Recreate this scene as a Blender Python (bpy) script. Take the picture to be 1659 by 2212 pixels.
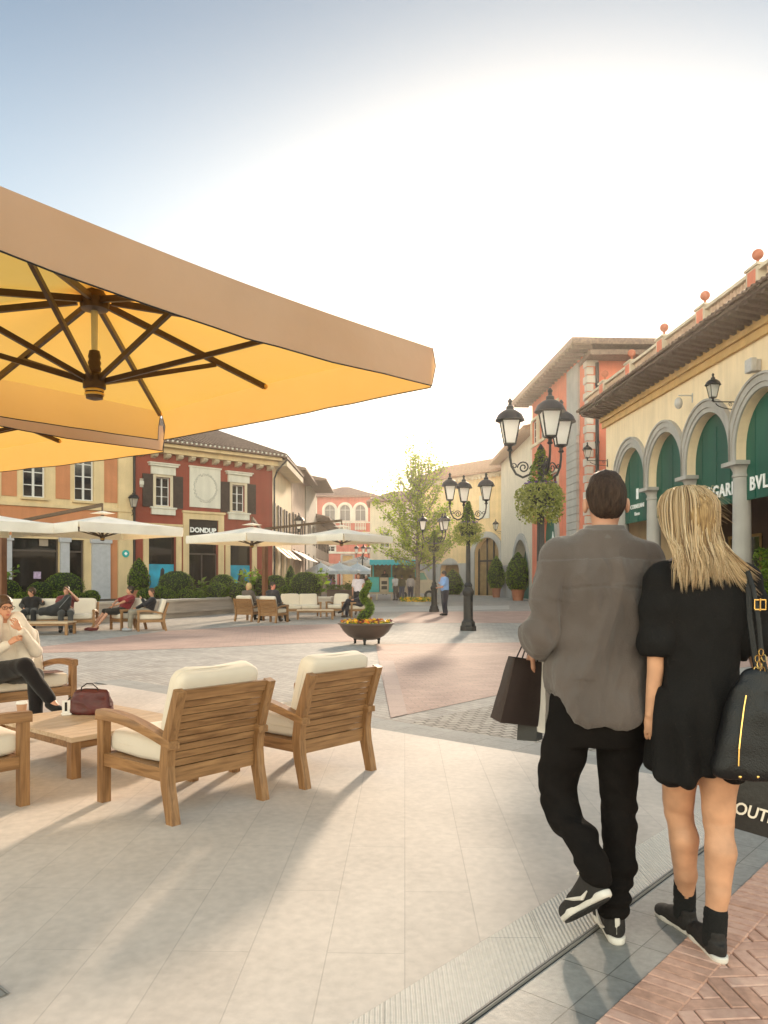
import bpy, bmesh, math, random
import numpy as np
from mathutils import Vector, Matrix, noise
from mathutils.geometry import tessellate_polygon
random.seed(7); np.random.seed(7)
R = math.radians
for o in list(bpy.data.objects): bpy.data.objects.remove(o)
SC = bpy.context.scene
COL = SC.collection
# ---------------------------------------------------------------- camera
F, HX, HY, CH = 1700.0, 829.5, 1254.0, 1.375          # focal length in photo units, horizon, eye height
cam = bpy.data.cameras.new('camera'); co = bpy.data.objects.new('camera', cam); COL.objects.link(co)
cam.sensor_fit = 'HORIZONTAL'; cam.sensor_width = 36.0; cam.lens = 36.0*F/1659.0
cam.shift_y = (HY-1106.0)/1659.0
cam.clip_start = 0.05; cam.clip_end = 2000
co.location = (0, 0, CH); co.rotation_euler = (R(90), 0, 0)
SC.camera = co
# ---------------------------------------------------------------- light
SUN_EL, SUN_AZ = 16.8, 11.2                            # azimuth clockwise from +Y
w = bpy.data.worlds.new('World'); SC.world = w; w.use_nodes = True
nt = w.node_tree; sky = nt.nodes.new('ShaderNodeTexSky'); sky.sky_type = 'NISHITA'
sky.sun_disc = False; sky.sun_elevation = R(SUN_EL); sky.sun_rotation = R(SUN_AZ)
sky.air_density = 1.0; sky.dust_density = 2.6; sky.ozone_density = 1.2; sky.altitude = 100
bg = nt.nodes['Background']; bg.inputs[1].default_value = 0.15
# hazy evening sky: the same sky with its bright side held back
_s = nt.nodes.new('ShaderNodeSeparateColor'); _k = nt.nodes.new('ShaderNodeCombineColor'); nt.links.new(sky.outputs[0], _s.inputs[0])
for _i, (_g, _p) in enumerate(((.318, .587), (.440, .504), (.590, .427))):
    _q = nt.nodes.new('ShaderNodeMath'); _q.operation = 'POWER'; _q.inputs[1].default_value = _p; nt.links.new(_s.outputs[_i], _q.inputs[0])
    _m = nt.nodes.new('ShaderNodeMath'); _m.operation = 'MULTIPLY'; _m.inputs[1].default_value = _g; nt.links.new(_q.outputs[0], _m.inputs[0]); nt.links.new(_m.outputs[0], _k.inputs[_i])
# added fill: unseen sky away from the sun brightened and warmed to lift shade
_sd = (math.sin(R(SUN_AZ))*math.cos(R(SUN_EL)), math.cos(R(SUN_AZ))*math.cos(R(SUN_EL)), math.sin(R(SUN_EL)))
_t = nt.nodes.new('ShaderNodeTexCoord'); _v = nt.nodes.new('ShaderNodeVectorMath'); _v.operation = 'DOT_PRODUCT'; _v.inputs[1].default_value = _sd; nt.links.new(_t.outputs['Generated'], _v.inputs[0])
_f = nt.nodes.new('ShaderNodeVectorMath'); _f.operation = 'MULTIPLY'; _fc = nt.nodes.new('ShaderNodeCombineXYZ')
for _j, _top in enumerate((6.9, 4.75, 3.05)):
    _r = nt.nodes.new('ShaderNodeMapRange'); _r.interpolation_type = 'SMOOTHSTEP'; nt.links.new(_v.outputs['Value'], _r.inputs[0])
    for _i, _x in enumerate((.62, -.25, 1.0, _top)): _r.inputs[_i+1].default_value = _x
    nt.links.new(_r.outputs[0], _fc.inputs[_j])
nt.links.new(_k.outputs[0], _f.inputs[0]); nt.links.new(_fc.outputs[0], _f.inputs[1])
# and the band of sky near the horizon is paler with dust
_z = nt.nodes.new('ShaderNodeSeparateXYZ'); nt.links.new(_t.outputs['Generated'], _z.inputs[0]); _hc = nt.nodes.new('ShaderNodeCombineXYZ'); _h = nt.nodes.new('ShaderNodeVectorMath'); _h.operation = 'MULTIPLY'
for _j, _top in enumerate((2.15, 1.95, 1.72)):
    _r = nt.nodes.new('ShaderNodeMapRange'); _r.interpolation_type = 'SMOOTHSTEP'; nt.links.new(_z.outputs['Z'], _r.inputs[0])
    for _i, _x in enumerate((.67, .33, 1.0, _top)): _r.inputs[_i+1].default_value = _x
    nt.links.new(_r.outputs[0], _hc.inputs[_j])
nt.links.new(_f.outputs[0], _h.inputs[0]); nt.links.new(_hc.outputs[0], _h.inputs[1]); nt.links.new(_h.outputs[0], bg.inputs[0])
sl = bpy.data.lights.new('sun', 'SUN'); sl.energy = 2.05; sl.angle = R(4.5); sl.color = (1.0, 0.80, 0.59)
so = bpy.data.objects.new('sun', sl); COL.objects.link(so)
sd = Vector((math.sin(R(SUN_AZ))*math.cos(R(SUN_EL)), math.cos(R(SUN_AZ))*math.cos(R(SUN_EL)), math.sin(R(SUN_EL))))
so.rotation_euler = sd.to_track_quat('Z', 'Y').to_euler(); so.location = (6, 20, 30)
SC.view_settings.view_transform = 'Standard'; SC.view_settings.look = 'None'
SC.view_settings.gamma = 1.0; SC.view_settings.exposure = 1.62
SC.render.engine = 'CYCLES'
SC.cycles.max_bounces = 8; SC.cycles.diffuse_bounces = 4; SC.cycles.transparent_max_bounces = 12

# ---------------------------------------------------------------- geometry planning
def gp(x, y): k = CH/(y-HY); return ((x-HX)*k, F*k)                     # spot on the ground seen at photo (x, y)
def at(x, y, Y): return ((x-HX)*Y/F, Y, CH-(y-HY)*Y/F)                  # spot at distance Y
# ---------------------------------------------------------------- materials
MT = {}
def mat(name, col, rough=0.7, var=0.12, scale=6.0, bump=0.0, bscale=60.0, metal=0.0, spec=0.4, trans=None, coat=0.0, col2=None, stretch=None, detail=5, sheen=0, dirt=0.0):
    """procedural surface: base colour broken up by two noises, optional bump and translucency"""
    if name in MT: return MT[name]
    m = bpy.data.materials.new(name); m.use_nodes = True; n = m.node_tree; N = n.nodes; Lk = n.links
    b = N['Principled BSDF']
    b.inputs['Roughness'].default_value = rough; b.inputs['Metallic'].default_value = metal
    b.inputs['Specular IOR Level'].default_value = spec
    if coat: b.inputs['Coat Weight'].default_value = coat; b.inputs['Coat Roughness'].default_value = 0.15
    if sheen: b.inputs['Sheen Weight'].default_value = sheen; b.inputs['Sheen Roughness'].default_value = .5
    tc = N.new('ShaderNodeTexCoord'); mp = N.new('ShaderNodeMapping'); Lk.new(tc.outputs['Object'], mp.inputs[0])
    if stretch: mp.inputs['Scale'].default_value = stretch
    nz = N.new('ShaderNodeTexNoise'); nz.inputs['Scale'].default_value = scale; nz.inputs['Detail'].default_value = detail
    Lk.new(mp.outputs[0], nz.inputs['Vector'])
    rp = N.new('ShaderNodeValToRGB'); rp.color_ramp.elements[0].position = .3; rp.color_ramp.elements[1].position = .7
    c = Vector(col); c2 = Vector(col2) if col2 else c
    rp.color_ramp.elements[0].color = (*(c*(1-var)), 1); rp.color_ramp.elements[1].color = (*(c2*(1+var)), 1)
    Lk.new(nz.outputs[0], rp.inputs[0]); out = rp.outputs[0]
    if dirt:                                            # rain streaks and patchy repainting
        m2 = N.new('ShaderNodeMapping'); m2.inputs['Scale'].default_value = (2.2, 2.2, .22); Lk.new(tc.outputs['Object'], m2.inputs[0]); d1 = N.new('ShaderNodeTexNoise'); d1.inputs['Scale'].default_value = 1.6; d1.inputs['Detail'].default_value = 7; Lk.new(m2.outputs[0], d1.inputs['Vector'])
        d2 = N.new('ShaderNodeMapRange'); d2.inputs[1].default_value = .38; d2.inputs[2].default_value = .62; d2.inputs[3].default_value = 1-dirt; d2.inputs[4].default_value = 1+dirt*.3; Lk.new(d1.outputs[0], d2.inputs[0])
        dm = N.new('ShaderNodeMix'); dm.data_type = 'RGBA'; dm.blend_type = 'MULTIPLY'; dm.inputs[0].default_value = 1; Lk.new(out, dm.inputs[6]); Lk.new(d2.outputs[0], dm.inputs[7]); out = dm.outputs[2]
    Lk.new(out, b.inputs['Base Color'])
    if bump:
        nb = N.new('ShaderNodeTexNoise'); nb.inputs['Scale'].default_value = bscale; nb.inputs['Detail'].default_value = 4
        Lk.new(mp.outputs[0], nb.inputs['Vector'])
        bp = N.new('ShaderNodeBump'); bp.inputs['Strength'].default_value = min(1, bump); bp.inputs['Distance'].default_value = 0.01
        Lk.new(nb.outputs[0], bp.inputs['Height']); Lk.new(bp.outputs[0], b.inputs['Normal'])
    if trans:
        tb = N.new('ShaderNodeBsdfTranslucent'); tb.inputs[0].default_value = (*trans[0], 1)
        mx = N.new('ShaderNodeMixShader'); mx.inputs[0].default_value = trans[1]
        Lk.new(b.outputs[0], mx.inputs[1]); Lk.new(tb.outputs[0], mx.inputs[2])
        Lk.new(mx.outputs[0], N['Material Output'].inputs[0])
    MT[name] = m; return m

def brick_mat(name, c1, c2, mortar, bw, bh, rot=0.0, ms=0.004, rough=0.8, offset=.5, bump=.5, squash=1.0, noise_amt=.5, big=None, grain=40, spec=.35):
    """paving or masonry: a brick texture laid out in metres, toned by noise"""
    if name in MT: return MT[name]
    m = bpy.data.materials.new(name); m.use_nodes = True; n = m.node_tree; N = n.nodes; Lk = n.links
    b = N['Principled BSDF']; b.inputs['Roughness'].default_value = rough; b.inputs['Specular IOR Level'].default_value = spec
    tc = N.new('ShaderNodeTexCoord'); mp = N.new('ShaderNodeMapping'); mp.inputs['Rotation'].default_value = (0, 0, rot)
    Lk.new(tc.outputs['Object'], mp.inputs[0])
    bt = N.new('ShaderNodeTexBrick'); bt.offset = offset; bt.squash = squash
    bt.inputs['Scale'].default_value = 1.0; bt.inputs['Brick Width'].default_value = bw; bt.inputs['Row Height'].default_value = bh
    bt.inputs['Mortar Size'].default_value = ms; bt.inputs['Mortar Smooth'].default_value = 0.3
    bt.inputs['Color1'].default_value = (*c1, 1); bt.inputs['Color2'].default_value = (*c2, 1); bt.inputs['Mortar'].default_value = (*mortar, 1)
    bt.inputs['Bias'].default_value = 0
    Lk.new(mp.outputs[0], bt.inputs['Vector'])
    nz = N.new('ShaderNodeTexNoise'); nz.inputs['Scale'].default_value = big or 1.3; nz.inputs['Detail'].default_value = 6
    Lk.new(mp.outputs[0], nz.inputs['Vector'])
    n2 = N.new('ShaderNodeTexNoise'); n2.inputs['Scale'].default_value = grain; n2.inputs['Detail'].default_value = 5
    Lk.new(mp.outputs[0], n2.inputs['Vector'])
    ad = N.new('ShaderNodeMath'); ad.operation = 'ADD'; Lk.new(nz.outputs[0], ad.inputs[0]); Lk.new(n2.outputs[0], ad.inputs[1])
    mr = N.new('ShaderNodeMapRange'); mr.inputs[1].default_value = .6; mr.inputs[2].default_value = 1.4
    mr.inputs[3].default_value = 1-noise_amt*.5; mr.inputs[4].default_value = 1+noise_amt*.5
    Lk.new(ad.outputs[0], mr.inputs[0])
    mx = N.new('ShaderNodeMix'); mx.data_type = 'RGBA'; mx.blend_type = 'MULTIPLY'; mx.inputs[0].default_value = 1
    Lk.new(bt.outputs[0], mx.inputs[6]); Lk.new(mr.outputs[0], mx.inputs[7]); Lk.new(mx.outputs[2], b.inputs['Base Color'])
    bp = N.new('ShaderNodeBump'); bp.inputs['Strength'].default_value = bump; bp.inputs['Distance'].default_value = 0.004
    sb = N.new('ShaderNodeMath'); sb.operation = 'MULTIPLY_ADD'; sb.inputs[1].default_value = -1.0
    Lk.new(bt.outputs['Fac'], sb.inputs[0]); Lk.new(n2.outputs[0], sb.inputs[2])
    Lk.new(sb.outputs[0], bp.inputs['Height']); Lk.new(bp.outputs[0], b.inputs['Normal'])
    MT[name] = m; return m

def glass_mat(name, col, rough=.06, spec=.6):
    if name in MT: return MT[name]
    m = bpy.data.materials.new(name); m.use_nodes = True; b = m.node_tree.nodes['Principled BSDF']
    b.inputs['Base Color'].default_value = (*col, 1); b.inputs['Roughness'].default_value = rough; b.inputs['Specular IOR Level'].default_value = spec
    N = m.node_tree.nodes; nz = N.new('ShaderNodeTexNoise'); nz.inputs['Scale'].default_value = 1.5
    bp = N.new('ShaderNodeBump'); bp.inputs['Strength'].default_value = .08; bp.inputs['Distance'].default_value = .05
    m.node_tree.links.new(nz.outputs[0], bp.inputs['Height']); m.node_tree.links.new(bp.outputs[0], b.inputs['Normal'])
    MT[name] = m; return m

def leaf_mat(name, c1, c2, tr=.45, rough=.5):
    """foliage: each leaf toned by its position, light passes through"""
    if name in MT: return MT[name]
    m = bpy.data.materials.new(name); m.use_nodes = True; n = m.node_tree; N = n.nodes; Lk = n.links
    b = N['Principled BSDF']; b.inputs['Roughness'].default_value = rough; b.inputs['Specular IOR Level'].default_value = .3
    g = N.new('ShaderNodeNewGeometry'); rp = N.new('ShaderNodeValToRGB')
    rp.color_ramp.elements[0].color = (*c1, 1); rp.color_ramp.elements[1].color = (*c2, 1)
    Lk.new(g.outputs['Random Per Island'], rp.inputs[0]); Lk.new(rp.outputs[0], b.inputs['Base Color'])
    tb = N.new('ShaderNodeBsdfTranslucent'); hs = N.new('ShaderNodeMix'); hs.data_type = 'RGBA'; hs.blend_type = 'MULTIPLY'; hs.inputs[0].default_value = 1
    hs.inputs[7].default_value = (1.5, 1.6, .7, 1); Lk.new(rp.outputs[0], hs.inputs[6]); Lk.new(hs.outputs[2], tb.inputs[0])
    mx = N.new('ShaderNodeMixShader'); mx.inputs[0].default_value = tr
    Lk.new(b.outputs[0], mx.inputs[1]); Lk.new(tb.outputs[0], mx.inputs[2]); Lk.new(mx.outputs[0], N['Material Output'].inputs[0])
    MT[name] = m; return m

def wood_mat(name, c1, c2, rough=.45, axis=2):
    if name in MT: return MT[name]
    m = bpy.data.materials.new(name); m.use_nodes = True; n = m.node_tree; N = n.nodes; Lk = n.links
    b = N['Principled BSDF']; b.inputs['Roughness'].default_value = rough; b.inputs['Specular IOR Level'].default_value = .4
    tc = N.new('ShaderNodeTexCoord'); mp = N.new('ShaderNodeMapping'); s = [22, 22, 22]; s[axis] = 2.0
    mp.inputs['Scale'].default_value = s; Lk.new(tc.outputs['Object'], mp.inputs[0])
    nz = N.new('ShaderNodeTexNoise'); nz.inputs['Scale'].default_value = 1.6; nz.inputs['Detail'].default_value = 7; nz.inputs['Distortion'].default_value = .8
    Lk.new(mp.outputs[0], nz.inputs['Vector']); rp = N.new('ShaderNodeValToRGB')
    rp.color_ramp.elements[0].position = .32; rp.color_ramp.elements[1].position = .68
    rp.color_ramp.elements[0].color = (*c1, 1); rp.color_ramp.elements[1].color = (*c2, 1)
    Lk.new(nz.outputs[0], rp.inputs[0]); Lk.new(rp.outputs[0], b.inputs['Base Color'])
    bp = N.new('ShaderNodeBump'); bp.inputs['Strength'].default_value = .35; bp.inputs['Distance'].default_value = .002
    Lk.new(nz.outputs[0], bp.inputs['Height']); Lk.new(bp.outputs[0], b.inputs['Normal'])
    MT[name] = m; return m

# ---------------------------------------------------------------- object helpers
def tag(o, label=None, cat=None, group=None, kind=None):
    if label: o['label'] = label
    if cat: o['category'] = cat
    if group: o['group'] = group
    if kind: o['kind'] = kind
    return o
def thing(name, label, cat, loc=(0, 0, 0), rz=0.0, group=None):
    o = bpy.data.objects.new(name, None); COL.objects.link(o); o.location = loc; o.rotation_euler = (0, 0, rz)
    o.empty_display_size = .2
    return tag(o, label, cat, group)
def copy_tree(o, parent=None, loc=None, rz=None, label=None, sc=None):
    c = o.copy(); COL.objects.link(c); c.parent = parent
    if loc is not None: c.location = loc
    if rz is not None: c.rotation_euler = (0, 0, rz)
    if label: c['label'] = label
    if sc: c.scale = sc if hasattr(sc, '__len__') else (sc, sc, sc)
    for ch in [x for x in list(COL.objects) if x.parent == o and x != c]: copy_tree(ch, c)
    return c

class MB:
    """collects shapes into ONE mesh"""
    def __init__(s): s.v = []; s.f = []; s.mi = []; s.M = None; s.m = 0; s.c = []; s.each = False
    def nxt(s): s.c.append((len(s.v), len(s.f)))      # what follows is a piece of its own
    def add(s, vs, fs):
        k = len(s.v)
        if s.each and k: s.nxt()
        if s.M is not None: vs = [tuple(s.M @ Vector(p)) for p in vs]
        s.v += [tuple(p) for p in vs]; s.f += [tuple(i+k for i in f) for f in fs]; s.mi += [s.m]*len(fs)
    def box(s, x0, x1, y0, y1, z0, z1, bev=0.0):
        if x1 < x0: x0, x1 = x1, x0
        if y1 < y0: y0, y1 = y1, y0
        if z1 < z0: z0, z1 = z1, z0
        b = min(bev, (x1-x0)*.45, (y1-y0)*.45, (z1-z0)*.45)
        if b <= 0:
            s.add([(x0,y0,z0),(x1,y0,z0),(x1,y1,z0),(x0,y1,z0),(x0,y0,z1),(x1,y0,z1),(x1,y1,z1),(x0,y1,z1)],
                  [(0,3,2,1),(4,5,6,7),(0,1,5,4),(1,2,6,5),(2,3,7,6),(3,0,4,7)]); return
        bm = bmesh.new(); bmesh.ops.create_cube(bm, size=1)
        for v in bm.verts: v.co = Vector(((x0+x1)/2+v.co.x*(x1-x0), (y0+y1)/2+v.co.y*(y1-y0), (z0+z1)/2+v.co.z*(z1-z0)))
        bmesh.ops.bevel(bm, geom=bm.edges[:], offset=b, segments=2, affect='EDGES', profile=.6)
        s.addbm(bm)
    def addbm(s, bm):
        bm.verts.ensure_lookup_table(); bm.verts.index_update()
        s.add([tuple(v.co) for v in bm.verts], [tuple(v.index for v in f.verts) for f in bm.faces]); bm.free()
    def ring_loft(s, rings, cap=True, close=True):
        n = len(rings[0]); vs = [p for r in rings for p in r]; fs = []
        for i in range(len(rings)-1):
            for j in range(n if close else n-1):
                a = i*n+j; b = i*n+(j+1) % n; fs.append((a, b, b+n, a+n))
        if cap: fs.append(tuple(range(n))[::-1]); fs.append(tuple(range((len(rings)-1)*n, len(rings)*n)))
        s.add(vs, fs)
    def tube(s, pts, rad, n=8, cap=True, flat=1.0):
        pts = [Vector(p) for p in pts]; rs = rad if hasattr(rad, '__len__') else [rad]*len(pts); rings = []
        up = None
        for i, p in enumerate(pts):
            d = (pts[min(i+1, len(pts)-1)]-pts[max(i-1, 0)]).normalized()
            if up is None: up = d.orthogonal().normalized() if abs(d.z) > .9 else Vector((0, 0, 1))
            x = d.cross(up)
            if x.length < 1e-4: x = d.orthogonal()
            x.normalize(); y = x.cross(d).normalized(); up = y
            rings.append([tuple(p+x*rs[i]*math.cos(2*math.pi*k/n)+y*rs[i]*flat*math.sin(2*math.pi*k/n)) for k in range(n)])
        s.ring_loft([r[::-1] for r in rings], cap)
    def bar(s, a, b, w, h, up=(0, 0, 1)):
        a = Vector(a); b = Vector(b); d = (b-a).normalized(); x = d.cross(Vector(up))
        if x.length < 1e-4: x = d.orthogonal()
        x.normalize(); y = x.cross(d)
        q = lambda p: [tuple(p+x*w/2*i+y*h/2*j) for i, j in ((-1, -1), (1, -1), (1, 1), (-1, 1))]
        s.ring_loft([q(a), q(b)])
    def bars(s, pts, w, h, up=(0, 0, 1)):
        pts = [Vector(p) for p in pts]; rings = []
        hs = h if hasattr(h, '__len__') else [h]*len(pts)
        for i, p in enumerate(pts):
            d = (pts[min(i+1, len(pts)-1)]-pts[max(i-1, 0)]).normalized(); x = d.cross(Vector(up))
            if x.length < 1e-4: x = d.orthogonal()
            x.normalize(); y = x.cross(d)
            rings.append([tuple(p+x*w/2*a+y*hs[i]/2*b) for a, b in ((-1, -1), (1, -1), (1, 1), (-1, 1))])
        s.ring_loft(rings)
    def lathe(s, prof, c=(0, 0, 0), n=16, cap=True, ph=0):
        rings = [[(c[0]+r*math.cos(ph+2*math.pi*k/n), c[1]+r*math.sin(ph+2*math.pi*k/n), c[2]+z) for k in range(n)] for r, z in prof]
        s.ring_loft(rings, cap)
    def ball(s, c, r, n=12, m=8, jit=0):
        rx, ry, rz = r if hasattr(r, '__len__') else (r, r, r); rings = []
        for i in range(m+1):
            t = math.pi*min(max(i/m, .02), .98); rings.append([(c[0]+rx*math.sin(t)*math.cos(2*math.pi*k/n), c[1]+ry*math.sin(t)*math.sin(2*math.pi*k/n), c[2]-rz*math.cos(t)) for k in range(n)])
        if jit: rings = [[tuple(Vector(p)*1+Vector((random.uniform(-jit, jit) for _ in range(3)))) for p in r_] for r_ in rings]
        s.ring_loft(rings)
    def prism(s, poly, z0, z1):
        n = len(poly); s.add([(x, y, z0) for x, y in poly]+[(x, y, z1) for x, y in poly],
              [tuple(range(n))[::-1], tuple(range(n, 2*n))]+[(i, (i+1) % n, n+(i+1) % n, n+i) for i in range(n)])
    def prism_y(s, poly, y0, y1):                    # poly in x, z
        n = len(poly); s.add([(x, y0, z) for x, z in poly]+[(x, y1, z) for x, z in poly],
              [tuple(range(n)), tuple(range(n, 2*n))[::-1]]+[((i+1) % n, i, n+i, n+(i+1) % n) for i in range(n)])
    def prism_x(s, poly, x0, x1):                    # poly in y, z
        n = len(poly); s.add([(x0, y, z) for y, z in poly]+[(x1, y, z) for y, z in poly],
              [tuple(range(n))[::-1], tuple(range(n, 2*n))]+[(i, (i+1) % n, n+(i+1) % n, n+i) for i in range(n)])
    def plate(s, outer, holes, y0, y1):
        """a slab in the x-z plane with holes; outward face y0, inner face y1"""
        loops = [outer]+holes; flat = [p for l in loops for p in l]
        tr = tessellate_polygon([[Vector((x, z, 0)) for x, z in l] for l in loops]); n = len(flat)
        vs = [(x, y0, z) for x, z in flat]+[(x, y1, z) for x, z in flat]; fs = []
        for t in tr:
            a, b, c = [Vector((*flat[i], 0)) for i in t]; cr = (b-a).cross(c-a).z
            t = tuple(t) if cr > 0 else tuple(t)[::-1]
            fs.append(t); fs.append(tuple(i+n for i in t[::-1]))
        k = 0
        for l in loops:
            m = len(l)
            for i in range(m): a, b = k+i, k+(i+1) % m; fs.append((a, a+n, b+n, b))
            k += m
        s.add(vs, fs)
    def build(s, name, m, parent=None, smooth=False, loc=None, rot=None, kind=None):
        cc = [c for c in s.c if 0 < c[0] < len(s.v)]
        if cc:
            cc = [(0, 0)]+cc+[(len(s.v), len(s.f))]; o = None
            for (a, fa), (z, fz) in zip(cc[:-1], cc[1:]):
                if z == a: continue
                q = MB(); q.v = s.v[a:z]; q.f = [tuple(i-a for i in f) for f in s.f[fa:fz]]; q.mi = s.mi[fa:fz]; o = q.build(name, m, parent, smooth, loc, rot, kind)
            return o
        me = bpy.data.meshes.new(name); me.from_pydata(s.v, [], s.f)
        ms = m if isinstance(m, (list, tuple)) else [m]
        for q in ms: me.materials.append(q)
        if len(ms) > 1: me.polygons.foreach_set('material_index', s.mi)
        bm = bmesh.new(); bm.from_mesh(me); bmesh.ops.recalc_face_normals(bm, faces=bm.faces); bm.to_mesh(me); bm.free()
        if smooth:
            me.polygons.foreach_set('use_smooth', [True]*len(me.polygons))
            if smooth != 2: me.set_sharp_from_angle(angle=R(38))
        me.update(); o = bpy.data.objects.new(name, me); COL.objects.link(o)
        if parent: o.parent = parent
        if loc: o.location = loc
        if rot: o.rotation_euler = rot
        if kind: o['kind'] = kind
        return o

def rect(x0, x1, z0, z1): return [(x0, z0), (x1, z0), (x1, z1), (x0, z1)]
def arch(x0, x1, z0, zs, n=20, k=1.0):
    c = (x0+x1)/2; r = (x1-x0)/2
    return [(x0, z0), (x1, z0)]+[(c+r*math.cos(math.pi*i/n), zs+k*r*math.sin(math.pi*i/n)) for i in range(n+1)]
class Frame:
    """a facade: local x runs along it, y into the building, z up"""
    def __init__(s, P0, P1):
        s.o = Vector((*P0, 0)); d = Vector((P1[0]-P0[0], P1[1]-P0[1], 0)); s.L = d.length; s.u = d/s.L
        s.n = Vector((-s.u.y, s.u.x, 0)); s.rz = math.atan2(s.u.y, s.u.x)
    def px(s, x, y, off=0.0):
        """photo (x, y) -> facade (x, z), on the plane pushed 'off' outward"""
        r = Vector(((x-HX)/F, 1, -(y-HY)/F)); c = Vector((0, 0, CH)); o = s.o-s.n*off
        t = (o-c).dot(s.n)/r.dot(s.n); p = c+r*t-o; return p.dot(s.u), p.z
    def X(s, x, off=0.0): return s.px(x, HY, off)[0]
def text_mb(txt, size, extrude=.01, align='CENTER', space=1.0, bold=0.0):
    cu = bpy.data.curves.new('t', 'FONT'); cu.body = txt; cu.size = size; cu.extrude = extrude; cu.align_x = align; cu.space_character = space; cu.offset = bold
    cu.resolution_u = 3
    o = bpy.data.objects.new('t', cu); COL.objects.link(o); bpy.context.view_layer.update()
    me = bpy.data.meshes.new_from_object(o.evaluated_get(bpy.context.evaluated_depsgraph_get()))
    vs = [(v.co.x, -v.co.z, v.co.y) for v in me.vertices]; fs = [tuple(p.vertices) for p in me.polygons]
    bpy.data.objects.remove(o); bpy.data.curves.remove(cu); bpy.data.meshes.remove(me)
    b = MB(); b.add(vs, fs); return b                  # stands in the x-z plane, facing -y
def place(mb, o): mb.v = [(x+o[0], y+o[1], z+o[2]) for x, y, z in mb.v]; return mb

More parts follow.
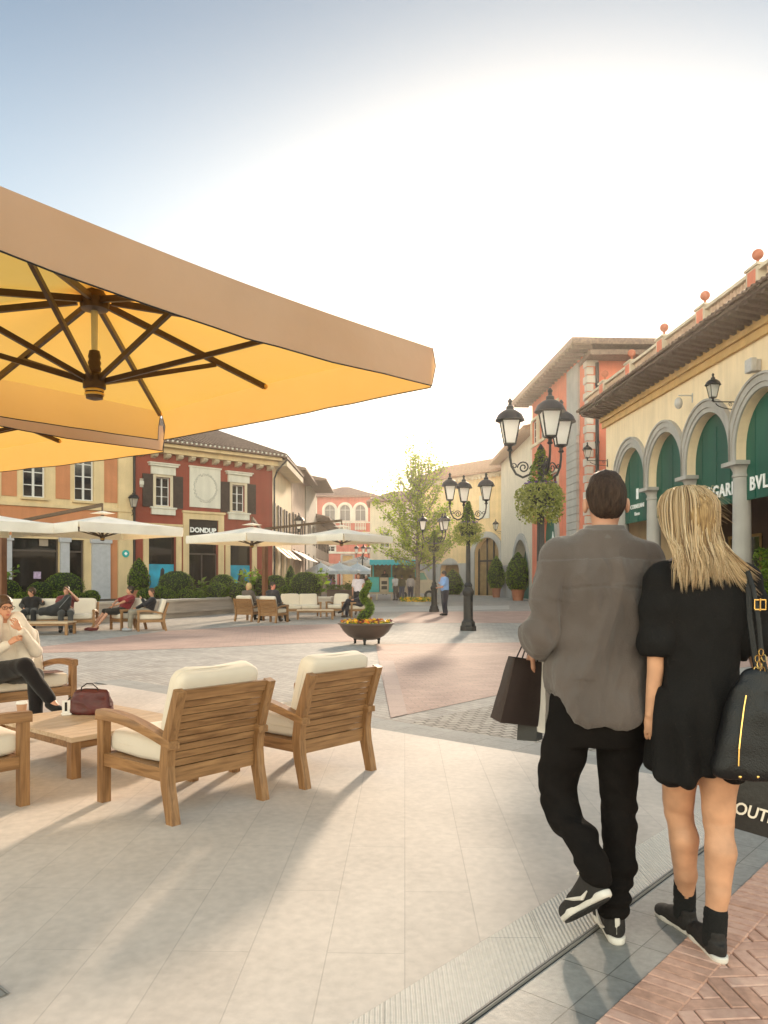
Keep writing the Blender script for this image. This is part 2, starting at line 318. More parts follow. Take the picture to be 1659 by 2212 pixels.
# ---------------------------------------------------------------- smooth solids: a distance field turned into a mesh
class Field:
    def __init__(s, lo, hi, res):
        s.lo = np.array(lo, np.float32); s.res = res; s.n = np.ceil((np.array(hi)-np.array(lo))/res).astype(int)+1
        s.G = np.full(tuple(s.n), .2, np.float32); s.ax = [s.lo[i]+res*np.arange(s.n[i], dtype=np.float32) for i in range(3)]
    def sl(s, lo, hi):
        a = np.clip(np.floor((np.array(lo)-s.lo)/s.res).astype(int), 0, s.n-1); b = np.clip(np.ceil((np.array(hi)-s.lo)/s.res).astype(int)+1, a+1, s.n)
        idx = tuple(slice(int(a[i]), int(b[i])) for i in range(3))
        return idx, s.ax[0][idx[0]][:, None, None], s.ax[1][idx[1]][None, :, None], s.ax[2][idx[2]][None, None, :]
    def union(s, idx, d, k):
        g = s.G[idx]
        if k > 0:
            h = np.maximum(k-np.abs(g-d), 0)/k; s.G[idx] = np.minimum(g, d)-h*h*k*.25
        else: s.G[idx] = np.minimum(g, d)
    def cap(s, a, b, r1, r2=None, k=.02, sub=False):
        r2 = r1 if r2 is None else r2; a = np.array(a, float); b = np.array(b, float); m = max(r1, r2)+k+2*s.res+.02
        idx, X, Y, Z = s.sl(np.minimum(a, b)-m, np.maximum(a, b)+m); d = b-a; L = max(float(d@d), 1e-9)
        h = np.clip(((X-a[0])*d[0]+(Y-a[1])*d[1]+(Z-a[2])*d[2])/L, 0, 1)
        q = np.sqrt((X-a[0]-h*d[0])**2+(Y-a[1]-h*d[1])**2+(Z-a[2]-h*d[2])**2)-(r1+(r2-r1)*h)
        if sub: s.G[idx] = np.maximum(s.G[idx], -q)
        else: s.union(idx, q.astype(np.float32), k)
        return s
    def chain(s, pts, rs, k=.02):
        for i in range(len(pts)-1): s.cap(pts[i], pts[i+1], rs[i], rs[i+1], k)
        return s
    def ell(s, c, r, k=.02, M=None, sub=False):
        c = np.array(c, float); r = np.array(r, float); m = r.max()+k+2*s.res+.02
        idx, X, Y, Z = s.sl(c-m, c+m); x, y, z = X-c[0], Y-c[1], Z-c[2]
        if M is not None:
            M = np.array(M); x, y, z = (M[i, 0]*x+M[i, 1]*y+M[i, 2]*z for i in range(3))
        k0 = np.sqrt((x/r[0])**2+(y/r[1])**2+(z/r[2])**2); k1 = np.sqrt((x/r[0]**2)**2+(y/r[1]**2)**2+(z/r[2]**2)**2)+1e-6
        q = (k0*(k0-1)/k1).astype(np.float32)
        if sub: s.G[idx] = np.maximum(s.G[idx], -q)
        else: s.union(idx, q, k)
        return s
    def zloft(s, rows, p=2.4, k=.02, th=None):
        """rows of (z, cx, cy, half width, half depth), interpolated smoothly; th = wall thickness for a hollow skirt"""
        rows = sorted(rows); zs = np.array([q[0] for q in rows]); hw = max(q[3] for q in rows)+.06; hd = max(q[4] for q in rows)+.06
        cx = [q[1] for q in rows]; cy = [q[2] for q in rows]
        idx, X, Y, Z = s.sl((min(cx)-hw, min(cy)-hd, zs[0]-.04), (max(cx)+hw, max(cy)+hd, zs[-1]+.04))
        z = Z[0, 0, :]; t = np.clip(z, zs[0], zs[-1]); i = np.clip(np.searchsorted(zs, t)-1, 0, len(zs)-2); u = (t-zs[i])/(zs[i+1]-zs[i]); u = u*u*(3-2*u)*.5+u*.5
        f = lambda j: (np.array([q[j] for q in rows])[i]*(1-u)+np.array([q[j] for q in rows])[i+1]*u)[None, None, :]
        A, B = f(3), f(4); e = (np.abs((X-f(1))/A)**p+np.abs((Y-f(2))/B)**p)**(1/p); q = (e-1)*np.minimum(A, B)
        if th: q = np.maximum(q, -(q+th))
        q = np.maximum(q, np.maximum(zs[0]-Z, Z-zs[-1])); s.union(idx, q.astype(np.float32), k); return s
    def box(s, c, h, r=.01, k=.01, M=None, sub=False):
        c = np.array(c, float); m = float(np.linalg.norm(h))+k+.03
        idx, X, Y, Z = s.sl(c-m, c+m); x, y, z = X-c[0], Y-c[1], Z-c[2]
        if M is not None: M = np.array(M); x, y, z = (M[i, 0]*x+M[i, 1]*y+M[i, 2]*z for i in range(3))
        a = [np.abs(v)-hh+r for v, hh in zip((x, y, z), h)]
        q = np.sqrt(sum(np.maximum(v, 0)**2 for v in a))+np.minimum(np.maximum(np.maximum(a[0], a[1]), a[2]), 0)-r; q = q.astype(np.float32)
        if sub: s.G[idx] = np.maximum(s.G[idx], -q)
        else: s.union(idx, q, k)
        return s
    def cut(s, fn):
        X, Y, Z = s.ax[0][:, None, None], s.ax[1][None, :, None], s.ax[2][None, None, :]
        s.G = np.maximum(s.G, fn(X, Y, Z).astype(np.float32)); return s
    def mesh(s, name, m, parent=None, disp=None, loc=None, rot=None, keep=None):
        G = s.G; G[0] = G[-1] = .2; G[:, 0] = G[:, -1] = .2; G[:, :, 0] = G[:, :, -1] = .2
        S = G < 0; n = G.shape
        def cor(A, i, j, k): return A[i:n[0]-1+i, j:n[1]-1+j, k:n[2]-1+k]
        C = [(i, j, k) for i in (0, 1) for j in (0, 1) for k in (0, 1)]
        cnt = sum(cor(S, *c).astype(np.int8) for c in C); act = (cnt > 0) & (cnt < 8); I = np.argwhere(act)
        if not len(I): raise RuntimeError('empty field '+name)
        vals = {c: G[I[:, 0]+c[0], I[:, 1]+c[1], I[:, 2]+c[2]] for c in C}; P = np.zeros((len(I), 3)); W = np.zeros(len(I))
        for a in C:
            for ax in range(3):
                if a[ax]: continue
                b = list(a); b[ax] = 1; b = tuple(b); va, vb = vals[a], vals[b]; x = (va < 0) != (vb < 0)
                t = np.where(x, va/np.where(x, va-vb, 1), 0); q = np.tile(np.array(a, float), (len(I), 1)); q[:, ax] = t
                P += q*x[:, None]; W += x
        V = (I+P/W[:, None])*s.res+s.lo; vid = np.full(act.shape, -1, np.int64); vid[act] = np.arange(len(I)); Q = []
        for ax in range(3):
            a1, a2 = [(1, 2), (2, 0), (0, 1)][ax]
            lo = [slice(None)]*3; hi = [slice(None)]*3; lo[ax] = slice(0, n[ax]-1); hi[ax] = slice(1, n[ax])
            A = S[tuple(lo)]; B = S[tuple(hi)]; E = np.argwhere(A != B); E = E[(E[:, a1] > 0) & (E[:, a2] > 0) & (E[:, a1] < n[a1]-1) & (E[:, a2] < n[a2]-1)]
            fl = A[E[:, 0], E[:, 1], E[:, 2]]
            def g(d1, d2): e = E.copy(); e[:, a1] -= d1; e[:, a2] -= d2; return vid[e[:, 0], e[:, 1], e[:, 2]]
            q = np.stack([g(1, 1), g(0, 1), g(0, 0), g(1, 0)], 1); q[~fl] = q[~fl][:, ::-1]; Q.append(q)
        Q = np.concatenate(Q); me = bpy.data.meshes.new(name)
        me.vertices.add(len(V)); me.vertices.foreach_set('co', V.astype(np.float32).ravel())
        me.loops.add(len(Q)*4); me.loops.foreach_set('vertex_index', Q.ravel().astype(np.int32))
        me.polygons.add(len(Q)); me.polygons.foreach_set('loop_start', np.arange(0, len(Q)*4, 4, dtype=np.int32)); me.polygons.foreach_set('loop_total', np.full(len(Q), 4, np.int32))
        me.update(calc_edges=True); me.validate()
        # one relaxing pass
        ne = len(me.edges); ed = np.empty(ne*2, np.int32); me.edges.foreach_get('vertices', ed); ed = ed.reshape(-1, 2)
        co_ = np.empty(len(me.vertices)*3, np.float32); me.vertices.foreach_get('co', co_); co_ = co_.reshape(-1, 3).astype(np.float64)
        dg = np.bincount(ed.ravel(), minlength=len(co_))[:, None]
        for lam in (.5, .5):
            acc = np.zeros_like(co_)
            for c_ in range(3): acc[:, c_] = np.bincount(ed[:, 0], co_[ed[:, 1], c_], len(co_))+np.bincount(ed[:, 1], co_[ed[:, 0], c_], len(co_))
            co_ = co_+lam*(acc/np.maximum(dg, 1)-co_)
        me.vertices.foreach_set('co', co_.astype(np.float32).ravel()); me.update()
        if disp:
            nr = np.empty(len(co_)*3, np.float32); me.vertices.foreach_get('normal', nr); nr = nr.reshape(-1, 3)
            dd = np.array([disp(p) for p in co_]); co_ = co_+nr*dd[:, None]; me.vertices.foreach_set('co', co_.astype(np.float32).ravel()); me.update()
        ms = m if isinstance(m, (list, tuple)) else [m]
        for q in ms: me.materials.append(q)
        me.polygons.foreach_set('use_smooth', [True]*len(me.polygons))
        o = bpy.data.objects.new(name, me); COL.objects.link(o)
        if parent: o.parent = parent
        if loc: o.location = loc
        if rot: o.rotation_euler = rot
        return o
def wr(amp, sx, sy, sz, seed=0):
    """folds: stretched ridged noise"""
    o = Vector((seed*3.1, seed*7.7, seed*1.3))
    return lambda p: amp*(1-2*abs(noise.noise(Vector((p[0]*sx, p[1]*sy, p[2]*sz))+o)))+amp*.35*noise.noise(Vector((p[0]*sx*2.3, p[1]*sy*2.3, p[2]*sz*2.3))+o)
# ================================================================ GROUND
WD, BD = Vector((.656, .755)), Vector((.755, -.656))           # paving axes
def wb(w_, b_): return (WD.x*w_+BD.x*b_, WD.y*w_+BD.y*b_)
ROTW = math.atan2(WD.y, WD.x)
def sheet(name, poly, z, m, kind='structure'):
    b = MB(); n = len(poly); b.add([(x, y, z) for x, y in poly], [tuple(range(n))]); o = b.build(name, m); o['kind'] = kind; return o
m_setts = brick_mat('grey setts', (.43, .385, .345), (.33, .295, .265), (.22, .19, .165), .20, .10, rot=.9, ms=.006, noise_amt=.55, bump=.6)
m_pink = brick_mat('pink brick paving', (.50, .32, .26), (.43, .27, .22), (.32, .23, .19), .22, .11, rot=-.15, ms=.006, noise_amt=.45, bump=.6)
m_pinkslab = brick_mat('pink slabs', (.47, .33, .28), (.43, .30, .26), (.30, .22, .20), .9, .45, rot=0, ms=.005, noise_amt=.25)
m_cobble = brick_mat('old setts', (.40, .36, .31), (.27, .24, .21), (.12, .10, .09), .13, .10, rot=-ROTW+.5, ms=.011, noise_amt=.8, bump=1)
m_terr = brick_mat('pale terrace stone', (.56, .485, .425), (.515, .445, .39), (.44, .38, .335), 1.15, .285, rot=R(-88.5), ms=.0028, rough=.68, noise_amt=.33, bump=.3, big=1.7, grain=22, spec=.45)
m_slate = brick_mat('grey slate paving', (.25, .245, .23), (.21, .21, .20), (.09, .09, .085), .285, .60, rot=-ROTW, ms=.0025, rough=.5, offset=0, noise_amt=.55, bump=.3, big=4, spec=.45)
m_light = brick_mat('light stone band', (.50, .46, .42), (.45, .42, .38), (.30, .28, .26), .6, .4, rot=-ROTW, ms=.004, noise_amt=.35)
sheet('ground', [(-400, -60), (400, -60), (400, 700), (-400, 700)], 0, m_setts)
def pgon(name, pts, z, m): return sheet(name, [gp(*p) for p in pts], z, m)
pgon('pink_paving', [(-200, 1440), (-60, 1420), (93, 1397), (360, 1363), (560, 1352), (740, 1348), (790, 1385), (640, 1390), (465, 1399), (93, 1411), (-100, 1440)], .004, m_pink)
sheet('brick_field', [gp(844, 1552), gp(1089, 1499), gp(1330, 1468), (18, 20), (14, 24), gp(1125, 1388), gp(812, 1392), gp(820, 1440)], .004, m_pink)
sheet('brick_field_edge', [gp(844, 1552), gp(880, 1544), gp(850, 1428), gp(819.5, 1428)], .008, m_pinkslab)
sheet('far_pink_paving', [gp(830, 1346), gp(1700, 1346), gp(1500, 1318), gp(880, 1322)], .004, m_pink)
sheet('far_light_paving', [gp(430, 1322), gp(830, 1322), gp(1100, 1316), gp(1100, 1308), gp(700, 1312)], .004, m_light)
sheet('old_setts_paving', [gp(869, 1566), gp(1067, 1523), gp(1300, 1480), wb(9.2, 1.0), wb(5.95, 1.0), gp(1166, 1610)], .004, m_cobble)
# foreground terrace
T1 = 5.42
def wbq(name, w0, w1, b0, b1, z, m): return sheet(name, [wb(w0, b0), wb(w0, b1), wb(w1, b1), wb(w1, b0)], z, m)
wbq('terrace', -5, T1, -9.5, -1.67, .012, m_terr)
wbq('slate_border_path', T1, T1+.42, -9.9, 3.5, .010, m_slate if 0 else brick_mat('worn slate', (.33, .32, .30), (.28, .27, .255), (.16, .15, .14), .6, .42, rot=-ROTW, ms=.003, noise_amt=.4, big=3))
wbq('slate_path', -5, T1, -1.385, -1.10, .010, m_slate)
# ribbed strip: fine grooves running away from the viewer
mr = brick_mat('ribbed stone', (.66, .60, .535), (.63, .57, .51), (.34, .31, .28), 3.0, .6, rot=R(-90), ms=.002, rough=.6, noise_amt=.25, bump=.2)
_n = mr.node_tree; _t = _n.nodes.new('ShaderNodeTexCoord'); _w = _n.nodes.new('ShaderNodeTexWave'); _w.wave_type = 'BANDS'; _w.bands_direction = 'X'; _w.inputs['Scale'].default_value = 19; _w.inputs['Distortion'].default_value = .3
_n.links.new(_t.outputs['Object'], _w.inputs['Vector']); _b = _n.nodes.new('ShaderNodeBump'); _b.inputs['Strength'].default_value = 1; _b.inputs['Distance'].default_value = .004
_n.links.new(_w.outputs['Fac'], _b.inputs['Height']); _n.links.new(_b.outputs[0], _n.nodes['Principled BSDF'].inputs['Normal'])
_mx = _n.nodes.new('ShaderNodeMix'); _mx.data_type = 'RGBA'; _mx.blend_type = 'MULTIPLY'; _mx.inputs[0].default_value = .07
_src = _n.nodes['Principled BSDF'].inputs['Base Color'].links[0].from_socket; _n.links.new(_src, _mx.inputs[6]); _n.links.new(_w.outputs['Color'], _mx.inputs[7]); _n.links.new(_mx.outputs[2], _n.nodes['Principled BSDF'].inputs['Base Color'])
wbq('ribbed_strip_paving', -5, T1, -1.668, -1.408, .0135, mr)
# drain channel: two thin metal lips with a dark slot
b = MB()
q = lambda w0, w1, b0, b1, z0, z1: b.prism([wb(w0, b0), wb(w0, b1), wb(w1, b1), wb(w1, b0)], z0, z1)
q(-5, T1, -1.408, -1.402, 0, .0175); q(-5, T1, -1.396, -1.392, 0, .0175); b.m = 1; q(-5, T1, -1.402, -1.396, 0, .006); q(-5, T1, -1.392, -1.387, 0, .007)
dc = b.build('drain_channel', [mat('dull steel', (.24, .225, .21), .7, metal=.3), mat('slot dark', (.02, .02, .02))]); tag(dc, 'long thin metal drain channel between ribbed stone and grey slate', 'drain')
# terrace seams that cross the paving (a few broad joints)
# brick paving at lower right: a course of stretchers and a herringbone field of real bricks
m_brick = bpy.data.materials.new('clay paver'); m_brick.use_nodes = True
_n = m_brick.node_tree; _p = _n.nodes['Principled BSDF']; _g = _n.nodes.new('ShaderNodeNewGeometry'); _r = _n.nodes.new('ShaderNodeValToRGB')
_r.color_ramp.elements[0].color = (.50, .28, .20, 1); _r.color_ramp.elements[1].color = (.64, .40, .31, 1); _e = _r.color_ramp.elements.new(.5); _e.color = (.56, .33, .25, 1)
_n.links.new(_g.outputs['Random Per Island'], _r.inputs[0]); _z = _n.nodes.new('ShaderNodeTexNoise'); _z.inputs['Scale'].default_value = 30; _z.inputs['Detail'].default_value = 6
_t = _n.nodes.new('ShaderNodeTexCoord'); _n.links.new(_t.outputs['Object'], _z.inputs['Vector']); _m = _n.nodes.new('ShaderNodeMix'); _m.data_type = 'RGBA'; _m.blend_type = 'OVERLAY'; _m.inputs[0].default_value = .45
_n.links.new(_r.outputs[0], _m.inputs[6]); _n.links.new(_z.outputs[0], _m.inputs[7]); _n.links.new(_m.outputs[2], _p.inputs['Base Color']); _p.inputs['Roughness'].default_value = .75
_b = _n.nodes.new('ShaderNodeBump'); _b.inputs['Strength'].default_value = .5; _b.inputs['Distance'].default_value = .0012; _n.links.new(_z.outputs[0], _b.inputs['Height']); _n.links.new(_b.outputs[0], _p.inputs['Normal'])
sheet('brick_bedding_ground', [wb(-5, -1.10), wb(-5, 9), wb(T1, 9), wb(T1, -1.10)], .004, mat('sandy joints', (.32, .23, .18), .95))
b = MB()
def paver(cx, cy, L, W, ang, H=.014):
    g = .0028; l, w_ = L/2-g, W/2-g; c, s_ = math.cos(ang), math.sin(ang); e = .004; dz = random.uniform(-.0012, .0012)
    P = lambda a, c2, z: (cx+a*c-c2*s_, cy+a*s_+c2*c, z)
    lo = [P(-l, -w_, .0), P(l, -w_, .0), P(l, w_, .0), P(-l, w_, .0)]; hi = [P(-l, -w_, H-e+dz), P(l, -w_, H-e+dz), P(l, w_, H-e+dz), P(-l, w_, H-e+dz)]
    tp = [P(-l+e, -w_+e, H+dz), P(l-e, -w_+e, H+dz), P(l-e, w_-e, H+dz), P(-l+e, w_-e, H+dz)]
    b.add(lo+hi+tp, [(0, 1, 5, 4), (1, 2, 6, 5), (2, 3, 7, 6), (3, 0, 4, 7), (4, 5, 9, 8), (5, 6, 10, 9), (6, 7, 11, 10), (7, 4, 8, 11), (8, 9, 10, 11)])
BW = .057
k = int(-.2/BW)
for i in range(0, int((T1-.6)/BW)):
    wv = .6+i*BW; x, y = wb(wv+BW/2, -1.10+.0875); paver(x, y, .175, BW, math.atan2(BD.y, BD.x), .016)
# herringbone at 45 degrees to the course
hL, hW = .19, .0633; a0 = math.atan2(WD.y, WD.x)+R(45)-R(0)
ox, oy = wb(2.4, .4)
for i in range(-60, 61):
    for j in range(-24, 25):
        for t_ in (0, 1):
            u = i*hW+j*(hL); v = i*hW-j*(hL)
            if t_ == 0: lx, ly, an = u+hL/2, v+hW/2, 0
            else: lx, ly, an = u+hL+hW/2, v+hW-hL/2, R(90)
            X = ox+lx*math.cos(a0)-ly*math.sin(a0); Y = oy+lx*math.sin(a0)+ly*math.cos(a0)
            bb = X*BD.x+Y*BD.y; ww = X*WD.x+Y*WD.y
            if -1.02 < bb < 2.6 and .6 < ww < T1-.08: paver(X, Y, hL, hW, a0+an, .0115)
b.build('brick_paving', m_brick, kind='structure')
sheet('side_path', [wb(T1+.42, 1.0), wb(9, 1.0), (14, 9), (16, -4), (6, -6), wb(T1+.42, 3.0)], .008, m_light)
# slate square at the lower-left corner of the terrace
sheet('slate_corner_path', [wb(1.15, -2.63), wb(-1.5, -2.63), wb(-1.5, -4.2), wb(1.15, -4.2)], .016, m_slate)
# ================================================================ BUILDINGS
def stucco(name, col, var=.1, rough=.85): return mat(name, col, rough, var, 1.2, .25, 90, dirt=.09)
m_red = stucco('oxblood stucco', (.27, .062, .038)); m_cream = stucco('cream stucco', (.66, .50, .29)); m_tan = stucco('terracotta stucco', (.52, .215, .10))
m_trim = stucco('pale stone trim', (.62, .52, .38), .08); m_white = stucco('off white plaster', (.66, .62, .54), .06); m_grey = stucco('grey stone', (.40, .38, .36), .1)
m_roof = mat('clay roof tiles', (.20, .135, .105), .85, .3, 9, .6, 40); m_soffit = mat('dark timber', (.095, .06, .042), .7, .3, 12)
m_glass = glass_mat('dark window glass', (.012, .014, .02)); m_shopglass = glass_mat('shop glass', (.016, .014, .013), .05)
m_frame = mat('white window paint', (.62, .60, .58), .5, .05); m_shut = mat('dark brown shutter', (.045, .028, .022), .6, .2)
m_iron = mat('black iron', (.022, .021, .022), .45, .2, 30, metal=.3); m_salmon = stucco('salmon stucco', (.66, .205, .125)); m_orange = stucco('orange stucco', (.60, .17, .06))
m_yellow = stucco('yellow stucco', (.74, .53, .28)); m_ivory = stucco('ivory stucco', (.88, .70, .48), .05); m_pinkst = stucco('rose red stucco', (.52, .16, .125))
m_dark = mat('dark interior', (.02, .015, .012), .8)

def windowset(root, x0, x1, z0, z1, y=.12, panes=(2, 3), frame=None, fw=.05, label=None, arch_top=False):
    """frame and glazing bars as the window, glass as its pane"""
    b = MB(); fr = frame or m_frame
    if not arch_top:
        b.box(x0, x1, y, y+.05, z0, z0+fw); b.box(x0, x1, y, y+.05, z1-fw, z1); b.box(x0, x0+fw, y+.002, y+.048, z0+fw, z1-fw); b.box(x1-fw, x1, y+.002, y+.048, z0+fw, z1-fw)
        for i in range(1, panes[0]):
            x = x0+(x1-x0)*i/panes[0]; b.box(x-fw*.7, x+fw*.7, y+.004, y+.046, z0+fw, z1-fw)
        for i in range(1, panes[1]):
            z = z0+(z1-z0)*i/panes[1]; b.box(x0+fw, x1-fw, y+.012, y+.04, z-fw*.3, z+fw*.3)
        w_ = b.build('window', fr, root)
        g = MB(); g.box(x0+.01, x1-.01, y+.03, y+.034, z0+.01, z1-.01); g.build('pane', m_glass, w_)
    else:
        zs = z1-(x1-x0)/2; b.plate(arch(x0, x1, z0, zs), [arch(x0+fw, x1-fw, z0+fw, zs)], y, y+.05); c = (x0+x1)/2; b.box(c-.02, c+.02, y+.01, y+.04, z0+fw, z1-fw); b.box(x0+fw, x1-fw, y+.015, y+.035, zs-.02, zs+.02)
        w_ = b.build('window', fr, root); g = MB(); g.plate(arch(x0+.02, x1-.02, z0+.02, zs), [], y+.03, y+.036); g.build('pane', glass_mat('grey leaded glass', (.12, .11, .12), .25), w_)
    return w_
def shutter(root, x0, x1, z0, z1, m=None):
    b = MB(); b.box(x0, x1, -.055, -.012, z0, z1); n = int((z1-z0)/.07)
    for i in range(n): z = z0+.06+i*(z1-z0-.12)/n; b.box(x0+.05, x1-.05, -.07, -.054, z, z+.035)
    return b.build('shutter', m or m_shut, root)
def pad(loops): return loops

# ---- the red shop building with the hipped roof
RB = Frame((-11.5, 36.3), (-5.87, 41.4))
red = thing('shop_building', 'dark red two-storey shop with brown shutters, medallion and hipped tile roof, at the street corner', 'building', RB.o, RB.rz)
px = RB.px
def prect(fr, x0, y0, x1, y1, off=0, xm=None):
    """photo rectangle -> facade rectangle (top and bottom taken at its middle)"""
    xm = (x0+x1)/2; a = fr.X(x0, off); c = fr.X(x1, off); zt = fr.px(xm, y0, off)[1]; zb = fr.px(xm, y1, off)[1]
    return a, c, zb, zt
L = RB.L; HR = 7.62
w1 = prect(RB, 336, 1031, 367, 1093); w2 = prect(RB, 501, 1048, 528, 1105)
dr = prect(RB, 407, 1123, 471, 1300); dr = (dr[0], dr[1], .15, dr[3]); s1 = prect(RB, 320, 1148, 380, 1300); s1 = (s1[0], s1[1], .5, s1[3]); s2 = prect(RB, 496, 1165, 544, 1300); s2 = (s2[0], s2[1], .5, s2[3])
holes = [rect(*w1), rect(*w2), rect(*dr), rect(*s1), rect(*s2)]
b = MB(); b.plate(rect(0, L, 0, HR), holes, 0, .32)
b.box(-.01, .3, .33, 8, 0, HR-.004); b.box(L-.3, L-.02, .33, 3, 0, HR-.004); b.box(.3, L-.3, 7.7, 8, 0, HR-.004)
b.build('wall', m_red, red)
# side wall along the street goes straight away from the viewer
sv = Matrix.Rotation(-RB.rz, 3, 'Z') @ Vector((.0126, 1, 0)); sv = Vector((sv.x, sv.y)); sd_len = 7.6
ang = math.atan2(sv.y, sv.x)
side = thing('side', None, None); side.parent = red; side.location = (L, 0, 0); side.rotation_euler = (0, 0, ang)
bpy.data.objects.remove(side)
def side_mb(): q_ = MB(); q_.M = Matrix.Translation((L, 0, 0)) @ Matrix.Rotation(ang, 4, 'Z'); return q_   # local x runs down the street, y to the left is inside
b = side_mb(); holes2 = []
for i in range(3):
    c = 1.3+i*2.4; holes2 += [rect(c-.45, c+.45, 3.9, 5.4), rect(c-.75, c+.75, .2, 3.0)]
b.plate(rect(0, sd_len, 0, HR), holes2, 0, .3); b.build('side_wall', m_ivory, red)
b = side_mb(); b.each = True
for i in range(3):
    c = 1.3+i*2.4
    for x0 in (c-.95, c+.47): b.box(x0, x0+.46, -.07, -.012, 3.8, 5.5)
b.build('shutter', m_shut, red)
b = side_mb(); b.each = True
for i in range(3): c = 1.3+i*2.4; b.box(c-.5, c+.5, .14, .16, 3.88, 5.45); b.box(c-.8, c+.8, .14, .16, .15, 3.05)
b.build('side_window', m_glass, red)
b = side_mb()
for i in range(3):
    b.nxt(); c = 1.3+i*2.4; b.m = 0
    for k_ in range(8):
        b.m = k_ % 2; x0 = c-.8+k_*.2; b.add([(x0, -.02, 3.2), (x0+.2, -.02, 3.2), (x0+.2, -.75, 2.6), (x0, -.75, 2.6), (x0, -.02, 3.17), (x0+.2, -.02, 3.17), (x0+.2, -.75, 2.57), (x0, -.75, 2.57)], [(0, 1, 2, 3), (7, 6, 5, 4), (3, 2, 6, 7), (0, 3, 7, 4), (1, 5, 6, 2), (0, 4, 5, 1)])
b.build('awning', [mat('awning cream', (.7, .6, .45)), mat('awning ochre', (.55, .28, .06))], red)
# trims
b = MB()
def surround(b, r, t=.14, y0=-.05, top=.14):
    b.nxt(); x0, x1, z0, z1 = r; b.plate(rect(x0-t, x1+t, z0-t, z1+top), [rect(x0, x1, z0, z1)], y0, -.003)
surround(b, w1); surround(b, w2); b.build('window_surround', m_trim, red)
b = MB()
for r in (w1, w2):
    b.nxt(); x0, x1, z0, z1 = r; c = (x0+x1)/2; b.box(c-.62, c+.62, -.1, -.003, z1+.12, z1+.5); b.box(c-.72, c+.72, -.19, -.003, z1+.5, z1+.6); b.box(c-.78, c+.78, -.24, -.003, z1+.601, z1+.66)
    b.nxt(); b.box(c-.6, c+.6, -.12, -.003, z0-.42, z0-.14); b.box(c-.66, c+.66, -.16, -.003, z0-.139, z0-.06)
b.build('lintel', m_white, red)
b = MB()
for r in (dr, s1, s2):
    b.nxt(); x0, x1, z0, z1 = r; t = .3 if r is dr else .26; b.plate([(x0-t, 0), (x0, 0), (x0, z1), (x1, z1), (x1, 0), (x1+t, 0), (x1+t, z1+t), (x0-t, z1+t)], [], -.08, -.003)
    b.box(x0-t-.05, x1+t+.05, -.14, -.003, z1+t, z1+t+.1)
b.build('shopfront_surround', m_cream, red)
windowset(red, *w1); windowset(red, *w2)
for r in (w1, w2): shutter(red, r[0]-.16-.5, r[0]-.16, r[2]-.08, r[3]+.1); shutter(red, r[1]+.16, r[1]+.16+.5, r[2]-.08, r[3]+.1)
b = MB(); b.box(dr[0], dr[1], .2, .24, dr[2], dr[3]); g_ = b.build('shop_door', m_shopglass, red)
b = MB(); cx = (dr[0]+dr[1])/2
for x in (cx-.03, dr[0], dr[1]-.06): b.box(x, x+.06, .15, .198, dr[2], 2.7)
b.box(dr[0]+.06, dr[1]-.06, .15, .198, 2.64, 2.72); b.build('door_frame', mat('bronze frame', (.08, .06, .05), .4), red)
b = MB(); b.box(dr[0], dr[1], .05, .14, dr[3]-.95, dr[3]-.01); sg = b.build('sign_board', m_dark, red)
t = text_mb('DONDUP', .33, .015, bold=.012); place(t, (cx, .03, dr[3]-.62)); t.build('sign_lettering', mat('white letters', (.85, .85, .85), .5), sg)
for r in (s1, s2):
    b = MB(); b.box(r[0], r[1], .2, .24, r[2], r[3]); g_ = b.build('shop_window', m_shopglass, red)
    b = MB(); b.box(r[0]+.03, r[1]-.03, .17, .196, r[2]+.2, r[2]+1.65)
    b.build('poster', mat('turquoise poster', (.03, .33, .50), .5, .35, 1.5), g_)
    b = MB(); c = (r[0]+r[1])/2+.1     # printed standing figure, in flat relief
    b.prism_y([(c-.28, r[2]+.22), (c-.2, r[2]+.8), (c-.12, r[2]+1.15), (c-.1, r[2]+1.38), (c, r[2]+1.5), (c+.1, r[2]+1.38), (c+.08, r[2]+1.2), (c+.22, r[2]+.95), (c+.3, r[2]+.22)], .16, .169)
    b.build('poster_figure', mat('poster figure', (.04, .035, .04), .5, .5, 5), g_)
md = prect(RB, 409, 1012, 475, 1097)
b = MB(); b.box(md[0], md[1], -.06, -.003, md[2], md[3]); b.box(md[0]-.05, md[1]+.05, -.1, -.003, md[3], md[3]+.07); mp_ = b.build('medallion_panel', m_white, red)
b = MB(); c = ((md[0]+md[1])/2, -.065, (md[2]+md[3])/2); rr = (md[1]-md[0])*.36
for i in range(150):
    a_ = 2*math.pi*i/150; r2 = rr*(1+random.uniform(-.09, .09)); b.ball((c[0]+r2*math.cos(a_), c[1], c[2]+r2*1.1*math.sin(a_)), (.035, .02, .03), 5, 4)
b.build('wreath', mat('grey wreath', (.50, .475, .43), .8), mp_)
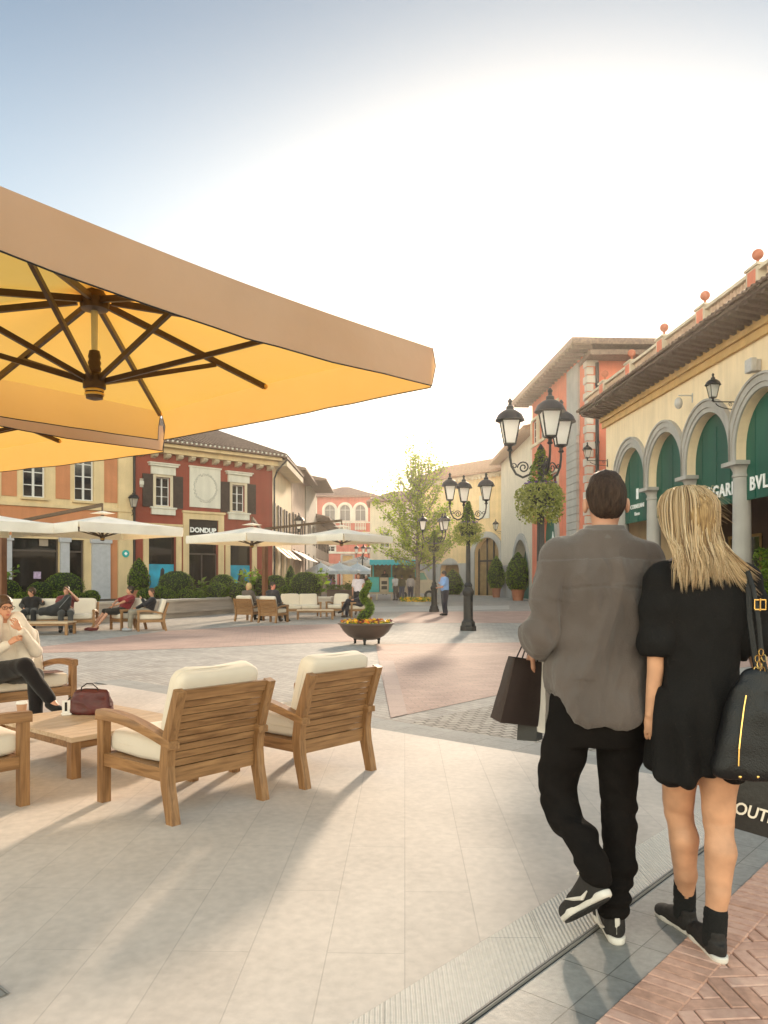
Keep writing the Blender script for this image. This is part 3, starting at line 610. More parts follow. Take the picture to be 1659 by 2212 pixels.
# cornice with modillions, gutter, roof
b = MB(); b.box(-.3, L+.14, -.35, -.002, HR-.25, HR); b.box(-.3, L+.2, -.62, -.002, HR+.001, HR+.16)
b.build('cornice', m_cream, red)
b = MB(); n = 12; b.each = True
for i in range(n):
    x = .25+i*(L-.5)/(n-1); b.prism_x([(-.0, HR-.26), (-.30, HR-.26), (-.40, HR-.34), (-.30, HR-.44), (-.0, HR-.5)], x-.11, x+.11)
b.build('modillion', m_trim, red)
b = side_mb(); b.box(.15, sd_len, -.75, -.002, HR-.2, HR+.1); b.build('side_cornice', m_trim, red)
S = Vector((L, 0))+sv*sd_len; sn = Vector((sv.y, -sv.x))      # outward of the side wall
e0 = (-.3, -.8); e1 = (L+.35, -.8); e2 = tuple(S+sn*.8); e3 = (-.3, 9.0)
z0r, zr = HR+.17, HR+2.35; ri0 = (.6, 4.2); ri1 = (L-1.6, 4.6)
b = MB(); b.add([(*e0, z0r), (*e1, z0r), (*e2, z0r), (*e3, z0r), (*ri0, zr), (*ri1, zr), (*e0, z0r+.12), (*e1, z0r+.12), (*e2, z0r+.12), (*e3, z0r+.12)],
      [(6, 7, 5, 4), (7, 8, 5), (8, 9, 4, 5), (9, 6, 4), (0, 3, 2, 1), (0, 1, 7, 6), (1, 2, 8, 7), (2, 3, 9, 8), (3, 0, 6, 9)])
def tile_ribs(b, A, B, C, D, step=.28, r=.06):
    """half-round tile courses running from eave A-B to ridge D-C"""
    A, B, C, D = map(Vector, (A, B, C, D)); n = int((B-A).length/step)
    for i in range(n+1): t = i/n; p = A.lerp(B, t); q_ = D.lerp(C, t); b.tube([p, q_], r, 5, False)
b.build('roof', m_roof, red)
b = MB(); tile_ribs(b, (*e0, z0r+.14), (*e1, z0r+.14), (*ri1, zr+.01), (*ri0, zr+.01)); tile_ribs(b, (*e1, z0r+.14), (*e2, z0r+.14), (*ri1, zr+.01), (*ri1, zr+.01)); b.build('roof_tile', m_roof, red)
b = MB(); n = 34
for i in range(n): x = -.25+i*(L+.55)/(n-1); b.box(x-.035, x+.035, -.86, -.79, z0r+.05, z0r+.13)
b.build('tile_end', m_white, red)
b = MB(); b.tube([(L+.35+.05, -.83, HR+.1), (L+.1, -.3, HR-.5), (L+.04, -.12, HR-.9), (L+.04, -.12, 0)], .05, 8); b.build('drainpipe', m_iron, red)

# ---- the tan building on the left
TB = Frame((-22.5, 26.35), (-11.56, 36.24))
tan = thing('tan_building', 'cream and terracotta building with tall white windows left of the red shop', 'building', TB.o, TB.rz)
L = TB.L; HT = 8.1
o1 = prect(TB, 49.5, 990, 98, 1073); o2 = prect(TB, 161, 976, 203, 1082); o1 = (o1[0], o1[1], o2[2], o2[3])
sf = [prect(TB, a, 1163, c, 1300) for a, c in ((25, 128), (149, 182), (-110, -6))]; sf = [(s[0], s[1], .12, sf[0][3]) for s in sf]
b = MB(); b.plate(rect(0, L, 0, HT), [rect(*o1), rect(*o2)]+[rect(*s) for s in sf], 0, .3); b.box(0, .3, .31, 8, 0, HT-.003); b.box(.3, L, 7.7, 8, 0, HT-.003); b.box(L-.3, L, .31, 7.69, 0, HT-.003); b.build('wall', m_cream, tan)
b = MB()
zt = HT-.6
for a, c, yb in ((-70, -30, 1068), (3, 36, 1071), (120, 151, 1078), (225, 253, 1086)):
    r = prect(TB, a, 900, c, yb); b.nxt(); b.box(r[0], r[1], -.03, -.003, r[2], zt)
zl = TB.px(200, 1103)[1]; b.nxt(); b.box(0, TB.X(253), -.03, -.003, sf[0][3]+.12, zl)
r = prect(TB, 238, 1103, 253, 1300); b.nxt(); b.box(r[0], r[1], -.03, -.003, 0, sf[0][3]+.119)
b.build('wall_panel', m_tan, tan)
b = MB(); b.each = True; b.box(0, L, -.1, -.003, zl+.02, zl+.17); b.box(0, L, -.3, -.003, HT-.3, HT); b.box(TB.X(253)+.03, L, -.06, -.003, 0, HT-.31)
for r in (o1, o2): b.box(r[0]-.1, r[1]+.1, -.12, -.003, r[2]-.1, r[2]-.005)
b.build('trim', m_cream, tan)
windowset(tan, *o1, panes=(2, 4), y=.14, fw=.07); windowset(tan, *o2, panes=(2, 4), y=.14, fw=.07)
for s in sf:
    b = MB(); b.box(s[0], s[1], .22, .26, s[2], s[3]); g_ = b.build('shop_window', m_shopglass, tan)
    b = MB(); n = max(1, int((s[1]-s[0])/1.0))
    for i in range(n+1): x = s[0]+(s[1]-s[0]-.06)*i/n; b.box(x, x+.06, .16, .217, s[2], s[3])
    b.box(s[0], s[1], .165, .216, 2.6, 2.68); b.build('shopfront_frame', mat('bronze frame', (.08, .06, .05), .4), g_)
s = sf[0]; b = MB(); xa = TB.X(88); b.box(xa-.02, TB.X(106), .1, .155, 2.85, 3.35); b.build('door_header', mat('taupe header', (.30, .24, .19)), tan)
b = MB(); b.box(TB.X(74), TB.X(90), .08, .1, 1.45, 1.75); b.build('poster', mat('mauve poster', (.4, .3, .45), .5, .5, 8), tan)
b = MB()
for a, c in ((-6, 25), (128, 149), (196, 237)):
    b.nxt(); x0, x1 = TB.X(a), TB.X(c); b.box(x0+.02, x1-.02, -.14, -.003, 0, sf[0][3]+.02); b.box(x0-.04, x1+.04, -.2, -.003, 0, .25); b.box(x0-.04, x1+.04, -.2, -.003, sf[0][3]-.12, sf[0][3]+.08)
b.build('pilaster', mat('grey blue stone', (.42, .42, .45), .8, .08), tan)
b = MB(); x, z = TB.px(270, 1196); b.lathe([(.17, 0), (.17, .02)], (0, 0, 0), 20); b.v = [(x+p[0], -.07-p[2], z+p[1]) for p in b.v]; o = b.build('round_sign', mat('teal sign', (.02, .35, .34), .4), tan)
b = MB(); b.lathe([(.085, 0), (.085, .01)], (0, 0, 0), 4); b.v = [(x+p[0], -.093-p[2], z+p[1]) for p in b.v]; b.build('sign_mark', mat('white letters', (.85, .85, .85)), o)
b = MB(); b.add([(-.4, -.8, HT), (L+.1, -.8, HT), (L+.1, 8.6, HT), (-.4, 8.6, HT), (-.4, -.8, HT+.13), (L+.1, -.8, HT+.13), (L+.1, 8.6, HT+.13), (-.4, 8.6, HT+.13), (2, 4, HT+2), (L-.1, 4, HT+2)], [(3, 2, 1, 0), (0, 1, 5, 4), (1, 2, 6, 5), (2, 3, 7, 6), (3, 0, 4, 7), (4, 5, 9, 8), (5, 6, 9), (6, 7, 8, 9), (7, 4, 8)]); b.build('roof', m_roof, tan)
b = MB(); b.tube([(L+.02, -.1, HT), (L+.02, -.1, 0)], .06, 8); b.build('drainpipe', m_iron, tan)

# ---- the row of houses down the side street
def row_house(y0, y1, H, colr, lab, over=.9, rooft=1.1, nwin=3, floors=(1.0, 4.2), awn=None, x=-5.78, roofm=None, step=0):
    rt = thing('street_house', lab, 'building', (x-step, y0, 0), R(90)); L_ = y1-y0; hs = []
    for i in range(nwin):
        c = L_*(i+.5)/nwin; wd = min(.5, L_/nwin*.28)
        for fz in floors: hs.append(rect(c-wd, c+wd, fz, fz+1.5+(.9 if fz < 2 else 0)))
    b = MB(); b.plate(rect(0, L_, 0, H), hs, 0, .3); b.box(0, .3, .301, 6, 0, H-.01); b.box(L_-.3, L_, .301, 6, 0, H-.01); b.box(.3, L_-.3, 5.7, 6, 0, H-.01); b.build('wall', colr, rt)
    for h in hs[:]:
        windowset(rt, h[0][0], h[1][0], h[0][1], h[2][1], panes=(2, 3))
        if h[0][1] > 3: shutter(rt, h[0][0]-.48, h[0][0]-.02, h[0][1], h[2][1]); shutter(rt, h[1][0]+.02, h[1][0]+.48, h[0][1], h[2][1])
    b = MB(); b.add([(-.1, -over, H), (L_+.1, -over, H), (L_+.1, 6.2, H), (-.1, 6.2, H), (-.1, -over, H+.14), (L_+.1, -over, H+.14), (L_+.1, 6.2, H+.14), (-.1, 6.2, H+.14), (.4, 3, H+rooft), (L_-.4, 3, H+rooft)], [(3, 2, 1, 0), (0, 1, 5, 4), (1, 2, 6, 5), (2, 3, 7, 6), (3, 0, 4, 7), (4, 5, 9, 8), (5, 6, 9), (6, 7, 8, 9), (7, 4, 8)]); b.build('roof', roofm or m_roof, rt)
    if awn:
        b = MB()
        for k_ in range(int(L_/.3)):
            b.m = k_ % 2; x0 = k_*.3; b.add([(x0, -.01, 3.3), (x0+.3, -.01, 3.3), (x0+.3, -1.0, 2.7), (x0, -1.0, 2.7), (x0, -.01, 3.26), (x0+.3, -.01, 3.26), (x0+.3, -1.0, 2.66), (x0, -1.0, 2.66)], [(0, 1, 2, 3), (7, 6, 5, 4), (3, 2, 6, 7), (0, 3, 7, 4), (1, 5, 6, 2), (0, 4, 5, 1)])
        b.build('awning', awn, rt)
    return rt
aw1 = [mat('awning cream', (.7, .6, .45)), mat('awning rose', (.5, .3, .25))]; aw2 = [mat('awning white', (.75, .72, .68)), mat('awning grey', (.3, .28, .27))]
row_house(49.3, 57.5, 8.3, stucco('blush stucco', (.62, .44, .34)), 'pale blush house in the side street next to the red shop', awn=aw2)
row_house(57.6, 66, 8.7, stucco('stone stucco', (.42, .36, .30)), 'grey stone house with deep brown eaves further down the side street', over=1.5, nwin=2, x=-5.7)
row_house(66.1, 84, 6.6, stucco('brown stone', (.33, .25, .2)), 'low brown house at the far end of the side street', over=1.3, nwin=5, awn=aw1, x=-5.9)

# ---- the rose building that closes the street
PB = Frame((-9.0, 100), (-1.1, 100)); r0 = PB
rose = thing('rose_building', 'rose red building with three arched windows over balustrades, closing the street', 'building', PB.o, 0)
L = PB.L; HP = 1.375+(1254-1074)*100/1700
hs = []; aws = []
for a, c in ((701, 724), (734, 757), (767, 790)):
    x0, x1 = PB.X(a), PB.X(c); z0 = PB.px(0, 1125)[1]; z1 = PB.px(0, 1090)[1]; aws.append((x0, x1, z0, z1)); hs.append(arch(x0, x1, z0, z1-(x1-x0)/2, 12))
sm = prect(PB, 705, 1180, 723, 1191); lowr = [(s[0], s[1], .1, s[3]) for s in (prect(PB, 699, 1220, 724, 1280), prect(PB, 740, 1200, 762, 1280), prect(PB, 775, 1220, 800, 1280))]
b = MB(); b.plate(rect(0, L, 0, HP), hs+[rect(*sm)]+[rect(*s) for s in lowr], 0, .35); b.box(0, .3, .36, 8, 0, HP-.01); b.box(L-.3, L, .36, 8, 0, HP-.01); b.box(.3, L-.3, 7.7, 8, 0, HP-.01); b.build('wall', m_pinkst, rose)
for a_ in aws: windowset(rose, *a_, arch_top=True, fw=.06, y=.15)
b = MB()
for x0, x1, z0, z1 in aws: b.nxt(); b.plate(arch(x0-.3, x1+.3, z0-.1, z1-(x1-x0)/2, 14), [arch(x0, x1, z0-.05, z1-(x1-x0)/2, 12)], -.1, -.005)
b.nxt(); b.box(.6, L-.6, -.14, -.004, z0-.28, z0-.12); b.nxt(); b.box(.3, L-.5, -.12, -.004, PB.px(0, 1149)[1]-.15, PB.px(0, 1149)[1])
b.nxt(); b.box(0, L, -.12, -.004, PB.px(0, 1194)[1]-.12, PB.px(0, 1194)[1]+.12); surround(b, sm, .2); b.build('trim', m_white, rose)
b = MB()
for x0, x1, z0, z1 in aws:
    b.nxt()
    for i in range(7): x = x0+.05+(x1-x0-.1)*i/6; b.lathe([(.05, z0-1.2), (.09, z0-.95), (.04, z0-.6), (.06, z0-.32)], (x, -.07, 0), 6)
b.build('balustrade', m_white, rose)
windowset(rose, *sm, panes=(2, 2))
for s, mm in zip(lowr, (m_shopglass, mat('tan doorway curtain', (.55, .38, .18)), m_shopglass)):  # middle opening gets a plain tan fill
    b = MB(); b.box(s[0], s[1], .2, .25, s[2], s[3]); b.build('shop_window', mm, rose)
b = MB(); [surround(b, s, .25, -.1) for s in lowr]; b.build('shopfront_surround', m_grey, rose)
b = MB(); b.box(-.02, .5, -.05, -.003, 0, HP-.01); b.nxt(); b.box(L-.6, L, -.05, -.003, 0, HP-.01); b.build('corner_pilaster', m_white, rose)
def hip(b, x0, x1, y0, y1, z, h, rx=None, t=.15):
    rx = rx if rx is not None else (y1-y0)/2; ym = (y0+y1)/2
    b.add([(x0, y0, z), (x1, y0, z), (x1, y1, z), (x0, y1, z), (x0, y0, z+t), (x1, y0, z+t), (x1, y1, z+t), (x0, y1, z+t), (x0+rx, ym, z+h), (x1-rx, ym, z+h)], [(3, 2, 1, 0), (0, 1, 5, 4), (1, 2, 6, 5), (2, 3, 7, 6), (3, 0, 4, 7), (4, 5, 9, 8), (5, 6, 9), (6, 7, 8, 9), (7, 4, 8)])
b = MB(); hip(b, -.5, L+.4, -.7, 8.4, HP, 1.75, 3.9); b.build('roof', mat('brown tile roof', (.24, .14, .11), .85, .25, 8, .5), rose)
# ---- building behind the tree
CB = Frame((-1.6, 90), (6.5, 90)); cb = thing('cream_building', 'cream building with brown roof behind the young tree', 'building', CB.o, 0)
L = CB.L; HC = 1.375+(1254-1085)*90/1700; hs = [rect(1.2+i*2.4, 2.2+i*2.4, 5.2, 6.9) for i in range(3)]+[arch(1+i*2.5, 2.6+i*2.5, .1, 2.4) for i in range(3)]
b = MB(); b.plate(rect(0, L, 0, HC), hs, 0, .3); b.box(0, L, 6, 6.3, 0, HC-.01); b.box(0, .3, .301, 5.999, 0, HC-.01); b.box(L-.3, L, .301, 5.999, 0, HC-.01); b.build('wall', stucco('pale cream wall', (.66, .56, .42)), cb)
for i in range(3): windowset(cb, 1.2+i*2.4, 2.2+i*2.4, 5.2, 6.9); windowset(cb, 1+i*2.5, 2.6+i*2.5, .1, 3.2, arch_top=True)
b = MB(); hip(b, -.4, L+.4, -.7, 6.8, HC, 1.6, 3); b.build('roof', mat('brown tile roof', (.24, .14, .11)), cb)

# ---- yellow building with the archway
YB = Frame((3.6, 79), (10.6, 70)); yl = thing('yellow_building', 'yellow building with a glazed archway and grey stone plinth beyond the lamp posts', 'building', YB.o, YB.rz)
L = YB.L; HY_ = 1.375+(1254-1018)*70/1700
a1 = (YB.X(1020), YB.X(1086), 0, YB.px(1050, 1152)[1]); rr = (a1[1]-a1[0])/2; i1 = (YB.X(1026), YB.X(1079)); a2 = (YB.X(952), YB.X(993)); wn = prect(YB, 1036, 1070, 1058, 1120)
ia = arch(i1[0], i1[1], .02, a1[3]-rr); a2h = arch(a2[0], a2[1], .02, 2.3, k=.9)
b = MB(); b.plate(rect(0, L+1.2, 0, HY_), [ia, a2h, rect(*wn)], 0, .6); b.box(0, L, 6, 6.3, 0, HY_-.01); b.box(L+.2, L+.7, .62, 6, 0, HY_-.01); b.build('wall', m_yellow, yl)
b = MB(); b.plate(arch(a1[0]-.15, a1[1]+.15, .02, a1[3]-rr), [ia[:]], -.12, -.004); b.build('archway_surround', m_grey, yl)
b = MB(); b.plate(rect(0, a1[0]-.2, .0, 3.0), [a2h], -.08, -.004); b.build('plinth', m_grey, yl)
b = MB(); b.box(i1[0]-.3, i1[1]+.3, .65, .7, 0, 6); b.box(a2[0]-.2, a2[1]+.2, .65, .7, 0, 5); b.build('inner_wall', mat('amber interior', (.30, .20, .09), .8, .3, 2), yl)
b = MB()
for t_ in (0, .36, .64, 1): x = i1[0]+(i1[1]-i1[0]-.12)*t_; b.box(x, x+.12, .4, .5, 0, a1[3]-.2-abs(t_-.5)*1.6)
b.box(i1[0]+.1, i1[1]-.1, .41, .49, 3.1, 3.25); b.build('glazed_screen', m_iron, yl)
b = MB(); b.box(wn[0], wn[1], -.06, .1, wn[2], wn[3]); b.build('shutter', m_white, yl)
b = MB(); b.box(0, L+.9, -.3, -.004, HY_-.3, HY_); n = 24
for i in range(n): x = .2+i*L/n; b.box(x, x+.18, -.45, -.3, HY_-.45, HY_-.2)
b.build('cornice', m_trim, yl)
b = MB(); hip(b, -.4, L+1.3, -.9, 7, HY_, 1.9, .6); tile_ribs(b, (-.4, -.92, HY_+.15), (L+1.3, -.92, HY_+.15), (L+.7, 3.05, HY_+1.9), (.2, 3.05, HY_+1.9), .45, .09); b.build('roof', mat('warm tile roof', (.33, .19, .12), .85, .25, 8, .5), yl)

# ---- pale wall next to the tower
IV = Frame((9.9, 66), (9.95, 51.2)); iv = thing('pale_building', 'pale ivory building with a grey arch between the tower and the yellow building', 'building', IV.o, IV.rz)
L = IV.L; HI = 1.375+(1254-992)*64/1700; xa = (IV.X(1108), IV.X(1146)); zt_ = IV.px(1128, 1165)[1]; ra = (xa[1]-xa[0])/2; ia = arch(xa[0], xa[1], .02, zt_-ra)
b = MB(); b.plate(rect(-.5, L, 0, HI), [ia], 0, .7); b.box(-.5, 0, .71, 6, 0, HI-.01); b.build('wall', stucco('ivory wall', (.66, .58, .47), .05), iv)
b = MB(); b.plate(arch(xa[0]-.45, xa[1]+.45, .02, zt_-ra), [ia], -.12, -.004); b.build('archway_surround', m_grey, iv)
b = MB(); b.box(-.5, xa[0]-.5, -.06, -.004, 0, 2.6); b.build('plinth', m_grey, iv)
b = MB(); b.box(xa[0]-.3, xa[1]+.3, .75, .8, 0, zt_+.3); b.build('shopfront', mat('green shopfront', (.03, .10, .07), .6), iv)
b = MB(); b.add([(-1.4, -.9, HI), (L, -.9, HI), (L, 6, HI), (-1.4, 6, HI), (-1.4, -.9, HI+.15), (L, -.9, HI+.15), (L, 6, HI+1.6), (-1.4, 6, HI+1.6)], [(3, 2, 1, 0), (0, 1, 5, 4), (1, 2, 6, 5), (2, 3, 7, 6), (3, 0, 4, 7), (4, 5, 6, 7)]); tile_ribs(b, (-1.4, -.92, HI+.16), (L, -.92, HI+.16), (L, 6, HI+1.6), (-1.4, 6, HI+1.6), .4, .08); b.build('roof', mat('warm tile roof', (.33, .19, .12)), iv)

# ---- the salmon tower
TW = Frame((9.6, 51), (10.2, 39.5)); tw = thing('tower_building', 'tall salmon corner building with quoins and wide hipped roof, beyond the arcade', 'building', TW.o, TW.rz)
L = TW.L; HW = 12.95; DW = 6.4
hs = []
for a, c, yt, yb in ((1150, 1161, 895, 930), (1166, 1178, 872, 905), (1190, 1206, 830, 870)): r = prect(TW, a, yt, c, yb); hs.append((r[0], r[1], 10.1, 11.6))
hs += [(h[0], h[1], 5.4, 7.6) for h in hs]; ax = (TW.X(1170), TW.X(1203)); ra = (ax[1]-ax[0])/2; ah = arch(ax[0], ax[1], .03, 3.9)
b = MB(); b.plate(rect(0, L, 0, HW), [rect(*h) for h in hs]+[ah], 0, .4); b.box(0, .3, .41, DW, 0, HW-.01); b.box(.3, L-.3, DW-.3, DW, 0, HW-.01); b.box(L-.3, L-.0, .402, DW, 0, HW-.004); b.build('wall', m_salmon, tw)
for h in hs: windowset(tw, *h, panes=(2, 3))
b = MB(); [surround(b, h, .2, -.09) for h in hs]; b.build('window_surround', m_trim, tw)
b = MB(); b.plate(arch(ax[0]-.6, ax[1]+.6, .02, 3.9), [ah], -.13, -.004); b.build('archway_surround', m_grey, tw)
b = MB(); b.plate(ah, [], .25, .3); g_ = b.build('arch_panel', mat('bottle green panel', (.008, .10, .065), .55, .12), tw)
b = MB(); c_ = (ax[0]+ax[1])/2; b.prism_y([(c_-.5, 3.1), (c_, 4.3), (c_+.5, 3.1), (c_+.3, 3.1), (c_, 3.8), (c_-.3, 3.1)], .22, .247); b.build('emblem', mat('white letters', (.85, .85, .85)), g_)
b = MB(); xs = TW.X(1229), TW.X(1252); zc = 8.9; n = 22                     # rusticated pilaster
for i in range(n): b.box(xs[0]+.03, xs[1]-.03, -.16, -.004, i*zc/n+.012, (i+1)*zc/n-.012)
b.box(xs[0]-.05, xs[1]+.05, -.12, -.004, zc, HW-.3); b.build('pilaster', m_grey, tw)
b = MB()
for i in range(31):
    l_ = .55 if i % 2 else .3; z = .1+i*.415; b.box(L-l_, L+.05, -.05, -.003, z, z+.36); b.box(L+.003, L+.052, -.003, l_, z, z+.36)
b.build('quoin', stucco('pale quoin', (.55, .48, .42)), tw)
b = MB(); hip(b, -1.2, L+1.1, -1.1, DW+1, HW+.0, 1.3, 3.9, .3); b.build('roof', m_roof, tw)
b = MB(); n = 22
for i in range(n): x = -.8+i*(L+1.6)/(n-1); b.box(x-.07, x+.07, -1.0, -.02, HW-.2, HW-.006)
b.build('rafter', m_soffit, tw)
# front wall facing the plaza: a lower orange part behind the arcade
ob = thing('orange_building', 'orange red wall with a drainpipe recessed between the salmon tower and the arcade', 'building', (10.27, 39.45, 0), 0)
b = MB(); b.plate(rect(.1, 7.2, 0, 12.4), [], 0.15, .5); b.box(6.9, 7.2, .51, 6, 0, 12.4); b.build('wall', m_orange, ob)
b = MB(); b.tube([(.42, .0, 12.3), (.42, .0, 0)], .09, 10)
for i in range(8): b.lathe([(.12, 0), (.12, .1)], (.42, 0, 1+i*1.45), 10)
b.build('drainpipe', m_iron, ob)
b = MB(); hip(b, -.2, 7.9, -1.0, 7.4, 12.42, 1.35, 3, .25); b.build('roof', m_roof, ob)

# ---- the arcade on the right
AC = Frame((12.2-.055*36.2, 36.2), (12.2-.055*13.0, 13.0)); ac = thing('arcade_building', 'ivory arcade with grey arches and green shop blinds, balustrade and ball finials above', 'building', AC.o, AC.rz)
L = AC.L; HA = 9.0; SP = 3.45
def xo(Y): return (36.2-Y)/math.cos(math.atan(.055))
cols = [24.47-SP*k_ for k_ in range(0, 4)]+[24.47+SP*k_ for k_ in (1, 2, 3)]; cols = sorted(cols, reverse=True); cx_ = [xo(Y) for Y in cols]
ZS = 5.42; ZI = 5.06; hw_ = 1.53; holes = []; arcs = []
for i in range(len(cx_)-1):
    c = (cx_[i]+cx_[i+1])/2; arcs.append(c); holes.append([(c-hw_, 4.75), (c+hw_, 4.75)]+arch(c-hw_, c+hw_, 0, ZS, 24)[2:])
# wall above the arcade: one outer outline whose lower edge follows the openings
lo = []
x_first, x_last = cx_[0]-.34, cx_[-1]+.34
out = [(0, HA), (0, 0), (x_first, 0), (x_first, ZS)]
out = [(0, 0), (x_first-.0, 0), (x_first, ZI)]
for c in arcs:
    out += [(c-hw_, ZI)]+[(c+hw_*math.cos(math.pi-math.pi*i/24), ZS+hw_*math.sin(math.pi*i/24)) for i in range(25)]+[(c+hw_, ZI)]
out += [(x_last, ZI), (x_last, 0), (L, 0), (L, HA), (0, HA)]
b = MB(); b.plate(out, [], 0, .55); b.box(0, .4, .56, 9, 0, HA-.01); b.box(.4, L, 8.7, 9, 0, HA-.01); b.build('wall', m_ivory, ac)
b = MB()
for c in arcs:
    for r0_, r1_, y_ in ((0, .16, -.06), (.16, .37, -.1), (.37, .44, -.15)):
        o_ = [(c+(hw_+r1_), ZI+.01)]+[(c+(hw_+r1_)*math.cos(math.pi*i/28), ZS+(hw_+r1_)*math.sin(math.pi*i/28)) for i in range(29)]+[(c-(hw_+r1_), ZI+.01)]; i_ = [(c+(hw_+r0_), ZI+.01)]+[(c+(hw_+r0_)*math.cos(math.pi*i/28), ZS+(hw_+r0_)*math.sin(math.pi*i/28)) for i in range(29)]+[(c-(hw_+r0_), ZI+.01)]
        cl = lambda P_: [(min(max(x, c-SP/2+.002), c+SP/2-.002), z) for x, z in P_]
        b.plate(cl(o_)+cl(i_)[::-1], [], y_, -.003)
ob_ = b.build('arch_moulding', m_grey, ac)
for x in cx_:
    b = MB(); b.lathe([(.40, 0), (.40, .14), (.36, .16), (.37, .24), (.31, .30), (.29, .34), (.285, 1.5), (.26, 4.5), (.255, 4.57), (.29, 4.59), (.29, 4.65), (.26, 4.67), (.26, 4.77), (.33, 4.89), (.36, 4.93)], (x, .28, 0), 24)
    b.box(x-.46, x+.46, -.16, .72, 4.93, ZI-.002); b.build('column', m_grey, ac, smooth=True)
m_green = mat('green blind', (.007, .078, .052), .6, .25, 1.5, stretch=(1, 1, .2)); m_let = mat('white letters', (.85, .85, .85))
for i, c in enumerate(arcs):
    b = MB(); lowz = 3.85; b.plate([(c-hw_+.02, lowz), (c+hw_-.02, lowz)]+[(c+(hw_-.02)*math.cos(math.pi*j/20), ZS+(hw_-.02)*math.sin(math.pi*j/20)) for j in range(21)], [], .30, .34)
    for s_ in (-.45, .02, .45): b.box(c+s_*hw_*1.4-.014, c+s_*hw_*1.4+.014, .28, .299, lowz, ZS+hw_*.7)
    g_ = b.build('blind', m_green, ac)
    if i == 1 or i >= 3:
        pass
    if i in (2, 3, 4): t = text_mb('BVLGARI', .58, .015, space=1.12, bold=.01); place(t, (c, .27, 4.12)); t.build('sign_lettering', m_let, g_)
    elif i == 0:
        t = text_mb('CORNELIANI', .26, .012); place(t, (c, .27, 4.42)); t.build('sign_lettering', m_let, g_)
        t = text_mb('Uomo', .22, .012); place(t, (c, .27, 4.12)); t.build('sign_lettering', m_let, g_); b = MB(); b.box(c-.12, c+.12, .27, .29, 4.8, 5.25); b.build('emblem', m_let, g_)
# shopfronts inside the arcade
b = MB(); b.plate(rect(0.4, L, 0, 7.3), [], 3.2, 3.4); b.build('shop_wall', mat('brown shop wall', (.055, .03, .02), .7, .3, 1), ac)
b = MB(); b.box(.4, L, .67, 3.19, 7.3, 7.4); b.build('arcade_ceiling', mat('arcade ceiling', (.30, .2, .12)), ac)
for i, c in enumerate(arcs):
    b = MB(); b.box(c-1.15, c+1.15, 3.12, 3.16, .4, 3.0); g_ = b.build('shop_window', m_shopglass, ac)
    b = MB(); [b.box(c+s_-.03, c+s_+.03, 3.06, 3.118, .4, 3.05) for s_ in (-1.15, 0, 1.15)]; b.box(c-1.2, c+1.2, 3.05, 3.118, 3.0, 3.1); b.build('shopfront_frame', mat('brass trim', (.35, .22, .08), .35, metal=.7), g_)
t = text_mb('CORNELIANI', .22, .01); place(t, (arcs[2], 3.0, 3.3)); t.build('sign_lettering', m_let, ac)
em = bpy.data.materials.new('lit shop lamp'); em.use_nodes = True; em.node_tree.nodes['Principled BSDF'].inputs['Emission Color'].default_value = (1, .75, .45, 1); em.node_tree.nodes['Principled BSDF'].inputs['Emission Strength'].default_value = 4
for Y, z in ((22.3, 3.35), (22.1, 2.6), (22.9, 3.1), (26.0, 3.1)):
    b = MB(); b.ball((xo(Y), 2.9, z), .07, 10, 6); b.build('shop_lamp', em, ac)
# eave: soffit, rafters, tiles
b = MB(); b.box(-.25, L, -.22, -.003, HA-.35, HA); b.box(-.25, L, -.12, -.003, HA-.6, HA-.351); b.build('cornice', stucco('ochre cornice', (.62, .40, .17)), ac)
b = MB(); b.box(-.35, L, -1.15, 9.2, HA+.06, HA+.16); n = 52
for i in range(n): x = -.2+i*(L)/n; b.prism_x([(-.22, HA-.16), (-.22, HA+.055), (-1.08, HA+.055), (-1.08, HA-.03)], x-.1, x+.1)
b.build('eave', m_soffit, ac)
b = MB(); b.add([(-.4, -1.25, HA+.17), (L, -1.25, HA+.17), (L, -.2, HA+.42), (-.4, -.2, HA+.42), (-.4, -.2, HA+.162), (L, -.2, HA+.162)], [(0, 1, 2, 3), (3, 2, 5, 4), (0, 4, 5, 1), (0, 3, 4), (1, 5, 2)]); tile_ribs(b, (-.4, -1.25, HA+.2), (L, -1.25, HA+.2), (L, -.2, HA+.45), (-.4, -.2, HA+.45), .25, .075); b.build('roof', m_roof, ac)
# balustrade with piers and ball finials, set over each column
ZB = HA+.24; YB_ = -.83; ky = .6; b = MB(); b.box(-.2, L, YB_-.13, YB_+.13, ZB-.06, ZB+.06); b.box(-.2, L, YB_-.14, YB_+.14, ZB+.50, ZB+.60); b.build('balustrade_rail', stucco('cream rail', (.62, .52, .40)), ac)
piers = [xo(21.5+3.1*k_) for k_ in range(-2, 5)]; b = MB(); n = int(L/.2); b.each = True
for i in range(n):
    x = .1+i*.2
    if min(abs(x-c) for c in piers) > .38: b.lathe([(.045, .06), (.065, .16), (.03, .29), (.065, .41), (.045, .5)], (x, YB_, ZB), 7)
b.build('baluster', stucco('pale baluster', (.58, .42, .32)), ac)
for x in piers:
    b = MB(); b.box(x-.30, x+.30, YB_-.17, YB_+.17, ZB-.07, ZB+.62); b.box(x-.35, x+.35, YB_-.21, YB_+.21, ZB+.621, ZB+.69); p_ = b.build('balustrade_pier', stucco('cream rail', (.62, .52, .40)), ac)
    b = MB(); b.box(x-.2, x+.2, YB_-.19, YB_-.172, ZB+.06, ZB+.56); b.build('pier_panel', m_salmon, p_)
    b = MB(); b.lathe([(.11, 0), (.08, .04), (.04, .1), (.04, .18), (.07, .21), (.04, .22)], (x, YB_, ZB+.691), 14); b.ball((x, YB_, ZB+1.02), .15, 18, 12); b.build('ball_finial', stucco('terracotta ball', (.48, .16, .09)), p_, smooth=True)
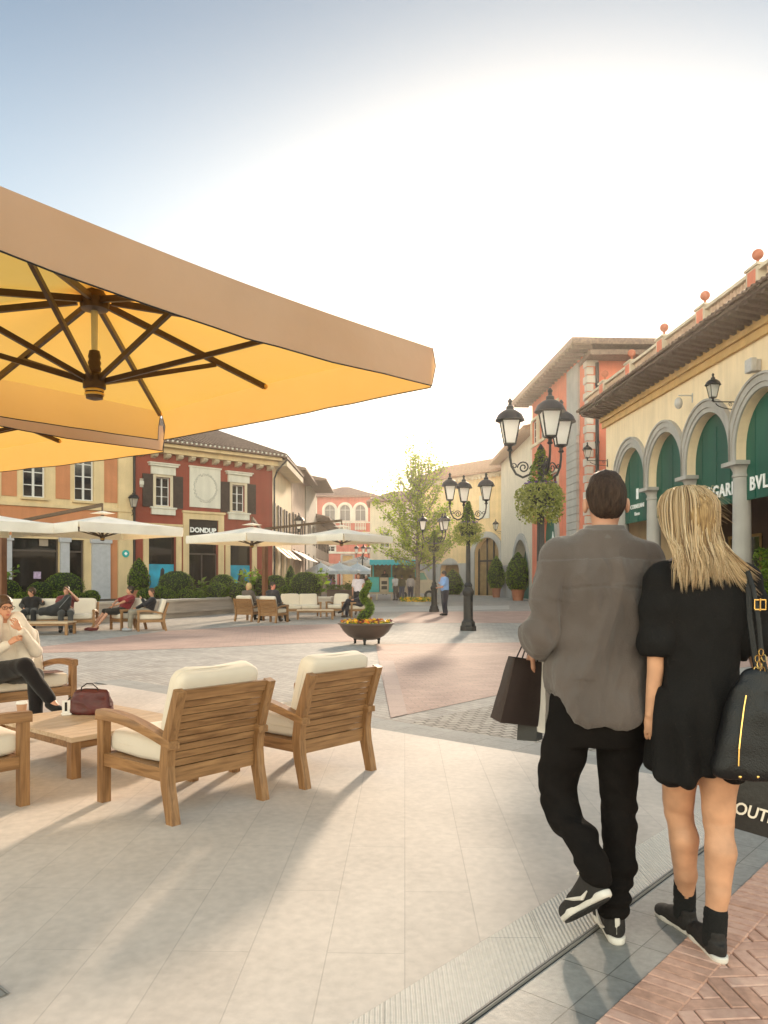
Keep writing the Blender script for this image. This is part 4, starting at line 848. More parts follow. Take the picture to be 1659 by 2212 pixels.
# floodlight and dome camera on the arcade wall
x, z = AC.px(1472, 868, .4); b = MB(); b.box(x-.04, x+.04, -.02, -.004, z-.02, z+.3); b.bar((x, -.02, z+.22), (x, -.5, z+.22), .04, .04); b.lathe([(.05, .22), (.12, .15), (.14, 0), (.11, -.1), (.04, -.16)], (x, -.5, z-.08), 14); cm = b.build('security_camera', mat('camera grey', (.45, .43, .42), .4), None, smooth=True)
cm.location = AC.o; cm.rotation_euler = (0, 0, AC.rz); tag(cm, 'small white dome camera on a bracket on the ivory arcade wall', 'camera')
x, z = AC.px(1618, 790, .3); b = MB(); b.box(x-.14, x+.14, -.16, -.004, z-.17, z+.17, .02); b.box(x-.2, x+.2, -.34, -.16, z-.2, z+.2, .04); fl = b.build('wall_speaker', mat('camera grey', (.45, .43, .42)), None)
fl.location = AC.o; fl.rotation_euler = (0, 0, AC.rz); tag(fl, 'pale box speaker high on the ivory arcade wall', 'speaker')
# ================================================================ FURNITURE
TK1, TK2 = (.17, .08, .030), (.35, .185, .078)
teakx = wood_mat('teak along x', TK1, TK2, axis=0); teaky = wood_mat('teak along y', TK1, TK2, axis=1); teakz = wood_mat('teak along z', TK1, TK2, axis=2)
m_cush = mat('ivory cushion cloth', (.66, .575, .475), .85, .05, 3, .25, 350, sheen=.3)
def cushion(name, parent, W, D, H, loc, rot=(0, 0, 0), puff=.25, seed=1, k=.30, m=None):
    """a filled cushion with a pulled-in seam and soft creases"""
    nu, nv = 44, 26; rows = []
    sp = lambda v, e: math.copysign(abs(v)**e, v)
    b = MB(); off = Vector((seed*5.3, seed, 0))
    for j in range(nv+1):
        t = -math.pi/2+math.pi*j/nv; ring = []
        for i in range(nu):
            a = 2*math.pi*i/nu; e1 = .30; e2 = .2
            x = W/2*sp(math.cos(t), e1)*sp(math.cos(a), e2); y = D/2*sp(math.cos(t), e1)*sp(math.sin(a), e2); z = H/2*sp(math.sin(t), .42)
            r = min(1, math.hypot(x/(W/2), y/(D/2))*.75); z *= 1+puff*(1-r*r)-puff*.3
            p = Vector((x, y, z)); n1 = noise.noise(p*6+off)*.014+noise.noise(Vector((p.x*24, p.y*6, p.z*12))+off)*.006+abs(noise.noise(p*15+off))*.006
            ring.append(tuple(p+p.normalized()*n1))
        rows.append(ring)
    b.ring_loft(rows); o = b.build(name, m or m_cush, parent, smooth=2, loc=loc, rot=rot)
    return o
def piping(parent, W, D, z=0):
    b = MB(); n = 40; pts = []
    for i in range(n+1):
        a = 2*math.pi*i/n; sp = lambda v: math.copysign(abs(v)**.27, v); pts.append((W/2*sp(math.cos(a))*1.0, D/2*sp(math.sin(a))*1.0, z))
    b.tube(pts, .004, 5, False); return b.build('piping', m_cush, parent)
def lounge(name, label, cat, loc, back, W=.72, group=None, detail=2, D=.72, seed=1, backs=1):
    """teak lounge seat; local +y points to its back"""
    rz = math.atan2(-back[0], back[1]); t = thing(name, label, cat, (*loc, 0), rz, group); h = W/2; d = D/2; lw = .062
    for s in (-1, 1):
        b = MB(); b.box(s*h-(lw if s > 0 else 0), s*h+(0 if s > 0 else lw), -d, -d+.062, 0, .535, .006); b.build('leg', teakz, t)
        xm = s*(h-lw/2); b = MB()
        b.bars([(xm, d+.035, 0), (xm, d+.012, .1), (xm, d-.018, .22), (xm, d-.03, .33), (xm, d-.012, .46), (xm, d+.035, .60), (xm, d+.095, .765)], lw-.006, [.058, .062, .066, .07, .066, .058, .05], up=(0, 1, 0)); b.build('leg', teakz, t)
        b = MB(); n = 12; rings = []
        for i in range(n+1):
            u = i/n; y = -d-.012+u*(D+.05); z = .548-.095*max(0, (u-.18)/.82)**1.5+.012*math.sin(u*3.1); th = .022+.010*(1-u); wi = .036+.004*math.sin(u*3)
            rings.append([(xm-wi, y, z-th), (xm+wi, y, z-th), (xm+wi, y, z+th*.6), (xm+wi-.008, y, z+th), (xm-wi+.008, y, z+th), (xm-wi, y, z+th*.6)])
        b.ring_loft(rings); b.build('armrest', teaky, t, smooth=True)
        b = MB(); b.box(xm-.02, xm+.02, -d+.062, d-.05, .24, .315); b.build('side_rail', teaky, t)
    b = MB(); b.box(-h+lw, h-lw, -d+.008, -d+.045, .225, .315, .004); b.build('front_rail', teakx, t)
    b = MB(); b.box(-h+lw-.01, h-lw+.01, -d+.045, d-.06, .288, .312); b.build('seat_slats', teakx, t)
    # back: top and bottom rail, horizontal slats between
    def bk(z): return d-.03+.02*max(0, (z-.33)/.13) if z < .46 else d-.012+.047*(z-.46)/.14 if z < .6 else d+.035+.06*(z-.6)/.165
    b = MB(); b.M = None
    def slat(z0, z1, y_=0, th=.02):
        a0, a1 = bk(z0)-.008+y_, bk(z1)-.008+y_
        b.add([(-h+lw, a0-th/2, z0), (h-lw, a0-th/2, z0), (h-lw, a0+th/2, z0), (-h+lw, a0+th/2, z0), (-h+lw, a1-th/2, z1), (h-lw, a1-th/2, z1), (h-lw, a1+th/2, z1), (-h+lw, a1+th/2, z1)], [(0, 3, 2, 1), (4, 5, 6, 7), (0, 1, 5, 4), (1, 2, 6, 5), (2, 3, 7, 6), (3, 0, 4, 7)])
    n = 9; za, zb = .315, .70
    for i in range(n): slat(za+(zb-za)*i/n+.0022, za+(zb-za)*(i+1)/n-.0022)
    b.build('backrest', teakx, t)
    b = MB(); slat(.702, .765, 0, .042); b.build('top_rail', teakx, t); b = MB(); slat(.225, .312, 0, .034); b.build('back_rail', teakx, t)
    for i in range(backs):
        w_ = (W-.13)/backs; x = -(W-.13)/2+w_*(i+.5)
        c = cushion('seat_cushion', t, w_, D-.05, .15, (x, -.02, .385), seed=seed+i*7, puff=.16)
        c2 = cushion('back_cushion', t, w_, .50, .15, (x, d-.065, .625), rot=(R(73), 0, 0), seed=seed+3+i*5, puff=.10)
        if detail > 1: piping(c, w_, D-.06, 0); piping(c2, w_, .50, 0)
    return t
BK = (.766, -.643); WX = (.643, .766)
GA = 'teak armchairs around the near low table'
ch1 = lounge('armchair', 'x', 'armchair', (-1.265, 4.90), BK, group=GA, seed=1)
ch1['label'] = 'teak armchair nearest the camera, slatted back turned to us, beside the low table'
lounge('armchair', 'teak armchair with slatted back to us, second from the left of the close pair', 'armchair', (-.605, 5.66), BK, group=GA, seed=4)
lounge('armchair', 'teak armchair cut off by the left edge of the photo, seen from its side', 'armchair', (-2.655, 4.735), (-.643, -.766), group=GA, seed=8)
sf_ = (-3.12-.36*.766*0-.643*.85, 7.94-.766*.85); sfc = (sf_[0]-.766*.36, sf_[1]+.643*.36)
lounge('sofa', 'teak sofa with ivory cushions that the woman with glasses sits on', 'sofa', sfc, (-.766, .643), W=1.75, seed=12, backs=2)
def lowtable(name, label, loc, rz, A, B, H=.3, group=None):
    t = thing(name, label, 'coffee table', (*loc, 0), rz, group); b = MB(); n = 8
    b.box(-A/2, A/2, -B/2, -B/2+.07, H-.035, H, .003); b.box(-A/2, A/2, B/2-.07, B/2, H-.035, H, .003)
    for i in range(n): y0 = -B/2+.073+i*(B-.146)/n; b.box(-A/2, A/2, y0, y0+(B-.146)/n-.004, H-.03, H-.001)
    b.build('tabletop', wood_mat('sunlit pale teak', (.44, .30, .18), (.62, .46, .31), axis=0), t); b = MB(); b.each = True  # sunlight on the top is put into this paler teak colour
    for sx in (-1, 1): b.box(sx*(A/2-.05)-.012, sx*(A/2-.05)+.012, -B/2+.08, B/2-.08, H-.09, H-.036)
    for sy in (-1, 1): b.box(-A/2+.08, A/2-.08, sy*(B/2-.05)-.012, sy*(B/2-.05)+.012, H-.09, H-.036)
    b.build('apron', teakx, t)
    for sx in (-1, 1):
        for sy in (-1, 1): b = MB(); b.box(sx*(A/2-.04)-.035, sx*(A/2-.04)+.035, sy*(B/2-.04)-.035, sy*(B/2-.04)+.035, 0, H-.036, .004); b.build('leg', teakz, t)
    return t
tc0 = Vector((-2.14, 5.30))+Vector(WX)*.55+Vector((-.766, .643))*.62
lowtable('coffee_table', 'low teak table holding a paper cup and maroon bag, beside the near armchairs', tc0, math.atan2(WX[1], WX[0]), .98, 1.15)
# ---- far seating groups
GL = 'teak armchairs by the left hedge wall'
lounge('armchair', 'far teak armchair seen side-on, with the person in dark jacket in it', 'armchair', (-6.42, 21.6), (.93, .36), group=GL, detail=1, seed=21)
lounge('armchair', 'far teak armchair under the reclining person in maroon with sunglasses', 'armchair', (-7.2, 22.1), (.72, .69), group=GL, detail=1, seed=22)
lounge('sofa', 'far teak sofa with ivory cushions left of the hedge wall, two people lounging on it', 'sofa', (-9.25, 21.6), (-.2, .98), W=2.6, detail=1, seed=25, backs=3)
lowtable('coffee_table', 'long low teak table in front of the far left sofa', (-8.9, 20.0), R(4), 1.9, .7, H=.33)
GM = 'teak armchairs in the middle group'
lounge('armchair', 'far teak armchair with its back to us, left one of the middle pair', 'armchair', (-4.55, 26.7), (-.42, -.91), group=GM, detail=1, seed=31)
lounge('armchair', 'far teak armchair with its back to us, right one of the middle pair', 'armchair', (-3.62, 25.8), (-.42, -.91), group=GM, detail=1, seed=32)
lounge('sofa', 'small ivory cushioned teak sofa facing us in the middle group before the hedge wall', 'sofa', (-3.15, 29.6), (-.25, .97), W=1.5, detail=1, seed=35, backs=2)
lowtable('coffee_table', 'low teak table in the middle seating group', (-2.45, 28.0), R(5), 1.3, .8, H=.34)
lounge('armchair', 'far empty teak armchair with ivory cushion, left of the seated man', 'armchair', (-1.75, 30.0), (.35, .94), group=GM, detail=1, seed=36)
lounge('armchair', 'far teak armchair that the man with crossed legs sits in, behind the bowl planter', 'armchair', (-1.0, 29.3), (.93, .36), group=GM, detail=1, seed=37)
# items on the near table
def cup(loc):
    t = thing('coffee_cup', 'paper coffee cup with white lid on the near low table', 'cup', loc); b = MB(); b.lathe([(.030, 0), (.031, .004), (.040, .095)], (0, 0, 0), 20); b.build('cup', mat('kraft paper', (.45, .26, .16), .6), t, smooth=True)
    b = MB(); b.lathe([(.043, .095), (.044, .102), (.040, .104), (.038, .115), (.036, .116)], (0, 0, 0), 20); b.build('lid', mat('white lid', (.8, .78, .74), .4), t, smooth=True)
k_ = lambda x, Y: ((x-HX)*Y/F, Y, .301)
cup(k_(47, 6.25))
t = thing('jar_holder', 'small white menu holder with a dark stripe beside the maroon bag', 'menu holder', k_(143, 6.3), R(30)); b = MB(); b.box(-.035, .035, -.035, .035, 0, .012); b.box(-.03, .03, -.006, .006, .012, .115); b.build('holder', mat('white lid', (.8, .78, .74)), t); b = MB(); b.box(-.012, .006, -.0085, -.0065, .03, .1); b.build('stripe', m_dark, t)
# maroon bag
x, Y, z = k_(198, 6.35); t = thing('handbag', 'maroon leather holdall with a dark handle on the near low table', 'bag', (x, Y, z), R(-8))
fld = Field((-.26, -.14, -.02), (.26, .14, .26), .006)
fld.zloft([(.004, 0, 0, .16, .075), (.03, 0, 0, .175, .085), (.10, 0, 0, .165, .07), (.17, .0, 0, .145, .035), (.195, .0, 0, .13, .012)], p=3.4, k=.01)
fld.mesh('bag_body', mat('maroon leather', (.085, .016, .014), .42, .3, 12, .3, 120), t, disp=wr(.006, 9, 9, 14, 3))
b = MB(); b.tube([(-.085, -.015, .16), (-.075, -.02, .215), (-.03, -.02, .245), (.02, -.02, .243), (.06, -.02, .21), (.07, -.015, .165)], .0055, 8); b.build('handle', mat('dark leather', (.02, .012, .01), .45), t)
b = MB(); b.tube([(-.14, .0, .185), (-.05, -.0, .2), (.06, 0, .2), (.14, 0, .185)], .004, 6); b.build('zip', m_iron, t)
b = MB(); b.tube([(-.15, -.05, .14), (-.18, -.08, .09), (-.19, -.07, .06)], .006, 6); b.build('strap', mat('dark leather', (.02, .012, .01)), t)

# ================================================================ PARASOLS
def canvas(name, c, tcol, f):
    m = mat(name, c, .85, .10, 1.6, 1.0, 7, trans=(tcol, f)); return m
m_canv = canvas('beige canvas', (.49, .405, .33), (.98, .55, .10), .58)
m_valb = canvas('beige valance canvas', (.41, .35, .305), (.98, .56, .13), .42)
m_canw = canvas('pale canvas', (.88, .85, .80), (.95, .72, .38), .30)
m_rib = mat('dark brown metal', (.075, .042, .022), .4, .2, 20, metal=.3)
def parasol(label, c, rz, s, h, rise=.34, drop=.27, post=None, group=None, m=None, fancy=True, arm_z=.75):
    """square canopy hung from an arm; c centre, post = foot of its mast"""
    m = m or m_canw; t = thing('parasol', label, 'parasol', (*c, 0), rz, group); q = s/2; N = 14
    # canopy: four panels that sag between ribs
    b = MB(); rings = []
    def edge(k):   # point k of 4N along the border
        e, u = divmod(k, N); u = u/N; P = [(q, -q), (q, q), (-q, q), (-q, -q)]; a, z = P[e % 4], P[(e+1) % 4]
        inw = .045*math.sin(u*math.pi); return (a[0]+(z[0]-a[0])*u)*(1-inw), (a[1]+(z[1]-a[1])*u)*(1-inw), u
    M_ = 12
    for j in range(M_+1):
        r = .06+.94*j/M_; ring = []
        for k in range(4*N):
            x, y, u = edge(k); sag = .05*math.sin(u*math.pi*2)**2*math.sin(r*math.pi); z = h+rise*(1-r)**1.12-.55*sag*rise*2-.02*math.sin(r*math.pi)
            ring.append((x*r, y*r, z))
        rings.append(ring)
    b.ring_loft(rings, cap=False); b.add([p for p in rings[0]]+[(0, 0, h+rise+.0)], [(i, (i+1) % (4*N), 4*N) for i in range(4*N)])
    b.build('canopy', m, t, smooth=2)
    # vent cap
    b = MB(); rr = [[(x*k, y*k, h+rise+dz) for x, y, _ in [edge(i) for i in range(4*N)]] for k, dz in ((.02, .13), (.16, .06))]; b.ring_loft(rr, cap=False); b.build('vent_cap', m, t, smooth=2)
    # valance: one flap per side, open at the corners, with a dark bound hem
    for e in range(4):
        b = MB(); top, bot = [], []; sg = (.03 if fancy else 0)
        for i in range(N+1):
            x, y, u = edge(e*N+i) if i < N else (*[(q, q), (-q, q), (-q, -q), (q, -q)][e], 1.0)
            if i == 0: x, y = [(q, -q), (q, q), (-q, q), (-q, -q)][e]
            ux = 1+.008*math.sin(u*19+e); g = .012 if i in (0, N) else 0
            dx, dy = [(1, 0), (0, 1), (-1, 0), (0, -1)][e]
            out = .012+.018*noise.noise(Vector((u*5, e*3+c[0], 0)))
            top.append((x, y, h)); cx2 = (.985 if e in (1, 3) else 1); cy2 = (.985 if e in (0, 2) else 1)
            bot.append((x*cx2+dx*out, y*cy2+dy*out, h-drop-sg*math.sin(u*math.pi)+.008*noise.noise(Vector((u*9, e*2, c[0])))*(1 if fancy else 0)))
        mid = [tuple((Vector(a)*.5+Vector(z)*.5)+Vector(([1, 0, -1, 0][e], [0, 1, 0, -1][e], 0))*(.02+.03*noise.noise(Vector((i*.45, e*2.2, c[1]))))) for i, (a, z) in enumerate(zip(top, bot))]
        n = N+1; b.add(top+mid+bot, [(r_*n+i, r_*n+i+1, (r_+1)*n+i+1, (r_+1)*n+i) for r_ in (0, 1) for i in range(N)]); v = b.build('valance', m_valb if m is m_canv else m, t, smooth=2)
        if fancy:
            b = MB(); b.tube(bot, .0045, 5); b.tube([top[0], mid[0], bot[0]], .004, 5); b.tube([top[-1], mid[-1], bot[-1]], .004, 5); b.build('hem', m_iron, v)
    # hubs, ribs and struts
    zt, zb = h+rise-.12, h-.28
    b = MB(); b.lathe([(.03, -.03), (.09, -.02), (.1, .05), (.07, .09), (.04, .14)], (0, 0, zt), 16); b.build('top_hub', m_rib, t, smooth=True)
    b = MB(); b.lathe([(.02, -.30), (.024, 0)], (0, 0, zt), 14); b.build('inner_pole', mat('steel tube', (.5, .5, .45), .35, metal=.8), t, smooth=True)
    b = MB(); b.lathe([(.02, -.13), (.055, -.12), (.06, -.06), (.075, -.05), (.075, .03), (.05, .05), (.04, .06), (.045, .08), (.038, .1), (.044, .12), (.036, .14), (.042, .16), (.034, .2)], (0, 0, zb), 18); hb = b.build('bottom_hub', m_rib, t, smooth=True)
    b = MB(); [b.lathe([(.062, z_), (.064, z_+.008), (.062, z_+.016)], (0, 0, zb), 18) for z_ in (-.1, -.075)]; b.build('brass_ring', mat('brass', (.7, .42, .1), .3, metal=1), hb)
    tips = [(q, q), (q, -q), (-q, q), (-q, -q), (q, 0), (-q, 0), (0, q), (0, -q)]
    for x, y in tips:
        dia = abs(x) > .01 and abs(y) > .01; e_ = .97 if dia else .93
        b = MB(); b.bar((x*.05, y*.05, zt+.03), (x*e_, y*e_, h-.035), .028, .042); rb = b.build('rib', m_rib, t)
        u = .56 if dia else .62; z_ = zt+.03+(h-.035-zt-.03)*u/e_
        b = MB(); b.bar((x*.03, y*.03, zb+.0), (x*u, y*u, z_-.02), .024, .034); b.build('strut', m_rib, rb)
        if fancy: b = MB(); b.ball((x*e_, y*e_, h-.035), .024, 8, 6); b.build('rib_end', mat('brass', (.7, .42, .1)), rb)
    # mast and arm
    if post:
        P = Matrix.Rotation(-rz, 3, 'Z') @ Vector((post[0]-c[0], post[1]-c[1], 0)); P = P
        if len(post) < 3: b = MB(); b.box(P.x-.09, P.x+.09, P.y-.09, P.y+.09, 0, h+.25, .01); b.build('mast', wood_mat('dark red wood', (.12, .045, .02), (.22, .09, .04)), t); b = MB(); b.box(P.x-.3, P.x+.3, P.y-.3, P.y+.3, 0, .08, .01); b.build('base_plate', m_iron, t)
        b = MB(); b.bar((P.x, P.y, h+.22), (0, 0, h+rise+arm_z*.42), .07, .1); b.bar((0, 0, h+rise+arm_z*.46), (0, 0, h+rise+.08), .05, .05); b.build('arm', m_rib, t)
    return t
RZ = math.atan2(WX[1], WX[0]); H0 = 3.0
GU = 'parasols over the seating groups'
parasol('huge beige parasol glowing yellow underneath, its ribs and hub seen from below at upper left', (-1.95, 5.30), RZ, 3.25, H0, post=(-4.6, 4.9), m=m_canv)
parasol('second beige parasol behind the huge one, only its low edges showing at the left', (-4.45, 7.75), RZ+R(9), 3.1, H0, post=(-4.6, 4.9, 0), m=m_canv)
parasol('white parasol cut by the left edge above the far sofa', (-11.3, 21.9), RZ, 3.3, 2.95, post=(-12.2, 25.2), group=GU, fancy=False)
parasol('white parasol in front of the tan building, its brown mast to the left', (-8.3, 23.2), RZ, 3.3, 2.95, post=(-12.2, 25.2, 0), group=GU, fancy=False)
parasol('white parasol in front of the red shop door, over the two back-turned armchairs', (-4.7, 28.0), RZ, 3.25, 2.95, post=(-4.72, 31.2), group=GU, fancy=False)
parasol('white parasol before the rose building, left of the young tree', (-1.75, 32.5), RZ, 3.0, 3.2, post=(-4.72, 31.2, 0), group=GU, fancy=False)
# small cafe parasols far down the street
m_blue = canvas('pale blue canvas', (.72, .78, .82), (.5, .6, .7), .2)
def cafe(label, loc, h, r, m):
    t = thing('cafe_parasol', label, 'parasol', (*loc, 0), random.random(), 'small cafe parasols down the street'); b = MB(); b.lathe([(r, h), (r*.99, h+.03), (.05, h+.62), (.03, h+.75)], (0, 0, 0), 8, cap=False); b.lathe([(r, h-.22), (r, h)], (0, 0, 0), 8, cap=False); b.build('canopy', m, t)
    b = MB(); b.tube([(0, 0, 0), (0, 0, h+.62)], .035, 8); b.build('pole', m_iron, t)
x, Y, _ = at(693, 1254, 58); cafe('pale blue cafe parasol leftmost of the small ones before the rose building', (x, Y), 2.05, 1.3, m_blue)
x, Y, _ = at(733, 1254, 60); cafe('pale blue cafe parasol in the middle of the small ones', (x, Y), 2.1, 1.7, m_blue)
x, Y, _ = at(772, 1254, 62); cafe('pale blue cafe parasol partly behind the far lamp post', (x, Y), 2.1, 1.5, m_blue)
x, Y, _ = at(782, 1254, 66); cafe('white cafe parasol, tallest of the small ones, beside the turquoise stall', (x, Y), 2.8, 2.0, m_canw)

# ================================================================ LAMPS
m_lglass = mat('milky lamp glass', (.85, .85, .82), .25, .03, 3, trans=((1, 1, .98), .93))
def lantern(parent, x, y, z, s=1.0):
    """tapered four-sided lantern standing on a cup at z"""
    b = MB(); b.lathe([(.03*s, 0), (.05*s, .02*s), (.03*s, .05*s), (.03*s, .08*s), (.10*s, .12*s)], (x, y, z), 8); w0, w1, z0, z1 = .105*s, .19*s, z+.12*s, z+.50*s
    for a in range(4):
        c0, s0 = math.cos(R(45+90*a)), math.sin(R(45+90*a)); c1, s1 = math.cos(R(135+90*a)), math.sin(R(135+90*a)); k = 1.414
        b.bar((x+c0*w0*k*.75, y+s0*w0*k*.75, z0), (x+c0*w1*k*.75, y+s0*w1*k*.75, z1), .018*s, .018*s)
        for ww, zz in ((w0, z0), (w1, z1)): b.bar((x+c0*ww*k*.75, y+s0*ww*k*.75, zz), (x+c1*ww*k*.75, y+s1*ww*k*.75, zz), .022*s, .022*s)
    l = b.build('lantern', m_iron, parent)
    b = MB(); k = 1.0; b.lathe([(w0*.98, z0-z+.01), (w1*.98, z1-z-.01)], (x, y, z), 4, ph=R(45)); b.build('lantern_glass', m_lglass, l)
    b = MB(); b.lathe([(w1*1.28, .50*s), (w1*1.2, .53*s), (w1*1.02, .60*s), (w1*.62, .66*s), (w1*.35, .68*s), (w1*.33, .73*s), (w1*.18, .75*s), (w1*.14, .79*s), (w1*.22, .82*s), (w1*.05, .87*s)], (x, y, z), 16); b.build('lantern_cap', m_iron, l, smooth=True)
def scroll(b, cx, cy, z, dx, dy, Rr, r=.02):
    """S arm from the post out to a lantern, with a curled infill"""
    P = lambda u, v: (cx+dx*u, cy+dy*u, z+v); pts = []
    for i in range(13): a = R(-100+i*0) if 0 else None
    arc_ = [P(Rr*.12, .25), P(Rr*.2, .08), P(Rr*.36, -.06), P(Rr*.58, -.10), P(Rr*.8, -.04), P(Rr*.95, .09), P(Rr, .24), P(Rr, .34)]
    b.tube(arc_, r, 7)
    c = (Rr*.56, .06); b.tube([P(c[0]+.10*(1-i/26)*math.cos(i*.5), c[1]+.10*(1-i/26)*math.sin(i*.5)) for i in range(22)], r*.6, 6)
    b.tube([P(c[0]-.16+.06*(1-i/18)*math.cos(i*.55), c[1]-.03+.06*(1-i/18)*math.sin(i*.55)) for i in range(14)], r*.5, 6)
    b.tube([P(c[0]+.15+.05*(1-i/18)*math.cos(i*.55), c[1]+.03+.05*(1-i/18)*math.sin(i*.55)) for i in range(14)], r*.5, 6)
def lamppost(label, loc, angs, basket=True, Rr=.50, H=3.36):
    t = thing('street_lamp', label, 'street lamp', (*loc, 0), 0, 'three-armed cast iron street lamps')
    b = MB(); b.lathe([(.23, 0), (.23, .12), (.20, .15), (.19, .24), (.15, .28), (.135, .32), (.135, .95), (.15, .98), (.17, 1.03), (.17, 1.08), (.12, 1.16), (.10, 1.2), (.12, 1.24), (.10, 1.28), (.075, 1.32)], (0, 0, 0), 8, ph=R(22.5)); b.build('pedestal', m_iron, t)
    b = MB(); rr = []
    for z, r in ((1.3, .068), (2.2, .06), (H-.55, .052), (H-.5, .075), (H-.45, .055), (H-.1, .05), (H-.02, .07), (H+.06, .05), (H+.12, .06), (H+.2, .01)): rr.append([((r*(1-.13*(k % 2)))*math.cos(2*math.pi*k/20), (r*(1-.13*(k % 2)))*math.sin(2*math.pi*k/20), z) for k in range(20)])
    b.ring_loft(rr); b.build('post', m_iron, t)
    for a in angs:
        b = MB(); scroll(b, 0, 0, H-.22, math.cos(R(a)), math.sin(R(a)), Rr); ar = b.build('arm', m_iron, t, smooth=True)
        lantern(t, Rr*math.cos(R(a)), Rr*math.sin(R(a)), H+.11)
    return t
LPOS = [((2.51, 12.6), (-85, 158, 38)), ((2.31, 21.6), (176, 98, 4)), ((2.19, 34.4), (172, 40, -15)), ((-1.75, 64), (170, -80, 10))]
LLAB = ['tallest looking street lamp with a flower basket, standing left of the couple', 'street lamp with flower basket in the middle of the plaza', 'street lamp by the young tree and the man in blue', 'small far street lamp before the rose building']
for (l_, a_), lb in zip(LPOS, LLAB): lamppost(lb, l_, a_)
def wall_lantern(label, root_frame, lx, z, out=.55, s=.8):
    """scroll bracket on a wall carrying a lantern"""
    p = root_frame.o+root_frame.u*lx; t = thing('wall_lamp', label, 'wall lamp', (p.x, p.y, 0), root_frame.rz, 'lanterns on wall brackets')
    b = MB(); b.box(-.03, .03, -.03, -.002, z-.2, z+.15); b.bar((0, -.03, z+.08), (0, -out, z+.08), .025, .03); b.tube([(0, -.03, z-.15)]+[(0, -.03-out*.85*math.sin(i*.16), z-.15+.21*(1-math.cos(i*.16))) for i in range(1, 10)], .014, 6)
    b.tube([(0, -.2-.07*math.cos(i*.5)*(1-i/24), z-.0+.07*math.sin(i*.5)*(1-i/24)) for i in range(20)], .009, 5); b.build('bracket', m_iron, t); lantern(t, 0, -out, z+.09, s)
lx, z = AC.px(1588, 874, .05); wall_lantern('black lantern on a bracket between the arches of the ivory arcade', AC, lx, z, .75, 1.0)
wall_lantern('black lantern bracketed on the arcade corner, against the orange wall', AC, .25, AC.px(1322, 995)[1], .95, .95)
lx, z = RB.px(293, 1107); wall_lantern('black lantern by the drainpipe between tan and red buildings', TB, TB.L-.1, z, .3, 1.05)
lx, z = YB.px(1086, 1150); wall_lantern('lantern beside the archway of the yellow building', YB, lx, z, .9, 1.2)
t = thing('wall_lamp', 'lantern on the side wall of the red shop above the parasol', 'wall lamp', (-5.87, 46, 0), R(90), 'lanterns on wall brackets'); b = MB(); b.bar((0, 0, 4.2), (0, -.9, 4.2), .04, .04); b.build('bracket', m_iron, t); lantern(t, 0, -.9, 4.22, 1.3)
# ================================================================ PLANTERS, HEDGES, TREE, STALL
m_box = leaf_mat('box leaves', (.030, .060, .008), (.20, .29, .03), .5)
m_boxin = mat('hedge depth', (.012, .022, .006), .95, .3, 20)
m_lime = leaf_mat('young tree leaves', (.09, .15, .012), (.36, .42, .05), .5)
m_bark = mat('grey bark', (.17, .13, .10), .9, .3, 14, .8, 40)
def leafcloud(pts, nrm, size, tilt=.7):
    """small folded leaves at given points"""
    V, Fc = [], []
    for p, n in zip(pts, nrm):
        s_ = size*random.uniform(.6, 1.3); n = Vector(n)+Vector((random.gauss(0, tilt), random.gauss(0, tilt), random.gauss(0, tilt))); n.normalize(); a = n.orthogonal().normalized(); a = Matrix.Rotation(random.uniform(0, 6.28), 3, n) @ a; c = n.cross(a)
        p = Vector(p); k = len(V); V += [tuple(p-a*s_*.5), tuple(p+c*s_*.28+n*s_*.1), tuple(p+a*s_*.6), tuple(p-c*s_*.28+n*s_*.1)]; Fc += [(k, k+1, k+2, k+3)]
    b = MB(); b.v = V; b.f = Fc; b.mi = [0]*len(Fc); return b
def raw(b, name, m, parent):                       # leaves: no normal fixing needed
    me = bpy.data.meshes.new(name); me.from_pydata(b.v, [], b.f); me.materials.append(m); o = bpy.data.objects.new(name, me); COL.objects.link(o); o.parent = parent; return o
def clipped(name, label, cat, loc, prof, n=1500, size=.05, group=None, m=None, ztilt=.6):
    """clipped shrub; prof = (radius, height) outline"""
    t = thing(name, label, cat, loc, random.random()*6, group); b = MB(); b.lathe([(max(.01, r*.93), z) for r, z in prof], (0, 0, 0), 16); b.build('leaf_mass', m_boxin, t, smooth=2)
    P, N = [], []; seg = [(prof[i], prof[i+1]) for i in range(len(prof)-1)]; ar = [(a[0]+c[0])*math.hypot(a[0]-c[0], a[1]-c[1]) for a, c in seg]; tot = sum(ar)
    for (a, c), w_ in zip(seg, ar):
        for _ in range(int(n*w_/tot)):
            u = random.random(); r = a[0]+(c[0]-a[0])*u; z = a[1]+(c[1]-a[1])*u; th = random.random()*6.283; dz, dr = c[1]-a[1], c[0]-a[0]; nn = Vector((dz*math.cos(th), dz*math.sin(th), -dr)).normalized()
            k = 1+.13*noise.noise(Vector((math.cos(th)*2+loc[0], math.sin(th)*2, z*4)))+abs(random.gauss(0, .045)); P.append((r*k*math.cos(th), r*k*math.sin(th), z)); N.append(nn)
    raw(leafcloud(P, N, size, ztilt), 'leaves', m or m_box, t); return t
def ballprof(r, cut=-.75, sq=.92): return [(r*math.sin(t), r*sq*(1-math.cos(t))-r*sq*(1+cut)*0-.1*r) for t in [math.pi*i/12 for i in range(1, 12)]]
